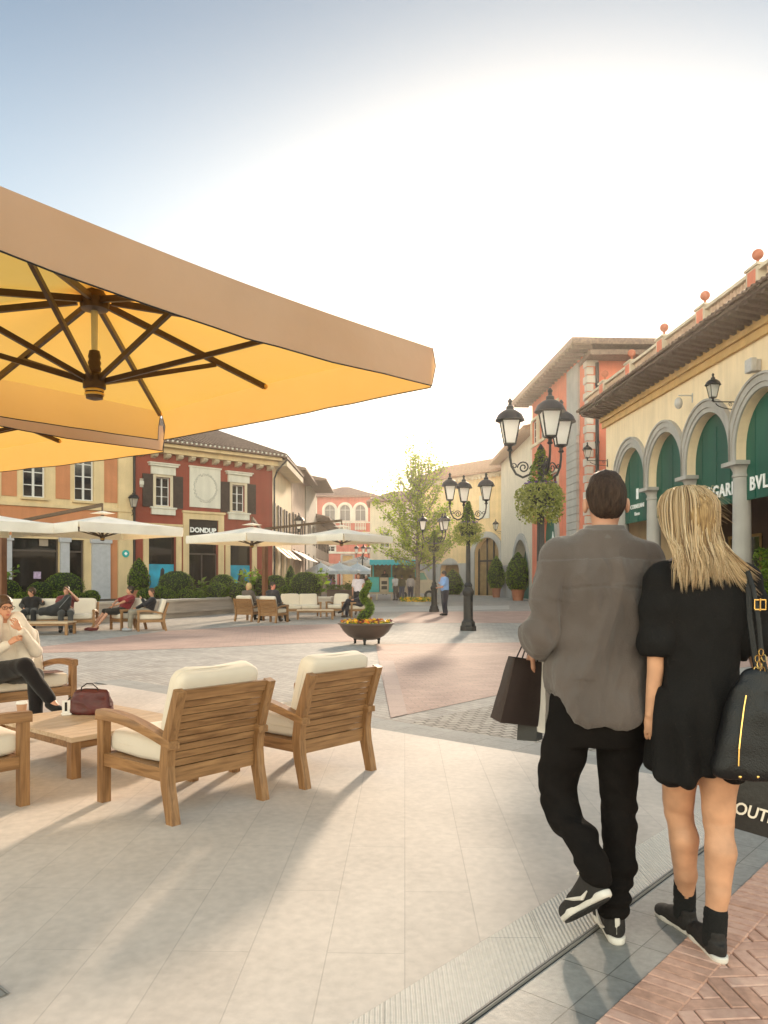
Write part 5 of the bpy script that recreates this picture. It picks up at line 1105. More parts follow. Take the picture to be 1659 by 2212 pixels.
# ---- the raised stone wall with hedges behind
wl = [(-13.2, 16.4), (-10.75, 21.9), (-9.5, 24.8), (-7.68, 28.9), (-6.35, 33.3), (-5.7, 34.3), (-2.25, 33.6), (-1.85, 34.6)]
m_wallst = brick_mat('pale wall slabs', (.44, .39, .35), (.40, .355, .32), (.22, .19, .17), .9, .12, ms=.006, noise_amt=.4)
t = thing('planter_wall', 'long low pale stone wall in front of the clipped hedges', 'wall', (0, 0, 0)); b = MB(); b2 = MB()
def offs(pl, d):
    o_ = []
    for i, p in enumerate(pl):
        a = Vector(pl[max(i-1, 0)]); c = Vector(pl[min(i+1, len(pl)-1)]); v = (c-a).normalized(); o_.append((p[0]-v.y*d, p[1]+v.x*d))
    return o_
for lo_, hi_, dA, dB, bb in ((.17, .60, 0, .5, b), (0, .168, .10, .5, b), (.602, .68, -.05, .55, b2)):
    A, B_ = offs(wl, dA), offs(wl, dB); rings = [[(a[0], a[1], lo_), (a[0], a[1], hi_), (c[0], c[1], hi_), (c[0], c[1], lo_)] for a, c in zip(A, B_)]; bb.ring_loft(rings)
b.build('wall_face', mat('travertine wall', (.43, .37, .33), .8, .18, 2, .3, 40, stretch=(.4, .4, 6)), t); b2.build('coping', mat('travertine coping', (.52, .47, .42), .75, .1, 3), t)
soil = [(p[0], p[1]) for p in offs(wl, .52)]+[(-3.0, 38.5), (-8.2, 38.2), (-11.6, 34.8), (-16, 27), (-17, 18)]
sheet('planting_bed_ground', soil, .58, mat('dark soil', (.05, .035, .02), .95, .3, 20))
BALLS = [(139, 1266, 40, 29), (89, 1279, 29, 28.2), (8, 1280, 34, 27), (130, 1287, 13, 26.4), (163, 1287, 15, 26.6), (197, 1287, 17, 27), (315, 1283, 18, 29.6), (381, 1264, 39, 32), (363, 1285, 17, 30.4), (402, 1284, 17, 31), (430, 1285, 14, 31.4), (482, 1260, 27, 34.5), (468, 1275, 23, 32.6), (515, 1275, 22, 33.2), (563, 1262, 26, 36.4), (594, 1260, 25, 36.6), (603, 1280, 12, 35.3), (661, 1264, 35, 35.6), (619, 1273, 13, 35.2), (48, 1290, 15, 26), (540, 1283, 13, 35.0), (345, 1276, 14, 30.6)]
POSN = ['big round box ball, left behind the sofa group', 'box ball left of the big one behind the far sofa', 'dark box ball at the left edge behind the mast', 'tiny box ball between the sofa people', 'small box ball above the person in the maroon top', 'small box ball nearest the tan building corner', 'small box ball above the person in the dark jacket', 'largest box ball, left of the shop door', 'small box ball below left of the largest one', 'small box ball below right of the largest one', 'small box ball under the shop door', 'wide box ball before the right shop window', 'middling box ball in front of the wide one', 'middling box ball beside the leafy shrub', 'dark box ball left of the brown mast', 'dark box ball right of the brown mast', 'tiny box ball at the foot of the brown mast', 'biggest dark box ball at the right end of the hedge wall', 'tiny box ball left of the biggest dark one', 'low box ball at the foot of the left mast', 'tiny box ball between leafy shrub and mast', 'small box ball beside the cone shrub']
for (x, y, r, Y), lb in zip(BALLS, POSN):
    p = at(x, y, Y); rr = r*Y/F; c = (p[0], p[1], max(.5, p[2]-rr)); clipped('box_ball', lb, 'shrub', c, ballprof(rr), int(900+2200*rr*rr), .055, 'clipped box balls behind the wall')
p = at(300, 1290, 32.5); t = clipped('cone_shrub', 'dark cone shaped shrub in a pot by the tan building corner', 'shrub', (p[0], p[1], .95), [(.30, 0), (.44, .25), (.42, .6), (.3, .95), (.15, 1.2), (.03, 1.35)], 1500, .07)
b = MB(); b.lathe([(.25, -.4), (.3, -.05), (.33, -.04), (.33, .03), (.2, .04)], (0, 0, 0), 16); b.build('pot', mat('terracotta pot', (.35, .14, .08), .8), t)
p = at(628, 1290, 38); clipped('cone_shrub', 'narrow dark cone shrub behind the hedge at the side street', 'shrub', (p[0], p[1], .5), [(.3, 0), (.36, .5), (.25, 1.1), (.03, 1.6)], 900, .07)
def leafy(label, x, Y, h, n=60, z0=.5, spread=.5, ls=.28, m=None):
    p = at(x, 1254, Y); t = thing('leafy_shrub', label, 'shrub', (p[0], p[1], z0)); b = MB(); P, N = [], []
    for i in range(7):
        a = random.random()*6.28; tip = Vector((math.cos(a)*spread*random.random(), math.sin(a)*spread*random.random(), h*random.uniform(.6, 1))); b.tube([(0, 0, 0), tuple(tip*.5+Vector((0, 0, .1))), tuple(tip)], [.02, .013, .006], 5)
        for _ in range(n//7): q_ = tip*random.uniform(.4, 1)+Vector((random.gauss(0, .12), random.gauss(0, .12), random.gauss(0, .08))); P.append(q_); N.append((0, 0, 1))
    b.build('stem', m_bark, t); raw(leafcloud(P, N, ls, .45), 'leaves', m or leaf_mat('fresh leaves', (.05, .11, .02), (.22, .30, .05), .5), t)
leafy('broad-leaved shrub with light leaves before the right shop window', 529, 35, 1.5); leafy('dark leafy shrub left of the mast of the shop parasol', 548, 36, 1.7); leafy('yellow green leafy shrub at the right end of the hedge', 690, 35.5, 1.5, 90)
leafy('thin leafy shrub behind the left mast at the photo edge', 20, 27.5, 1.3); leafy('small leafy shrub by the shop door', 440, 35, 1.0, 40)
# ---- cones in terracotta pots at the right
for x, Y, hh, ww, lb in ((1119, 54, 2.55, .82, 'big dark conical shrub in terracotta pot before the pale building arch'), (1072, 64, 2.6, .66, 'slimmer conical shrub in terracotta pot beside the yellow building archway'), (978, 72, 2.3, .95, 'wide dark domed shrub by the grey plinth, behind the man in blue')):
    p = at(x, 1254, Y); z0 = .75 if x > 1000 else .1; t = clipped('potted_topiary' if x > 1000 else 'domed_shrub', lb, 'topiary' if x > 1000 else 'shrub', (p[0], p[1], z0), [(ww*.6, 0), (ww*.95, hh*.2), (ww, hh*.38), (ww*.82, hh*.62), (ww*.5, hh*.84), (.05, hh)], 2200, .12)
    if x > 1000: b = MB(); b.lathe([(ww*.42, -.75), (ww*.55, -.1), (ww*.6, -.09), (ww*.6, .02), (ww*.4, .03)], (0, 0, 0), 18); b.build('pot', mat('terracotta pot', (.35, .14, .08), .8), t, smooth=True)
# square terracotta planter at the right edge
p = gp(1664, 1357); t = thing('planter_box', 'square pink terracotta planter with green shrub under the arcade, right edge', 'planter', (p[0], p[1], 0), -.05); b = MB(); b.box(-.36, .36, -.36, .36, .02, .66, .01); b.box(-.42, .42, -.42, .42, .661, .76, .01); b.box(-.28, .28, -.38, -.361, .1, .58); b.build('box', mat('pink terracotta', (.55, .27, .19), .8, .12, 5), t)
P = [(random.gauss(0, .2), random.gauss(0, .2), .8+random.random()*1.5) for _ in range(1500)]; raw(leafcloud(P, [(0, 0, 1)]*1500, .11, 1), 'leaves', m_box, t); b = MB(); b.tube([(0, 0, .7), (0, 0, 2)], .03, 6); b.build('stem', m_bark, t)
# ---- flower baskets round the two nearer lamp posts
m_bask = leaf_mat('trailing leaves', (.10, .12, .03), (.36, .36, .12), .4); m_violet = mat('violet petals', (.12, .05, .22), .7, .3, 9)
for (l_, _), rb_, zc, n, lb in zip(LPOS[:3], (.37, .40, .42), (2.68, 2.72, 2.75), (2600, 2000, 900), ('round flower basket with trailing leaves on the tall street lamp left of the couple', 'round flower basket on the middle street lamp', 'leafy basket on the street lamp behind the man in blue')):
    t = thing('flower_basket', lb, 'flower basket', (*l_, zc), 0, 'flower baskets on lamp posts'); P, N = [], []
    for _ in range(n):
        a = random.random()*6.283; ph = random.gauss(0, .75); lob = 1+.12*math.sin(a*5+l_[1]); r_ = rb_*(.55+.45*math.cos(min(abs(ph), 1.4)))*lob*random.uniform(.72, 1.05); z = .24*math.sin(ph)-(.18*random.random()**2)*(1.0 if ph < 0 else .2); P.append((r_*math.cos(a), r_*math.sin(a), z)); N.append((math.cos(a), math.sin(a), .5))
    raw(leafcloud(P, N, .055, .8), 'trailing_leaves', m_bask, t)
    P = [(rb_*.7*math.sqrt(random.random())*math.cos(a), rb_*.7*math.sqrt(random.random())*math.sin(a), .22+.05*random.random()) for a in [random.random()*6.28 for _ in range(160)]]; raw(leafcloud(P, [(0, 0, 1)]*160, .05, .6), 'violet_flowers', m_violet, t)['kind'] = 'stuff'
    P = []
    for _ in range(900): h_ = random.random(); a = random.random()*6.28; rr = (.19*(1-h_)**.8+.03)*random.uniform(.7, 1.05); P.append((rr*math.cos(a), rr*math.sin(a), .2+h_*.62))
    raw(leafcloud(P, [(0, 0, 1)]*900, .06, .5), 'top_greenery', m_box, t); b = MB(); b.lathe([(.08, -.14), (.2, -.12), (rb_*.62, .1), (rb_*.62, .14), (.1, .15)], (0, 0, 0), 14); b.build('basket_bowl', m_iron, t)
# ---- bowl planter with spiral topiary
p = gp(791, 1391); t = thing('bowl_planter', 'round dark bowl planter on casters with pansies and a spiral topiary', 'planter', (p[0], p[1], 0)); k = .62
b = MB(); b.lathe([(.05, .085), (.22, .1), (.38, .17), (.49, .27), (.56, .38), (.585, .43), (.62, .435), (.62, .46), (.57, .462), (.54, .42), (.2, .40)], (0, 0, 0), 36); b.build('bowl', mat('brown fibreglass', (.075, .05, .04), .35, .15, 5), t, smooth=True)
b = MB(); b.tube([(.595*math.cos(i*.1745), .595*math.sin(i*.1745), .45) for i in range(37)], .012, 6); b.build('rim', mat('pale rim', (.45, .40, .33), .5), t)
for a in (25, 145, 265):
    x, y = .3*math.cos(R(a)), .3*math.sin(R(a)); b = MB(); b.tube([(x-.025, y, .055), (x+.025, y, .055)], .055, 14); b.box(x-.035, x+.035, y-.03, y+.03, .08, .14); b.build('caster', m_iron, t)
pc = [mat('yellow petals', (.75, .42, .01), .6), mat('orange petals', (.62, .16, .01), .6), mat('dark red petals', (.16, .012, .01), .6), m_box]
for mi, nn in ((0, 120), (1, 70), (2, 90), (3, 500)):
    P = [];
    for _ in range(nn): a = random.random()*6.28; r_ = .56*math.sqrt(random.random()); P.append((r_*math.cos(a), r_*math.sin(a), (.47 if mi < 3 else .43)+random.random()*.09*(1-r_)))
    o = raw(leafcloud(P, [(0, -.5, .8)]*nn, .085 if mi < 3 else .07, .4), ('yellow_pansies', 'orange_pansies', 'red_pansies', 'pansy_leaves')[mi], pc[mi], t); o['kind'] = 'stuff'
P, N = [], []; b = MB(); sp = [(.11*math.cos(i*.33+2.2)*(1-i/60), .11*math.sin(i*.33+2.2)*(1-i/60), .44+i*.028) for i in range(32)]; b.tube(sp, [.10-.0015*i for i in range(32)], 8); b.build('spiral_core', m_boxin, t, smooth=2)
for _ in range(4200): i = random.randrange(32); v = Vector((random.gauss(0, 1), random.gauss(0, 1), random.gauss(0, 1))).normalized(); P.append(Vector(sp[i])+v*(.115-.0015*i)*random.uniform(.9, 1.08)+Vector((0, 0, random.uniform(-.014, .014)))); N.append(v)
raw(leafcloud(P, N, .035, .5), 'spiral_leaves', m_box, t)
# ---- the young tree in its flower bed
TX, TY = at(901, 1254, 47)[0], 47.0
t = thing('tree', 'tall young tree with sparse lime green leaves in the middle of the view', 'tree', (TX, TY, 0)); random.seed(11)
b = MB(); b.tube([(0, 0, 0), (.05, 0, 1.5), (.02, .02, 3.2), (.1, 0, 5), (.05, .05, 7.2), (.12, 0, 9)], [.17, .14, .12, .09, .05, .015], 9); b.build('trunk', m_bark, t, smooth=True)
b = MB(); P, N = [], []
for i in range(46):
    z0 = 1.9+5.2*(i/46)**.9; a = i*2.4+random.uniform(-.3, .3); L_ = (3.5-.3*(z0-1.9))*random.uniform(.6, 1.15); up = random.uniform(.1, .9)+.12*(z0-2); pts = [Vector((.05, 0, z0))]; d = Vector((math.cos(a), math.sin(a), up*.55)).normalized()
    for s_ in range(6):
        pts.append(pts[-1]+d*L_/6); d = (d+Vector((random.gauss(0, .12), random.gauss(0, .12), .13+random.gauss(0, .05)))).normalized()
    b.tube(pts, [.045*(1-.14*j) for j in range(7)], 5)
    for j in range(1, 7):
        for q_ in range(2):
            dd = (d+Vector((random.gauss(0, .6), random.gauss(0, .6), random.gauss(.3, .4)))).normalized(); e = pts[j]+dd*random.uniform(.3, .95); b.tube([pts[j], e], [.013, .005], 4)
            for _ in range(int(random.uniform(8, 26)*(1.45 if z0 < 4.5 else .45))): u = random.random(); P.append(pts[j].lerp(e, u)+Vector((random.gauss(0, .15), random.gauss(0, .15), random.gauss(0, .13)))); N.append((0, 0, 1))
for i in range(7):
    a = i*.9; tp = Vector((1.3*math.cos(a)*random.random(), 1.1*math.sin(a), random.uniform(8.6, 10.2))); s0 = Vector((.1, 0, 6.2)); md_ = s0.lerp(tp, .5)+Vector((.3*math.cos(a), .3*math.sin(a), -.2)); b.tube([s0, md_, tp], [.04, .025, .008], 5)
    for _ in range(110): u = random.random(); P.append(md_.lerp(tp, u)+Vector((random.gauss(0, .22), random.gauss(0, .22), random.gauss(0, .2)))); N.append((0, 0, 1))
b.build('limbs', m_bark, t, smooth=2); raw(leafcloud(P, N, .17, 1.0), 'crown', m_lime, t)
random.seed(5)
t = thing('flower_bed', 'low kerbed bed of yellow flowers around the young tree', 'flower bed', (TX, 45.6, 0)); b = MB(); b.lathe([(1.25, 0), (1.25, .16), (1.1, .17), (1.1, .12)], (0, 0, 0), 28); b.v = [(x*.95, y*1.5, z) for x, y, z in b.v]; b.build('kerb', m_grey, t)
P = [(1.08*math.sqrt(random.random())*math.cos(a)*.95, 1.08*math.sqrt(random.random())*math.sin(a)*1.5, .18+.2*random.random()) for a in [random.random()*6.28 for _ in range(900)]]; o = raw(leafcloud(P[:450], [(0, -.6, .8)]*450, .15, .5), 'yellow_flowers', pc[0], t); o['kind'] = 'stuff'; o = raw(leafcloud(P[450:], [(0, -.6, .8)]*450, .16, .7), 'bed_leaves', m_box, t); o['kind'] = 'stuff'
# ---- turquoise food truck behind the tree
FX, FY = at(797, 1254, 55.5)[0], 55.5; m_teal = mat('turquoise paint', (.02, .42, .42), .4, .1); m_cv = mat('cream van paint', (.55, .46, .34), .4, .08)
t = thing('food_truck', 'cream and turquoise food truck with scalloped awning behind the young tree', 'food truck', (FX, FY, 0), 0)
b = MB(); b.box(0, 3.35, .1, 1.9, .42, .55); b.build('platform', m_cv, t)
for x0, x1, z1, m_ in ((-.05, .72, 1.62, m_teal), (.78, 1.38, 1.55, m_cv), (1.40, 1.75, 1.60, m_teal), (1.77, 3.3, 1.35, m_cv)):
    b = MB(); b.box(x0, x1, .0, .09, .56, z1, .02)
    if m_ is m_cv: b.box(x0, x1, -.08, .25, z1+.001, z1+.04)
    b.build('counter_panel', m_, t)
b = MB()
for z in (.75, 1.1): b.box(.88, 1.28, -.02, -.002, z, z+.24)
b.build('shelf_opening', m_dark, t)
b = MB(); b.each = True
for x in (.25, 1.55, 3.25): b.box(x, x+.09, .05, .14, 1.6, 2.6)
b.build('awning_post', m_teal, t)
b = MB(); b.box(.1, 3.4, 1.7, 1.85, .55, 2.6); b.box(.1, 3.4, .1, 1.7, 2.6, 2.68); b.build('stall_interior', mat('olive interior', (.16, .13, .05), .8, .4, 3), t)
b = MB(); n = 12
for i in range(n):
    x0 = .05+i*.29; r_ = [(x0, -.6, 2.5), (x0+.145, -.66, 2.42), (x0+.29, -.6, 2.5), (x0+.29, 0, 2.8), (x0, 0, 2.8)]; b.add(r_+[(x, y, z+.03) for x, y, z in r_], [(4, 3, 2, 1, 0), (5, 6, 7, 8, 9), (0, 1, 6, 5), (1, 2, 7, 6), (2, 3, 8, 7), (3, 4, 9, 8), (4, 0, 5, 9)])
b.box(.05, 3.53, .001, 1.8, 2.77, 2.84); b.build('awning', m_teal, t)
b = MB(); pr = [(3.4, .45), (3.4, 1.3), (3.42, 2.0), (3.6, 2.08), (3.9, 2.05), (4.25, 1.45), (4.75, 1.32), (4.85, 1.1), (4.85, .5)]; b.prism_y([(x, z) for x, z in pr], .1, 1.75); b.build('cab', m_cv, t)
b = MB(); b.prism_y([(3.55, 1.42), (3.6, 1.92), (3.86, 1.92), (4.12, 1.44)], .08, .098); b.build('side_window', mat('green glass', (.10, .28, .22), .15), t)
for x in (2.35, 4.25):
    b = MB(); b.tube([(x, .02, .34), (x, .3, .34)], .34, 18); w_ = b.build('wheel', mat('tyre', (.02, .02, .02), .8), t); b = MB(); b.tube([(x, .0, .34), (x, .05, .34)], .18, 14); b.build('rim', mat('hub grey', (.35, .33, .3), .4), w_)
b = MB(); b.each = True; [b.box(x, x+.1, .1, .2, 0, .419) for x in (.5, 1.55)]; b.build('stand_leg', m_cv, t)
# street name plate on the red building and small things far down the street
t = thing('wall_plaque', 'small white plaque high on the left of the red shop', 'sign', RB.o, RB.rz); x, z = RB.px(305, 1043); b = MB(); b.box(x-.1, x+.1, -.08, -.004, z-.09, z+.09, .01); [b.box(x+d-.012, x+d+.012, -.06, -.004, z-.2, z+.2) for d in (-.06, 0, .06)]; b.build('plaque', m_white, t)
for x, Y, lb in ((758, 60, 'dark leafy pot plant under the cafe parasols'), (722, 66, 'low green shrub left under the cafe parasols')): leafy(lb, x, Y, 1.3, 120, 0, .8, .35, m_box)
t = thing('bench_planter', 'dark grey planter box under the cafe parasols', 'planter', (*at(742, 1254, 58)[:2], 0)); b = MB(); b.box(-1.2, 1.2, -.3, .3, 0, .7, .02); b.build('box', mat('brown box', (.10, .06, .04)), t); P = [(random.uniform(-1.2, 1.2), random.uniform(-.3, .3), .7+random.random()*.35) for _ in range(500)]; raw(leafcloud(P, [(0, 0, 1)]*500, .16, 1), 'leaves', m_box, t)
# ================================================================ PEOPLE
m_skin = mat('skin', (.52, .26, .165), .5, .1, 9, .15, 160, trans=((.8, .25, .12), .06)); m_skin2 = mat('lighter skin', (.56, .30, .18), .5, .2, 11, .1, 160, trans=((.8, .25, .12), .06))
def cloth(name, c, var=.18, sc=5, b=.35, bs=260, rough=.9): return mat(name, c, rough, var, sc, b, bs, sheen=.15, spec=.2)
V3 = lambda *a: np.array(a, float)
def nrm(v): v = np.array(v, float); return v/max(1e-9, np.linalg.norm(v))
def basis(f, up=(0, 0, 1)):
    """rows: right, forward, up"""
    f = nrm(f); r = nrm(np.cross(f, up)); u = np.cross(r, f); return np.array([r, f, u])
def add_hand(fld, wr_, d, palm_n, s=1.0, curl=.5, side=1, fine=True):
    """palm, four bent fingers and a thumb; d = along the hand, palm_n = palm normal, side = thumb side"""
    d = nrm(d); n = nrm(palm_n-np.dot(palm_n, d)*d); x = np.cross(d, n)*side; w = np.array(wr_, float); M = np.array([x, d, n])
    fld.ell(w+d*.048*s, V3(.038, .052, .017)*s, .012, M)
    if not fine: fld.cap(w+d*.07*s, w+d*.15*s+n*.03*curl, .022*s, .014*s, .015); fld.cap(w+d*.03*s+x*.03*s, w+d*.08*s+x*.045*s, .012*s, .010*s, .01); return
    for i, (off, L_) in enumerate(((.031, .074), (.0105, .082), (-.0105, .077), (-.030, .062))):
        p = w+d*.088*s+x*off*s; a = curl*(.55+.12*i); dd = d.copy(); q = [p]
        for k, fr in enumerate((.46, .30, .24)): dd = nrm(dd*math.cos(a*(.6+.5*k))+n*math.sin(a*(.6+.5*k))); dd = dd; q.append(q[-1]+dd*L_*fr*s)
        fld.chain([w+d*.05*s+x*off*.8*s]+q, [.0100*s, .0088*s, .0082*s, .0075*s, .0065*s], .002)
    t0 = w+d*.02*s+x*.026*s; t1 = t0+(x*.55+d*.75+n*.3)*.036*s; t2 = t1+(x*.15+d*.9+n*.35)*.03*s; t3 = t2+(d*.9+n*.3)*.022*s; fld.chain([t0, t1, t2, t3], [.014*s, .012*s, .0105*s, .008*s], .006)
def add_head(fld, c, f, up=(0, 0, 1), s=1.0, k=.02, ears=True):
    M = basis(f, up); r, fw, u = M; c = np.array(c, float)
    fld.ell(c+fw*-.012*s+u*.022*s, V3(.074, .094, .098)*s, k, M); fld.ell(c+fw*.03*s-u*.045*s, V3(.055, .062, .07)*s, k, M); fld.ell(c+fw*.062*s-u*.088*s, V3(.026, .024, .02)*s, k, M)
    fld.cap(c+fw*.082*s+u*.015*s, c+fw*.112*s-u*.022*s, .009*s, .014*s, .01); fld.ell(c+fw*.088*s-u*.055*s, V3(.024, .012, .011)*s, .008, M)
    for q in (-1, 1):
        fld.ell(c+fw*.078*s+u*.012*s+r*q*.031*s, V3(.016, .010, .012)*s, .006, M); fld.ell(c+fw*.084*s+u*.03*s+r*q*.03*s, V3(.024, .008, .007)*s, .01, M)
        if ears: fld.ell(c+r*q*.084*s-u*.006*s-fw*.006*s, V3(.012, .020, .032)*s, .006, M)
    return M
def add_body(fld, J, s=1.0, fem=False, fine=False, curl=.4, slim=1.0, foot=True, calf=True):
    hp = J['hipL'], J['hipR']; a = slim
    fld.cap(J['neck'], (np.array(J['neck'])+np.array(J['head']))/2, .052*s, .05*s, .03)
    for sd in 'LR': fld.cap(np.array(J['chest'])*.5+np.array(J['sh'+sd])*.5, np.array(J['pelvis'])*.5+np.array(J['hip'+sd])*.5, .09*s*a, .088*s*a, .05); fld.cap(J['neck']-V3(0, 0, .02*s), J['sh'+sd]-V3(0, 0, .01), .032*s, .038*s, .02)
    for sd in 'LR':
        fld.chain([J['sh'+sd], J['el'+sd]], [.048*s*a, .036*s*a], .03); fld.chain([J['el'+sd], J['wr'+sd]], [.037*s*a, .025*s], .015)
        fld.chain([J['hip'+sd], J['kn'+sd]], [.082*s*a, .052*s*a], .04); kn, an = np.array(J['kn'+sd], float), np.array(J['an'+sd], float)
        fld.cap(kn, an, .048*s*a, .033*s*a, .02); cf = nrm(np.array(J['to'+sd], float)-an); bk_ = -(cf-np.dot(cf, nrm(an-kn))*nrm(an-kn))
        if calf: fld.cap(kn*.78+an*.22+bk_*.018, kn*.5+an*.5+bk_*.014, .044*s*a, .036*s*a, .03)
        if foot: fld.cap(an, an*.45+np.array(J['to'+sd])*.55, .034*s, .028*s, .02); fld.cap(an*.45+np.array(J['to'+sd])*.55, J['to'+sd], (.03 if foot else .001)*s, (.02 if foot else .001)*s, .02*foot)
        hd = J.get('hd'+sd); hd = nrm(np.array(J['wr'+sd])-np.array(J['el'+sd])) if hd is None else hd
        add_hand(fld, J['wr'+sd], hd, J.get('pn'+sd, V3(1 if sd == 'L' else -1, 0, 0)*J.get('lr', 1)), s*(.9 if fem else 1), curl, J.get('th'+sd, 1), fine)
def bounds(J, m=.22):
    P = np.array([v for k_, v in J.items() if isinstance(v, (tuple, list, np.ndarray)) and len(v) == 3 and k_[:2] not in ('hd', 'pn')], float); return P.min(0)-m, P.max(0)+m
def hairfield(c, M, s, res, kind='short'):
    r, fw, u = M; c = np.array(c, float); f = Field(c-.24*s-V3(0, 0, .12), c+.24*s, res)
    f.ell(c-fw*.018*s+u*.03*s, V3(.083, .102, .1)*s, .01, M); f.ell(c-fw*.04*s-u*.03*s, V3(.074, .068, .07)*s, .02, M)
    if kind == 'bob': f.ell(c-fw*.03*s-u*.03*s, V3(.098, .09, .11)*s, .03, M)
    f.ell(c+fw*.085*s-u*.035*s, V3(.075, .075, .088)*s, .0, M, sub=True)
    return f
def person(label, loc, rz, J, skin=None, hair=(.03, .018, .01), top=(.3, .3, .3), legs=(.02, .02, .03), shoe=(.02, .015, .012), res=.02, sleeve='short', bob=False, s=1.0, fem=False, curl=.5, skirt=False, look=(0, -1, 0), fine=False, grp=None, topm=None, bare=False, slim=1.0):
    """a clothed figure from its joints; local -y is the way it faces"""
    t = thing('person', label, 'person', loc, rz, grp); lo, hi = bounds(J); fl = Field(lo, hi, res); add_body(fl, J, s, fem, fine, curl, slim); M = add_head(fl, J['head'], look, s=s); fl.mesh('body', skin or m_skin, t)
    h = hairfield(J['head'], M, s, max(.008, res*.6), 'bob' if bob else 'short'); h.mesh('hair', mat('hair %.3f' % hair[0], hair, .5, .3, 30, .5, 90), t, disp=wr(.004, 40, 40, 40, 2))
    g = 1.28*slim*s; f = Field(lo, hi, res); nk = np.array(J['neck'], float)
    for sd in 'LR':
        a, c = np.array(J['chest'])*.45+np.array(J['sh'+sd])*.55, np.array(J['pelvis'])*.5+np.array(J['hip'+sd])*.5; f.cap(a, c, .09*g, .095*g, .04); f.cap(nk-V3(0, 0, .02*s), J['sh'+sd], .042*g, .052*g, .04)
        e, w_ = np.array(J['el'+sd], float), np.array(J['wr'+sd], float); sh = np.array(J['sh'+sd], float)
        if sleeve == 'short': f.cap(sh, sh*.35+e*.65, .056*g, .055*g, .03)
        elif sleeve == 'long': f.chain([sh, e, e*.12+w_*.88], [.055*g, .046*g, .034*g], .025)
        if skirt: f.cap(J['hip'+sd], np.array(J['hip'+sd])*.3+np.array(J['kn'+sd])*.7, .1*g, .1*g, .05)
    f.mesh('shirt', topm or cloth('cloth %.3f %.3f %.3f' % tuple(top), top), t, disp=wr(.008*min(1, res*60), 7, 7, 5, hash(label) % 9))
    f = Field(lo, hi, res)
    for sd in 'LR':
        hp_, kn, an = (np.array(J[k_+sd], float) for k_ in ('hip', 'kn', 'an')); f.cap(J['pelvis'], hp_, .1*g, .088*g, .04)
        end = kn*.95+an*.05 if bare else kn*.06+an*.94; f.cap(hp_, kn, .088*g, .062*g, .03); f.cap(kn, end, .06*g, .046*g, .02)
    if not skirt: f.mesh('trousers', cloth('cloth %.3f %.3f %.3f' % tuple(legs), legs), t, disp=wr(.006*min(1, res*60), 8, 8, 6, 3))
    for sd in 'LR':
        an, to = np.array(J['an'+sd], float), np.array(J['to'+sd], float); d = nrm(to-an*V3(1, 1, 0)-V3(0, 0, to[2])); f = Field(np.minimum(an, to)-.12, np.maximum(an, to)+.12, min(res, .012)); f.chain([an-V3(0, 0, .035*s)-d*.02, an*.4+to*.6-V3(0, 0, .01), to+V3(0, 0, .004)], [.047*s, .044*s, .036*s], .02); f.mesh('shoe', cloth('shoe %.3f' % shoe[0], shoe), t)
    return t
def stand(lean=0, hL=None, hR=None, step=.0, s=1.0):
    J = dict(head=V3(0, -.01-lean, 1.63), neck=V3(0, .01-lean*.8, 1.47), chest=V3(0, .01-lean*.6, 1.36), pelvis=V3(0, 0, .95), shL=V3(.175, 0-lean*.7, 1.42), shR=V3(-.175, 0-lean*.7, 1.42), elL=V3(.235, .02, 1.13), elR=V3(-.235, .02, 1.13), wrL=V3(.235, -.08, .89), wrR=V3(-.235, -.08, .89), hipL=V3(.09, 0, .92), hipR=V3(-.09, 0, .92), knL=V3(.1, -.03-step*.5, .5), knR=V3(-.1, -.01+step*.4, .5), anL=V3(.1, .02-step, .09), anR=V3(-.1, .02+step, .09+max(0, step)*.3), toL=V3(.12, -.15-step, .03), toR=V3(-.12, -.15+step, .03), lr=-1)
    J = {k_: (v*s if isinstance(v, np.ndarray) else v) for k_, v in J.items()}
    if hL is not None: J['elL'], J['wrL'] = V3(*hL[0]), V3(*hL[1])
    if hR is not None: J['elR'], J['wrR'] = V3(*hR[0]), V3(*hR[1])
    return J
def sit(sz=.42, lean=0.0, hL=None, hR=None, crossed=0, reach=0.0, slump=0.0):
    """seated on height sz; lean back positive"""
    z = sz; J = dict(pelvis=V3(0, .06, z+.12), chest=V3(0, .1+lean, z+.46-slump), neck=V3(0, .1+lean*1.25, z+.58-slump), head=V3(0, .07+lean*1.3, z+.74-slump), shL=V3(.17, .1+lean, z+.52-slump), shR=V3(-.17, .1+lean, z+.52-slump), elL=V3(.24, .02+lean*.6, z+.28), elR=V3(-.24, .02+lean*.6, z+.28), wrL=V3(.15, -.2, z+.2), wrR=V3(-.15, -.2, z+.2),
        hipL=V3(.09, .02, z+.1), hipR=V3(-.09, .02, z+.1), knL=V3(.12, -.42, z+.1), knR=V3(-.12, -.42, z+.1), anL=V3(.12, -.45-reach, .09), anR=V3(-.12, -.45-reach, .09), toL=V3(.14, -.63-reach, .04), toR=V3(-.14, -.63-reach, .04), lr=-1)
    if crossed: J.update(knR=V3(.02, -.44, z+.2), anR=V3(.2, -.58, z-.12), toR=V3(.25, -.72, z-.24)) if crossed > 0 else J.update(knL=V3(-.02, -.44, z+.2), anL=V3(-.2, -.58, z-.12), toL=V3(-.25, -.72, z-.24))
    if hL is not None: J['elL'], J['wrL'] = V3(*hL[0]), V3(*hL[1])
    if hR is not None: J['elR'], J['wrR'] = V3(*hR[0]), V3(*hR[1])
    return J
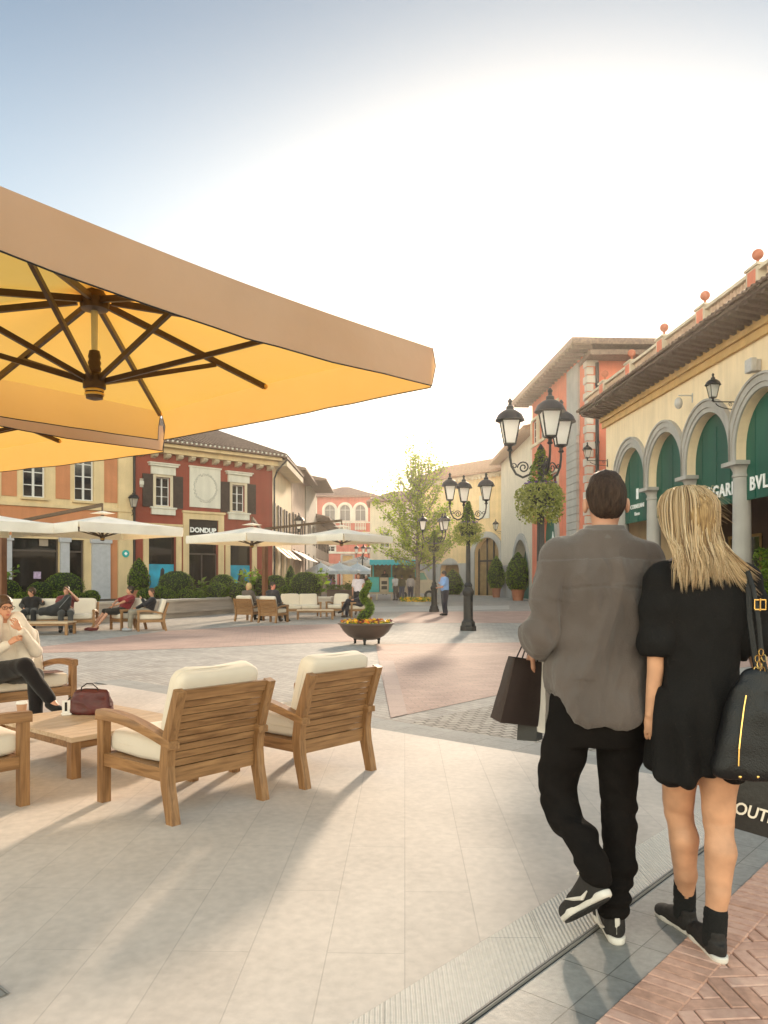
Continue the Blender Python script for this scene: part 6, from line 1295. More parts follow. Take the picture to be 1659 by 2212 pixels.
# ---------------------------------------------------------------- the man walking away, seen from behind
OM = (.84, 3.08)
man = thing('person', 'man in grey brown shirt and black trousers walking away, seen from behind', 'person', (*OM, 0))
J = dict(head=V3(.035, .02, 1.675), neck=V3(.02, -.005, 1.545), chest=V3(.012, 0, 1.42), pelvis=V3(-.005, 0, .95), shL=V3(-.175, 0, 1.455), shR=V3(.195, 0, 1.445), elL=V3(-.236, -.03, 1.165), elR=V3(.255, .0, 1.19), wrL=V3(-.235, .17, 1.085), wrR=V3(.20, .20, 1.12),
         hipL=V3(-.10, 0, .87), hipR=V3(.085, 0, .87), knL=V3(-.155, .045, .52), knR=V3(.088, .03, .50), anL=V3(-.066, -.225, .33), anR=V3(.035, -.075, .10), toL=V3(-.15, -.03, .06), toR=V3(.03, .13, .035), lr=1, hdL=V3(-.15, .55, -.75), hdR=V3(0, .5, .2), pnL=V3(.9, 0, -.3))
fl = Field((-.42, -.34, -.02), (.42, .42, 1.86), .0055); add_body(fl, J, 1.0, False, True, 1.1, .78, False, False); hf = nrm((.12, 1, -.10)); MM = add_head(fl, J['head'], hf); fl.mesh('body', m_skin, man)
# hair: short, tapered at the nape
r_, f_, u_ = MM; c = J['head']; h = Field(c-.2, c+.2, .0045); h.ell(c-f_*.016+u_*.036, (.081, .100, .092), .01, MM); h.ell(c-f_*.042-u_*.012, (.070, .062, .060), .02, MM); h.ell(c+f_*.03+u_*.10, (.058, .07, .035), .03, MM)
h.ell(c+f_*.095-u_*.04, (.085, .08, .09), 0, MM, sub=True)
for q in (-1, 1): h.ell(c+r_*q*.086-u_*.018, (.016, .028, .04), 0, MM, sub=True)
def hairmat(name, c1, c2, sc=(60, 60, 6), rough=.62):
    m = mat(name, c1, rough, .25, 2.0, .9, 4, col2=c2, stretch=sc, spec=.22, detail=8); return m
h.mesh('hair', hairmat('dark brown hair', (.022, .011, .007), (.05, .028, .018), (60, 60, 10)), man, disp=lambda p: .0022*noise.noise(Vector((p[0]*90, p[1]*90, p[2]*20)))+.003*noise.noise(Vector((p[0]*30, p[1]*30, p[2]*15))))
# shirt with rolled sleeves
m_shirt = mat('grey brown shirt cloth', (.110, .088, .078), .9, .14, 7, .5, 380, sheen=.25, spec=.15, stretch=(1, 1, .5)); f = Field((-.42, -.3, .78), (.42, .32, 1.64), .0055)
f.zloft([(.835, 0, -.006, .205, .155), (.90, -.004, -.004, .207, .152), (.98, -.004, .0, .195, .138), (1.10, .0, .0, .182, .118), (1.22, .004, -.004, .185, .118), (1.33, .008, -.008, .192, .118), (1.42, .010, -.004, .195, .108), (1.47, .012, 0, .185, .092), (1.505, .014, 0, .145, .082), (1.54, .016, 0, .098, .074), (1.565, .018, .002, .082, .072)], p=2.6, k=.02)
f.chain([J['shL']+V3(.01, 0, .0), (J['shL']+J['elL'])/2+V3(-.006, 0, 0), J['elL'], J['elL']*.62+J['wrL']*.38], [.063, .057, .050, .046], .035)
f.cap(J['elL']*.68+J['wrL']*.32, J['elL']*.55+J['wrL']*.45, .049, .048, .004)
f.chain([J['shR']+V3(-.01, 0, 0), (J['shR']+J['elR'])/2, J['elR'], J['elR']*.62+J['wrR']*.38], [.066, .064, .060, .055], .035)
for sd in 'LR': f.cap((.018, 0, 1.51), J['sh'+sd]+V3(0, 0, .012), .055, .058, .04)
# curved shirt tail: higher at the sides
f.cut(lambda X, Y, Z: (.842+.11*np.clip((np.abs(X+.0)-.06)/.125, 0, 1)**2.2-Z)+0*Y)
def shirt_disp(p):
    x, y, z = p; v = (wr(.022, 5, 5, 2.4, 4)(p)+wr(.010, 11, 11, 4.5, 9)(p)+wr(.006, 19, 19, 10, 2)(p))*(1 if z < 1.45 else .4)
    v += .010*math.exp(-((x+.05-(z-1.1)*.35)/.03)**2)*(1 if 1.0 < z < 1.36 else 0)*(1 if y < 0 else 0)      # long diagonal drape across the back
    v -= .012*math.exp(-((x-.02)/.018)**2)*max(0, min(1, (z-1.22)/.1))*max(0, min(1, (1.46-z)/.06))*(1 if y < 0 else 0)
    v += .008*math.sin((x*1.3+z)*34+2*noise.noise(Vector((x*4, y*4, z*4))))*max(0, min(1, abs(x)/.1-.9))*(1 if z < 1.3 else .25)
    if y < .02 and abs(z-(1.352-.10*abs(x)**1.2)) < .0042 and abs(x) < .17: v -= .0045
    if abs(z-1.596) < .004: v += .002
    return v
f.mesh('shirt', m_shirt, man, disp=shirt_disp)
f = Field((-.12, -.14, 1.52), (.18, .14, 1.63), .004); f.zloft([(1.535, .02, 0, .096, .086), (1.55, .021, .002, .089, .082), (1.588, .026, .006, .077, .074)], p=2.1, k=0, th=.008); f.mesh('collar', mat('shirt collar cloth', (.135, .115, .105), .9, .1, 7, .4, 380, sheen=.2), man, disp=wr(.002, 20, 20, 8, 1))
# trousers
m_trs = mat('black trouser cloth', (.0075, .006, .0055), .85, .3, 6, .4, 300, spec=.12); f = Field((-.34, -.38, .06), (.34, .3, 1.0), .0055)
f.zloft([(.74, -.008, 0, .165, .115), (.80, -.008, -.004, .182, .128), (.88, -.006, -.004, .182, .125), (.97, 0, 0, .165, .11)], p=2.5, k=.02)
f.chain([J['hipL'], (-.135, .02, .70), (-.158, .045, .60), J['knL'], (-.138, -.01, .44), (-.105, -.11, .41), (-.078, -.19, .34), (-.068, -.212, .305)], [.096, .084, .073, .063, .060, .056, .049, .050], .03)
f.chain([J['hipR'], (.088, .01, .70), (.088, .025, .60), J['knR'], (.086, .0, .40), (.07, -.035, .26), (.05, -.062, .16), (.042, -.068, .105)], [.098, .084, .073, .064, .060, .055, .048, .047], .03)
def tr_disp(p):
    z = p[2]; k_ = 1 if z > .34 else 1.4
    return wr(.007*k_, 6, 6, 9, 6)(p)+.005*math.sin(z*75+6*noise.noise(Vector((p[0]*5, p[1]*5, z*3))))*math.exp(-((z-.48)/.09)**2)+.006*math.sin(z*95+5*noise.noise(Vector(p)*6))*(1 if z < .30 else 0)
f.mesh('trousers', m_trs, man, disp=tr_disp)
m_wh = mat('white shoe leather', (.62, .58, .53), .5, .08, 20, .1, 100); m_bk = mat('black shoe suede', (.018, .015, .014), .75, .3, 30, .3, 200)
def sneaker(parent, M, s=1.0, white=True, swoosh=True, low=.0):
    """trainer along +y from heel (0,0,0); M places it"""
    def go(o): o.matrix_local = M; return o
    up = Field((-.07, -.05, -.01), (.07, .31, .15), .0045)
    up.zloft([(.02, 0, .12, .040, .145), (.05, 0, .112, .040, .138), (.07, 0, .085, .036, .11)], p=2.3, k=.012); up.chain([(0, .035, .045), (0, .035, .098-low)], [.040, .036], .015); up.ell((0, .215, .03), (.043, .062, .034), .02); up.cap((0, .075, .08-low*.5), (0, .16, .055), .032, .03, .02)
    up.cut(lambda X, Y, Z: (Z-(.112-low))+0*X+0*Y); up.ell((0, .042, .125-low), (.026, .036, .03), 0, sub=True)
    up.cut(lambda X, Y, Z: .016-Z+0*X+0*Y)
    sh_ = go(up.mesh('shoe', m_bk, parent)); so_ = Field((-.07, -.05, -.02), (.07, .32, .05), .0045)
    so_.zloft([(-.002, 0, .125, .044, .155), (.010, 0, .124, .047, .158), (.028, 0, .122, .046, .154)], p=2.6, k=.002); so_.cut(lambda X, Y, Z: (np.abs(X)-(.034+.013*np.clip((Y-.12)/.08, 0, 1)))+0*Z)
    o = so_.mesh('midsole', m_wh if white else mat('grey midsole', (.42, .40, .38)), sh_)
    b = MB(); b.ring_loft([[(.042*math.cos(a)*(.8 if math.sin(a) < 0 else 1), .124+.15*math.sin(a), z) for a in [2*math.pi*i/28 for i in range(28)]] for z in (-.008, -.001)]); b.build('outsole', m_bk, sh_)
    if white and swoosh:
        b = MB(); b.tube([(0, -.008, .095-low), (0, -.012, .075), (0, -.013, .04)], .007, 6, flat=2.2); b.build('heel_tab', m_wh, sh_)
        b = MB(); pts = [(-.041, .03, .045), (-.044, .07, .032), (-.0445, .12, .045), (-.040, .18, .062)]; b.tube(pts, [.003, .0085, .007, .002], 6)
        b.tube([(-p[0], p[1], p[2]) for p in pts], [.003, .0085, .007, .002], 6); b.build('curved_stripe', m_wh, sh_)
        b = MB(); b.tube([(.030*math.cos(a), .042+.038*math.sin(a), .113-low+.006*math.sin(a)) for a in [2*math.pi*i/16 for i in range(17)]], .007, 6); b.build('collar_lining', m_wh, sh_)
    return sh_
def frame_to(h, tdir, up=(0, 0, 1), s=1.0):
    y = Vector(tdir).normalized(); x = y.cross(Vector(up)).normalized(); z = x.cross(y); M = Matrix((x, y, z)).transposed().to_4x4(); return Matrix.Translation(h) @ M @ Matrix.Scale(s, 4)
sneaker(man, frame_to((-.045, -.250, .225), Vector((-.172, .00, .02))-Vector((-.045, -.250, .225)), up=(-.4, .8, .6)))
sneaker(man, frame_to((.040, -.118, .010), (.03, 1, 0)))
man.scale = (.955, .95, 1)
# ---------------------------------------------------------------- the woman beside him
OW = (1.17, 2.90)
wom = thing('person', 'blonde woman in short black dress with puffed sleeves walking away', 'person', (*OW, 0))
J = dict(head=V3(-.045, .01, 1.60), neck=V3(-.015, 0, 1.475), chest=V3(-.005, 0, 1.35), pelvis=V3(-.02, 0, .93), shL=V3(-.150, 0, 1.375), shR=V3(.150, 0, 1.375), elL=V3(-.172, -.02, 1.12), elR=V3(.185, -.03, 1.12), wrL=V3(-.180, .01, .885), wrR=V3(.275, .07, .93),
         hipL=V3(-.085, .01, .86), hipR=V3(.055, 0, .86), knL=V3(-.035, .13, .49), knR=V3(.062, .0, .49), anL=V3(.008, .185, .10), anR=V3(.032, -.035, .095), toL=V3(-.045, .37, .03), toR=V3(.025, .17, .03), lr=1, hdL=V3(.06, .08, -1), pnL=V3(.55, .8, 0), hdR=V3(.1, .3, -.9), thL=1)
fl = Field((-.34, -.22, .02), (.40, .46, 1.76), .0042)
add_body(fl, J, .93, True, True, .75, .92, False); hfw = nrm((-.35, 1, -.12)); MW = add_head(fl, J['head'], hfw, s=.93)
fl.chain([J['hipR'], (.060, -.01, .66), J['knR']], [.085, .068, .050], .02); fl.chain([J['hipL'], (-.055, .07, .66), J['knL']], [.085, .066, .049], .02)
fl.chain([J['knR'], (.062, -.028, .385), (.05, -.035, .24), J['anR']], [.046, .050, .036, .030], .02); fl.chain([J['knL'], (-.018, .118, .385), (0, .14, .24), J['anL']], [.045, .049, .035, .030], .02)
fl.mesh('body', m_skin2, wom, disp=lambda p: .0022*noise.noise(Vector(p)*14)-(.0016*math.exp(-((p[2]-.49-.02*noise.noise(Vector(p)*9))/.012)**2) if p[2] < .6 else 0)+(.003*math.exp(-((p[2]-.53)/.03)**2) if p[2] < .6 else 0))
m_drs = mat('black dress cloth', (.0075, .0066, .0064), .85, .3, 5, .4, 200, spec=.2); f = Field((-.36, -.28, .62), (.36, .32, 1.5), .006)
f.zloft([(.64, -.02, .01, .165, .13), (.72, -.02, .01, .160, .128), (.85, -.02, .0, .158, .125), (.95, -.018, 0, .152, .118), (1.06, -.01, 0, .135, .105), (1.16, -.004, 0, .132, .10), (1.28, 0, 0, .145, .102), (1.37, 0, 0, .15, .09), (1.42, -.005, 0, .115, .07), (1.455, -.01, 0, .075, .055)], p=2.3, k=.02)
f.chain([J['shL']+V3(-.002, 0, .0), (J['shL']*.6+J['elL']*.4)+V3(-.004, 0, 0), J['elL']+V3(-.002, 0, .03), J['elL']+V3(0, 0, -.012)], [.055, .060, .052, .045], .03)
f.chain([J['shR']+V3(.002, 0, .0), (J['shR']*.6+J['elR']*.4)+V3(.010, 0, 0), J['elR']+V3(.002, 0, .03), J['elR']+V3(.004, 0, -.012)], [.056, .064, .054, .046], .03)
for sd in 'LR': f.cap((-.005, 0, 1.40), J['sh'+sd]+V3(0, 0, .0), .045, .05, .04)
f.cut(lambda X, Y, Z: (.672+.022*np.sin(X*26+1.2)+.012*np.sin(Y*30)-Z)*np.where((Z < .8), 1, 0)+np.where(Z < .8, 0, -.1))
f.cut(lambda X, Y, Z: np.where((np.abs(X+.0) > .146) & (Z > .98), 1.108-Z, -.1)+0*Y)
def dr_disp(p):
    x, y, z = p; a = math.atan2(y, x+.02); k_ = max(0, min(1, (1.05-z)/.35))
    return wr(.010, 6, 6, 3, 8)(p)+wr(.004, 15, 15, 7, 3)(p)+k_*(.012*math.sin(a*9+z*3))
f.mesh('dress', m_drs, wom, disp=dr_disp)
# hair: a solid under-mass and many long locks over it, blown to the right
r_, f_, u_ = MW; c = J['head']
m_bl = bpy.data.materials.new('blonde hair'); m_bl.use_nodes = True; _n = m_bl.node_tree; _p = _n.nodes['Principled BSDF']; _g = _n.nodes.new('ShaderNodeNewGeometry'); _r = _n.nodes.new('ShaderNodeValToRGB')
_r.color_ramp.elements[0].color = (.20, .105, .045, 1); _r.color_ramp.elements[1].color = (.95, .82, .60, 1); _e = _r.color_ramp.elements.new(.35); _e.color = (.62, .44, .24, 1); _e = _r.color_ramp.elements.new(.75); _e.color = (.80, .60, .36, 1)
_n.links.new(_g.outputs['Random Per Island'], _r.inputs[0]); _n.links.new(_r.outputs[0], _p.inputs['Base Color']); _p.inputs['Roughness'].default_value = .38; _p.inputs['Specular IOR Level'].default_value = .5
_tb = _n.nodes.new('ShaderNodeBsdfTranslucent'); _n.links.new(_r.outputs[0], _tb.inputs[0]); _m = _n.nodes.new('ShaderNodeMixShader'); _m.inputs[0].default_value = .35; _n.links.new(_p.outputs[0], _m.inputs[1]); _n.links.new(_tb.outputs[0], _m.inputs[2]); _n.links.new(_m.outputs[0], _n.nodes['Material Output'].inputs[0])
h = Field((-.25, -.2, 1.30), (.2, .2, 1.78), .006); h.ell(c-f_*.010+u_*.026, (.076, .096, .094), .02, MW); h.chain([c-f_*.030-u_*.02, (-.03, -.046, 1.50), (-.01, -.050, 1.43)], [.068, .046, .028], .04); h.ell(c+f_*.095-u_*.04, (.075, .075, .1), 0, MW, sub=True)
hm = h.mesh('hair', hairmat('dark blonde base', (.20, .11, .045), (.40, .26, .12), (70, 70, 8)), wom, disp=lambda p: .0015*noise.noise(Vector((p[0]*70, p[1]*70, p[2]*9))))
random.seed(21); b = MB(); crown = c+u_*.128*.93-f_*.02
def lock(a, L_, sx, wav, nh, spread, w_):
    side = math.sin(a); backw = math.cos(a); root0 = crown+r_*random.gauss(0, .016)+f_*random.uniform(-.03, .05); dirh = -f_*backw+r_*side; lift = random.uniform(0, .010)
    k2 = .082+lift; p1 = c+u_*.112+dirh*.056; p2 = c+u_*.055+dirh*k2-f_*.004; p3 = c-u_*.03+dirh*k2*(1 if backw > -.2 else .85)
    p4 = V3(p3[0]*(.95 if side*r_[0] < 0 else .88)-.006+sx*.3+wav*.5, min(p3[1], -.05)*.75-.035, p3[2]-L_*.42); p5 = V3(p4[0]*.93-.001+sx*.5-wav, min(p4[1], -.078)-.014, p3[2]-L_*.76); p6 = V3(p5[0]+sx*.6+wav*.6, p5[1]-.004, p3[2]-L_-.01)
    K0 = [root0, p1, p2, p3, p4, p5, p6]; n1, n2 = random.gauss(0, 1), random.gauss(0, 1)
    for _h in range(nh):
        ox, oy = random.gauss(0, spread), random.gauss(0, spread*.5); tl = random.uniform(.86, 1.0)
        K = [p+r_*ox*q+f_*oy*q*.6 for p, q in zip(K0, (.5, .9, 1.1, 1.05, .8, .5, .28))]; K[-1] = K[-2]*(1-tl)+K[-1]*tl; pts = []
        for s_ in range(len(K)-1):                          # Catmull-Rom
            a0 = K[max(s_-1, 0)]; a1, a2 = K[s_], K[s_+1]; a3 = K[min(s_+2, len(K)-1)]
            for q in (0, .33, .66): pts.append(.5*((2*a1)+(-a0+a2)*q+(2*a0-5*a1+4*a2-a3)*q*q+(-a0+3*a1-3*a2+a3)*q**3))
        pts.append(K[-1]); n_ = len(pts); w0 = w_*random.uniform(.6, 1.3)
        b.tube([tuple(p) for p in pts], [w0*(.5+.5*math.sin(math.pi*min(1, (j+2)/(n_+1))))*(1 if j < n_-4 else (.85, .6, .35, .1)[j-(n_-4)]) for j in range(n_)], 4, flat=.7)
rs = 1 if r_[0] > 0 else -1
for i in range(330):                                        # fall of hair down the back
    a = random.uniform(-2.7, 2.7); lock(a, random.uniform(.13, .24)*(1 if abs(a) < 1.6 else .85), random.gauss(.004, .010)+(.012 if math.sin(a)*rs > 0 else -.002), random.gauss(0, .008), 8, .009, .0016)
for i in range(44):                                         # ends blown out to the right
    lock(rs*random.uniform(.5, 1.8), random.uniform(.17, .25), random.uniform(.03, .12), random.gauss(0, .006), 6, .006, .0017)
for i in range(60):                                         # flyaways
    a = random.uniform(-1.6, 2.2); st = c+u_*random.uniform(.0, .12)+(r_*math.sin(a)-f_*math.cos(a))*.09; d = r_*random.uniform(-.2, 1)-V3(0, .3, .5)*random.uniform(.2, 1); b.tube([tuple(st), tuple(st+d*.05+V3(0, 0, .004)), tuple(st+d*.10+V3(.01, 0, -.01))], [.0007, .0006, .0003], 3)
b.build('hair_locks', m_bl, hm, smooth=2)
# socks and black trainers with a thin white sole
f = Field((-.1, -.12, .04), (.12, .36, .24), .0045)
for sd, q in (('L', (.004, .172, .19)), ('R', (.038, -.034, .165))):
    f = Field(J['an'+sd]-V3(.09, .12, .07), J['an'+sd]+V3(.09, .14, .13), .0045); f.cap(J['an'+sd]-V3(0, 0, .03), q, .041, .0405, .01); f.mesh('sock', mat('black sock', (.008, .008, .008), .95, .2, 9, .5, 300), wom, disp=wr(.002, 10, 10, 60, 2))
sneaker(wom, frame_to((.018, .125, .010), (-.28, .96, 0), s=.80), swoosh=False); sneaker(wom, frame_to((.034, -.080, .010), (-.04, 1, 0), s=.88), swoosh=False)
# ---------------------------------------------------------------- what they carry
m_blk = mat('black leather', (.006, .006, .007), .42, .25, 14, .35, 170); m_gold = mat('gold metal', (.75, .48, .16), .25, .05, metal=1.0)
t = thing('shoulder_bag', 'large black leather shoulder bag with gold zips hanging at her right side', 'handbag', (1.295, 2.735, 0)); f = Field((-.24, -.12, .64), (.24, .12, 1.12), .006)
f.zloft([(.685, 0, 0, .155, .075), (.72, 0, 0, .165, .082), (.80, .0, 0, .152, .078), (.90, .0, 0, .122, .066), (.99, .0, 0, .088, .045), (1.05, 0, 0, .06, .024), (1.07, 0, 0, .045, .012)], p=2.7, k=.01)
f.mesh('bag_body', m_blk, t, disp=wr(.007, 8, 8, 5, 7)); b = MB()
b.tube([(.015, .02, 1.05), (.01, .04, 1.12), (.0, .06, 1.25), (.0, .075, 1.38), (-.005, .10, 1.437), (-.01, .16, 1.452), (-.01, .22, 1.42)], .0125, 6, flat=.3); b.tube([(.03, -.02, 1.05), (.012, -.012, 1.13), (.006, .0, 1.25), (.002, .03, 1.36), (-.002, .07, 1.43)], .010, 6, flat=.3); st_ = b.build('strap', m_blk, t)
b = MB(); b.bars([(-.014, -.012, 1.290), (.028, -.012, 1.290), (.028, -.012, 1.325), (-.014, -.012, 1.325), (-.014, -.012, 1.292)], .0045, .0045, up=(0, 1, 0)); b.tube([(.006, -.016, 1.285), (.006, -.018, 1.33)], .003, 5); b.build('buckle', m_gold, st_)
b = MB()
for i, (z, x) in enumerate(((1.135, .008), (1.115, .02), (1.112, -.006), (1.09, .004), (1.07, .014), (1.068, -.008))):
    b.tube([(x+.009*math.cos(q*.628), -.018+.004*(i % 2)+.006*math.sin(q*.628)*(i % 2), z+.013*math.sin(q*.628)) for q in range(11)], .0022, 5)
b.build('ring_chain', m_gold, st_)
b = MB(); b.tube([(-.066, -.058, .985), (-.078, -.066, .94), (-.092, -.076, .87), (-.104, -.085, .80), (-.108, -.089, .74)], .0035, 5); b.build('zip', m_gold, t)
b = MB(); b.tube([(.02, -.055, 1.0), (.045, -.06, .985), (.075, -.062, .96)], .0035, 5); b.build('zip', m_gold, t)
for x in (-.10, -.035, .06): b = MB(); b.ball((x, -.083, .70), .006, 8, 6); b.build('stud', m_gold, t)
t.scale = (.92, .92, .955); t.location.z = .043
def carrier(label, name, W_, D_, H_, origin, rot, m, txt=None, hh=.16, taper=.0, seed=1):
    """paper carrier: pleated box hanging from its two cord handles; origin = middle of its top edge"""
    t = thing(name, label, 'shopping bag', origin); t.rotation_euler = rot; b = MB(); n = 10; rings = []
    for j in range(9):
        z = -H_*j/8; k_ = (1-.45*(1-j/8)**2); ring = []
        for (ax, ay), (bx, by) in (((-1, -1), (1, -1)), ((1, -1), (1, 1)), ((1, 1), (-1, 1)), ((-1, 1), (-1, -1))):
            for i in range(n):
                u = i/n; x = (ax+(bx-ax)*u)*W_/2*(1-taper*(1-j/8)); y = (ay+(by-ay)*u)*D_/2*k_
                if ax == bx: x *= 1-.14*(1-j/8)*math.sin(math.pi*u)
                x += .003*noise.noise(Vector((x*20, y*20+seed, z*14))); y += .006*noise.noise(Vector((x*12, y*12+seed, z*10+5))); ring.append((x, y, z))
        rings.append(ring)
    b.ring_loft(rings, cap=False); b.add(rings[-1], [tuple(range(4*n))]); b.build('paper_body', m, t, smooth=True)
    b = MB(); b.each = True
    for s_ in (-1, 1): b.tube([(-W_*.22, s_*D_*.27, -.02), (-W_*.12, s_*D_*.15, hh*.7), (0, 0, hh), (W_*.12, s_*D_*.15, hh*.7), (W_*.22, s_*D_*.27, -.02)], .003, 6)
    b.build('cord_handle', mat('dark cord', (.02, .016, .015), .8), t)
    if txt: q = text_mb(txt, .062, .001, align='LEFT', bold=.0012); place(q, (-W_/2+.012, -D_/2-.004, -H_+.055)); q.build('lettering', mat('warm white letters', (.75, .68, .58)), t)
    return t
m_br = mat('dark brown paper', (.028, .017, .015), .55, .2, 4, .2, 60); m_blp = mat('black paper', (.018, .016, .015), .5, .2, 4, .2, 60); m_whp = mat('white plastic carrier', (.72, .66, .60), .45, .06, 4, .3, 20, trans=((.9, .85, .78), .25))
hx, hy, hz = OM[0]-.205, OM[1]+.215, 1.03
carrier('dark brown paper carrier bag hanging from his left hand, frontmost of three', 'shopping_bag', .19, .085, .265, (hx-.045, hy-.05, hz+.02), (R(6), R(9), R(22)), m_br, hh=.10, taper=.22)
carrier('white carrier bag in his left hand, nearest to his leg', 'shopping_bag', .17, .10, .34, (hx+.055, hy-.01, hz+.065), (R(3), R(-3), R(38)), m_whp, hh=.03, taper=.25, seed=5)
carrier('black paper carrier bag hanging lowest from his left hand', 'shopping_bag', .16, .08, .30, (hx-.005, hy+.07, hz-.03), (R(0), R(7), R(70)), m_blp, hh=.10, seed=9)
carrier('black carrier bag with white OUTLET lettering below her shoulder bag', 'shopping_bag', .42, .13, .27, (1.53, 2.98, .67), (0, R(17), R(4)), m_blp, txt='OUTLET', hh=.16)
t = carrier('small plain black bag held low between the couple', 'shopping_bag', .13, .08, .20, (1.098, 3.20, .84), (0, R(-4), R(20)), m_blp, hh=.22)
# ---------------------------------------------------------------- woman on the near sofa
def place_seat(x, y, Y, f): p = at(x, y, Y); return (p[0], p[1], 0), math.atan2(f[0], -f[1])
loc, rz = place_seat(8, 1254, 7.42, (.72, -.69))
J = sit(.40, -.06, crossed=1, hL=((.24, -.14, .70), (.04, -.27, .93)), hR=((-.22, -.12, .66), (-.05, -.26, .80)), slump=.02); J['pnL'] = V3(-.3, .9, .2); J['hdL'] = V3(-.5, -.1, .8)
pw = person('woman with glasses sitting cross-legged on the near sofa, hand to her mouth', loc, rz, J, skin=mat('warm skin', (.55, .27, .17), .5, .1, 9, .1, 160), hair=(.07, .035, .018), top=(.70, .62, .54), legs=(.010, .008, .009), shoe=(.01, .009, .009), res=.009, sleeve='long', bob=False, fem=True, s=.93, look=(.05, -1, -.12), fine=True, curl=.9)  # one even skin tone for this figure
Mx = basis((.05, -1, -.12)); rr_, ff_, uu_ = Mx; hc = J['head']; b = MB()
for q in (-1, 1): b.tube([tuple(hc+ff_*.098+rr_*q*.034+uu_*.012+(rr_*math.cos(a)*.026+uu_*math.sin(a)*.017)) for a in [2*math.pi*i/14 for i in range(15)]], .0022, 5); b.tube([tuple(hc+ff_*.09+rr_*q*.062+uu_*.014), tuple(hc+rr_*q*.077+uu_*.012)], .002, 5)
b.tube([tuple(hc+ff_*.103-rr_*.008+uu_*.014), tuple(hc+ff_*.103+rr_*.008+uu_*.014)], .002, 5); b.build('glasses', m_iron, pw)
b = MB(); b.each = True; [b.ball(tuple(hc+ff_*.086+rr_*q*.031+uu_*.011), (.010, .006, .005), 8, 6) for q in (-1, 1)]; b.build('eye', mat('dark eye', (.03, .02, .015), .3), pw)
b = MB(); b.ball(tuple(hc+ff_*.094-uu_*.055), (.02, .007, .006), 8, 6); b.build('mouth', mat('lips', (.40, .10, .08), .5), pw)
f = Field(hc-V3(.3, .3, .7), hc+V3(.3, .3, .02), .01); f.chain([(-.1, -.02, 1.0), (-.16, -.05, .85), (-.15, -.06, .58)], [.075, .1, .09], .03); f.chain([(.1, -.02, 1.0), (.16, -.04, .85), (.17, -.02, .56)], [.075, .1, .095], .03); f.mesh('shawl', cloth('cream shawl', (.74, .66, .58)), pw, disp=wr(.012, 8, 8, 5, 2))
t = thing('magazine', 'dark open magazine lying on the sofa seat beside the woman', 'magazine', (*at(96, 1254, 7.7)[:2], .475), R(40)); b = MB(); b.box(-.15, -.003, -.1, .1, 0, .006); b.box(.003, .15, -.1, .1, 0, .007); b.build('pages', mat('magazine print', (.25, .14, .11), .6, .6, 14), t)
# ---------------------------------------------------------------- far sitters, left group
def seated(lab, x, Y, f, J, **k): p = at(x, 1254, Y); return person(lab, (p[0], p[1], 0), math.atan2(f[0], -f[1]), J, **k)
seated('person in black top lounging on the far left sofa, head turned away', 66, 21.5, (.3, -.95), sit(.42, .12, slump=.1, hL=((.3, .1, .75), (.32, -.12, .8))), hair=(.05, .025, .012), top=(.012, .011, .012), legs=(.02, .02, .022), sleeve='long', look=(-.8, -.3, -.3))
seated('person in maroon patterned top with hand to face, on the far sofa', 143, 21.2, (.35, -.93), sit(.42, .05, slump=.06, hL=((.3, -.1, .85), (.08, -.12, 1.1)), hR=((-.22, -.1, .75), (.05, -.2, .68))), hair=(.06, .03, .015), top=(.16, .03, .03), legs=(.05, .05, .05), sleeve='short', look=(-.2, -.9, -.2))
seated('person in maroon shirt and sunglasses reclining with outstretched legs', 262, 22.0, (-.75, -.66), sit(.42, .14, slump=.06, reach=.32, hL=((.25, -.05, .78), (.02, -.25, .66)), hR=((-.22, -.05, .8), (.05, -.25, .72))), hair=(.03, .02, .012), top=(.20, .018, .025), legs=(.02, .018, .016), shoe=(.12, .02, .02), sleeve='short', look=(-.1, -1, 0), bare=True)
seated('child in dark jacket sitting in the side-on armchair', 318, 21.5, (-.93, -.36), sit(.42, .03, slump=.10, hL=((.2, -.05, .72), (.06, -.15, .88)), hR=((-.2, -.1, .7), (-.02, -.3, .62))), hair=(.07, .035, .015), top=(.015, .015, .02), legs=(.22, .19, .15), shoe=(.3, .3, .32), sleeve='long', look=(.6, -.8, -.1), s=.9)
p = at(118, 1254, 20.9); t = thing('backpack', 'slumped black and grey backpack on the far sofa between two people', 'backpack', (p[0], p[1], .45), R(20)); f = Field((-.5, -.3, -.02), (.5, .3, .6), .015); f.chain([(-.3, -.02, .1), (0, 0, .13), (.22, .02, .26), (.32, .02, .44)], [.1, .14, .15, .1], .05); f.mesh('pack_body', cloth('dark pack cloth', (.025, .026, .028)), t, disp=wr(.02, 5, 5, 5, 1)); b = MB(); b.tube([(.12, -.16, .2), (.3, -.14, .42), (.36, -.08, .5)], .02, 6, flat=.4); b.build('strap', mat('pack strap', (.2, .2, .2)), t)
# middle group
seated('blonde woman sitting in the left back-turned armchair of the middle pair', 541, 26.6, (.42, .91), sit(.42, .04, slump=-.02), hair=(.50, .34, .16), bob=True, top=(.10, .08, .07), legs=(.03, .03, .03), look=(.9, .2, 0), sleeve='long', s=.95)
seated('man with ruddy face and dark hair in the right back-turned armchair', 592, 25.8, (.42, .91), sit(.42, .0, slump=-.04, reach=.1), skin=mat('ruddy skin', (.6, .22, .15)), hair=(.03, .015, .01), top=(.03, .03, .035), legs=(.05, .05, .055), look=(-.9, .1, -.1), sleeve='long')
seated('bald man in navy jacket and blue shirt sitting with crossed legs behind the bowl planter', 776, 29.1, (-.93, -.36), sit(.42, .10, slump=.0, crossed=-1, hL=((.25, 0, .75), (.12, -.25, .68))), hair=(.28, .16, .10), top=(.012, .015, .035), legs=(.008, .010, .022), look=(-.1, -1, -.05), sleeve='long')
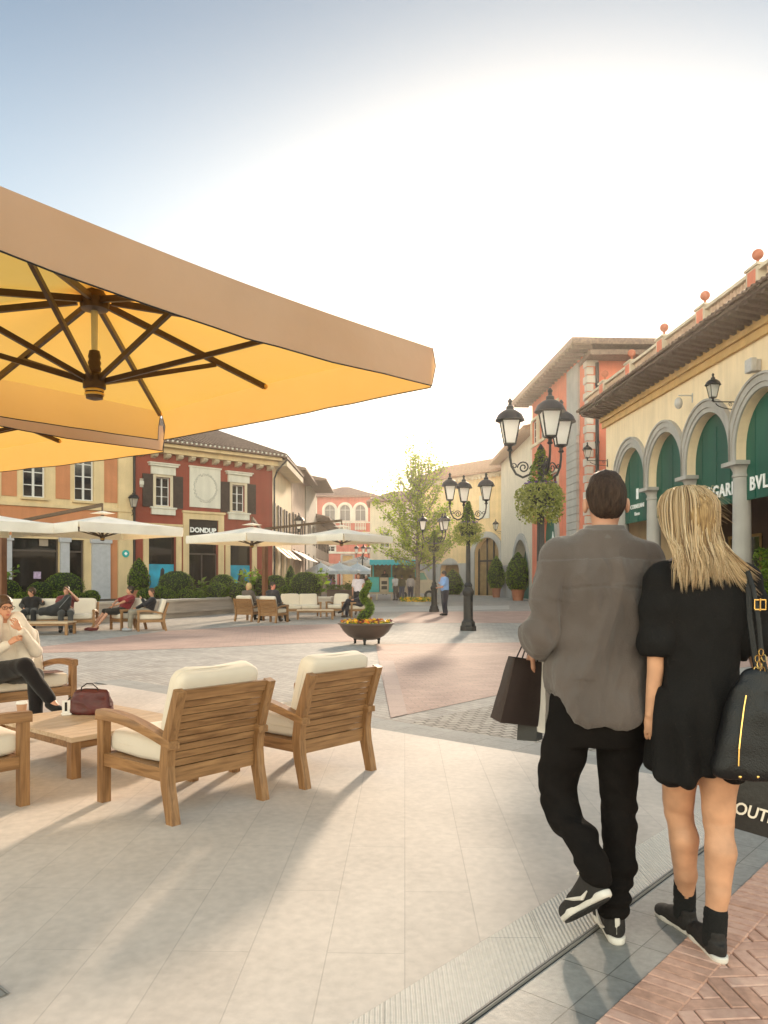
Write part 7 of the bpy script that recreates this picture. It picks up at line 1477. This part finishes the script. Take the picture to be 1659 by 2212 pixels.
def standing(lab, x, Y, face, J=None, z=0, **k): p = at(x, 1254, Y); return person(lab, (p[0], p[1], z), math.atan2(face[0], -face[1]), J or stand(), **k)
standing('woman in white blouse with long brown hair walking towards us between the chairs', 774, 31.5, (.05, -1), stand(step=.12, s=.95), hair=(.10, .045, .02), bob=True, top=(.62, .55, .60), legs=(.012, .012, .02), s=.95, fem=True, sleeve='short', res=.022)
standing('man in light blue short-sleeved shirt on the phone by the lamp post', 961, 30.9, (-.97, -.2), stand(lean=.03, hL=((.24, -.18, 1.12), (.05, -.30, 1.10)), hR=((-.26, -.16, 1.22), (-.11, -.14, 1.50))), hair=(.02, .012, .01), top=(.22, .36, .66), legs=(.018, .018, .032), shoe=(.015, .012, .012), look=(-.1, -1, -.35), slim=1.18, res=.02)
# by the food truck and beyond
GF = 'people around the food truck'
standing('dark-haired person in black serving inside the food truck', 831, 56.2, (0, -1), z=.35, hair=(.012, .01, .01), bob=True, top=(.02, .02, .02), legs=(.03, .03, .03), res=.032, sleeve='long', grp=GF)
standing('customer in white shirt at the truck counter', 855, 54.4, (-.5, .8), stand(lean=.1), hair=(.03, .02, .01), top=(.65, .62, .62), legs=(.08, .06, .06), res=.032, grp=GF)
standing('customer in olive jacket behind the white-shirted one', 868, 54.0, (-.3, .9), hair=(.03, .02, .01), top=(.12, .10, .06), legs=(.06, .07, .12), res=.032, sleeve='long', grp=GF)
standing('person in pale grey top and navy trousers beside the tree trunk', 887, 53.0, (.2, .9), hair=(.03, .02, .01), top=(.42, .38, .38), legs=(.02, .02, .05), res=.032, sleeve='long', grp=GF)
standing('person in white cap and dark coat near the far lamp post', 791, 50, (-.2, -1), hair=(.6, .6, .6), top=(.08, .04, .04), legs=(.03, .03, .03), res=.032, sleeve='long')
standing('far pedestrian in blue top under the cafe parasols', 711, 75, (0, -1), hair=(.05, .03, .02), top=(.10, .10, .25), legs=(.25, .2, .2), res=.04)
standing('far pedestrian in pink top under the cafe parasols', 719, 76, (0, -1), hair=(.05, .03, .02), top=(.35, .12, .12), legs=(.03, .03, .03), res=.04)
# thin haze volume added for the glow around the sun
b = MB(); b.box(-60, 60, -12, 120, -1, 16); hz = b.build('haze', None); hz['kind'] = 'stuff'
m = bpy.data.materials.new('haze'); m.use_nodes = True; N = m.node_tree.nodes; N.remove(N['Principled BSDF']); v = N.new('ShaderNodeVolumePrincipled'); v.inputs['Density'].default_value = .00065; v.inputs['Anisotropy'].default_value = .78; v.inputs['Color'].default_value = (1, .93, .84, 1)
m.node_tree.links.new(v.outputs[0], N['Material Output'].inputs['Volume']); hz.data.materials.clear(); hz.data.materials.append(m)
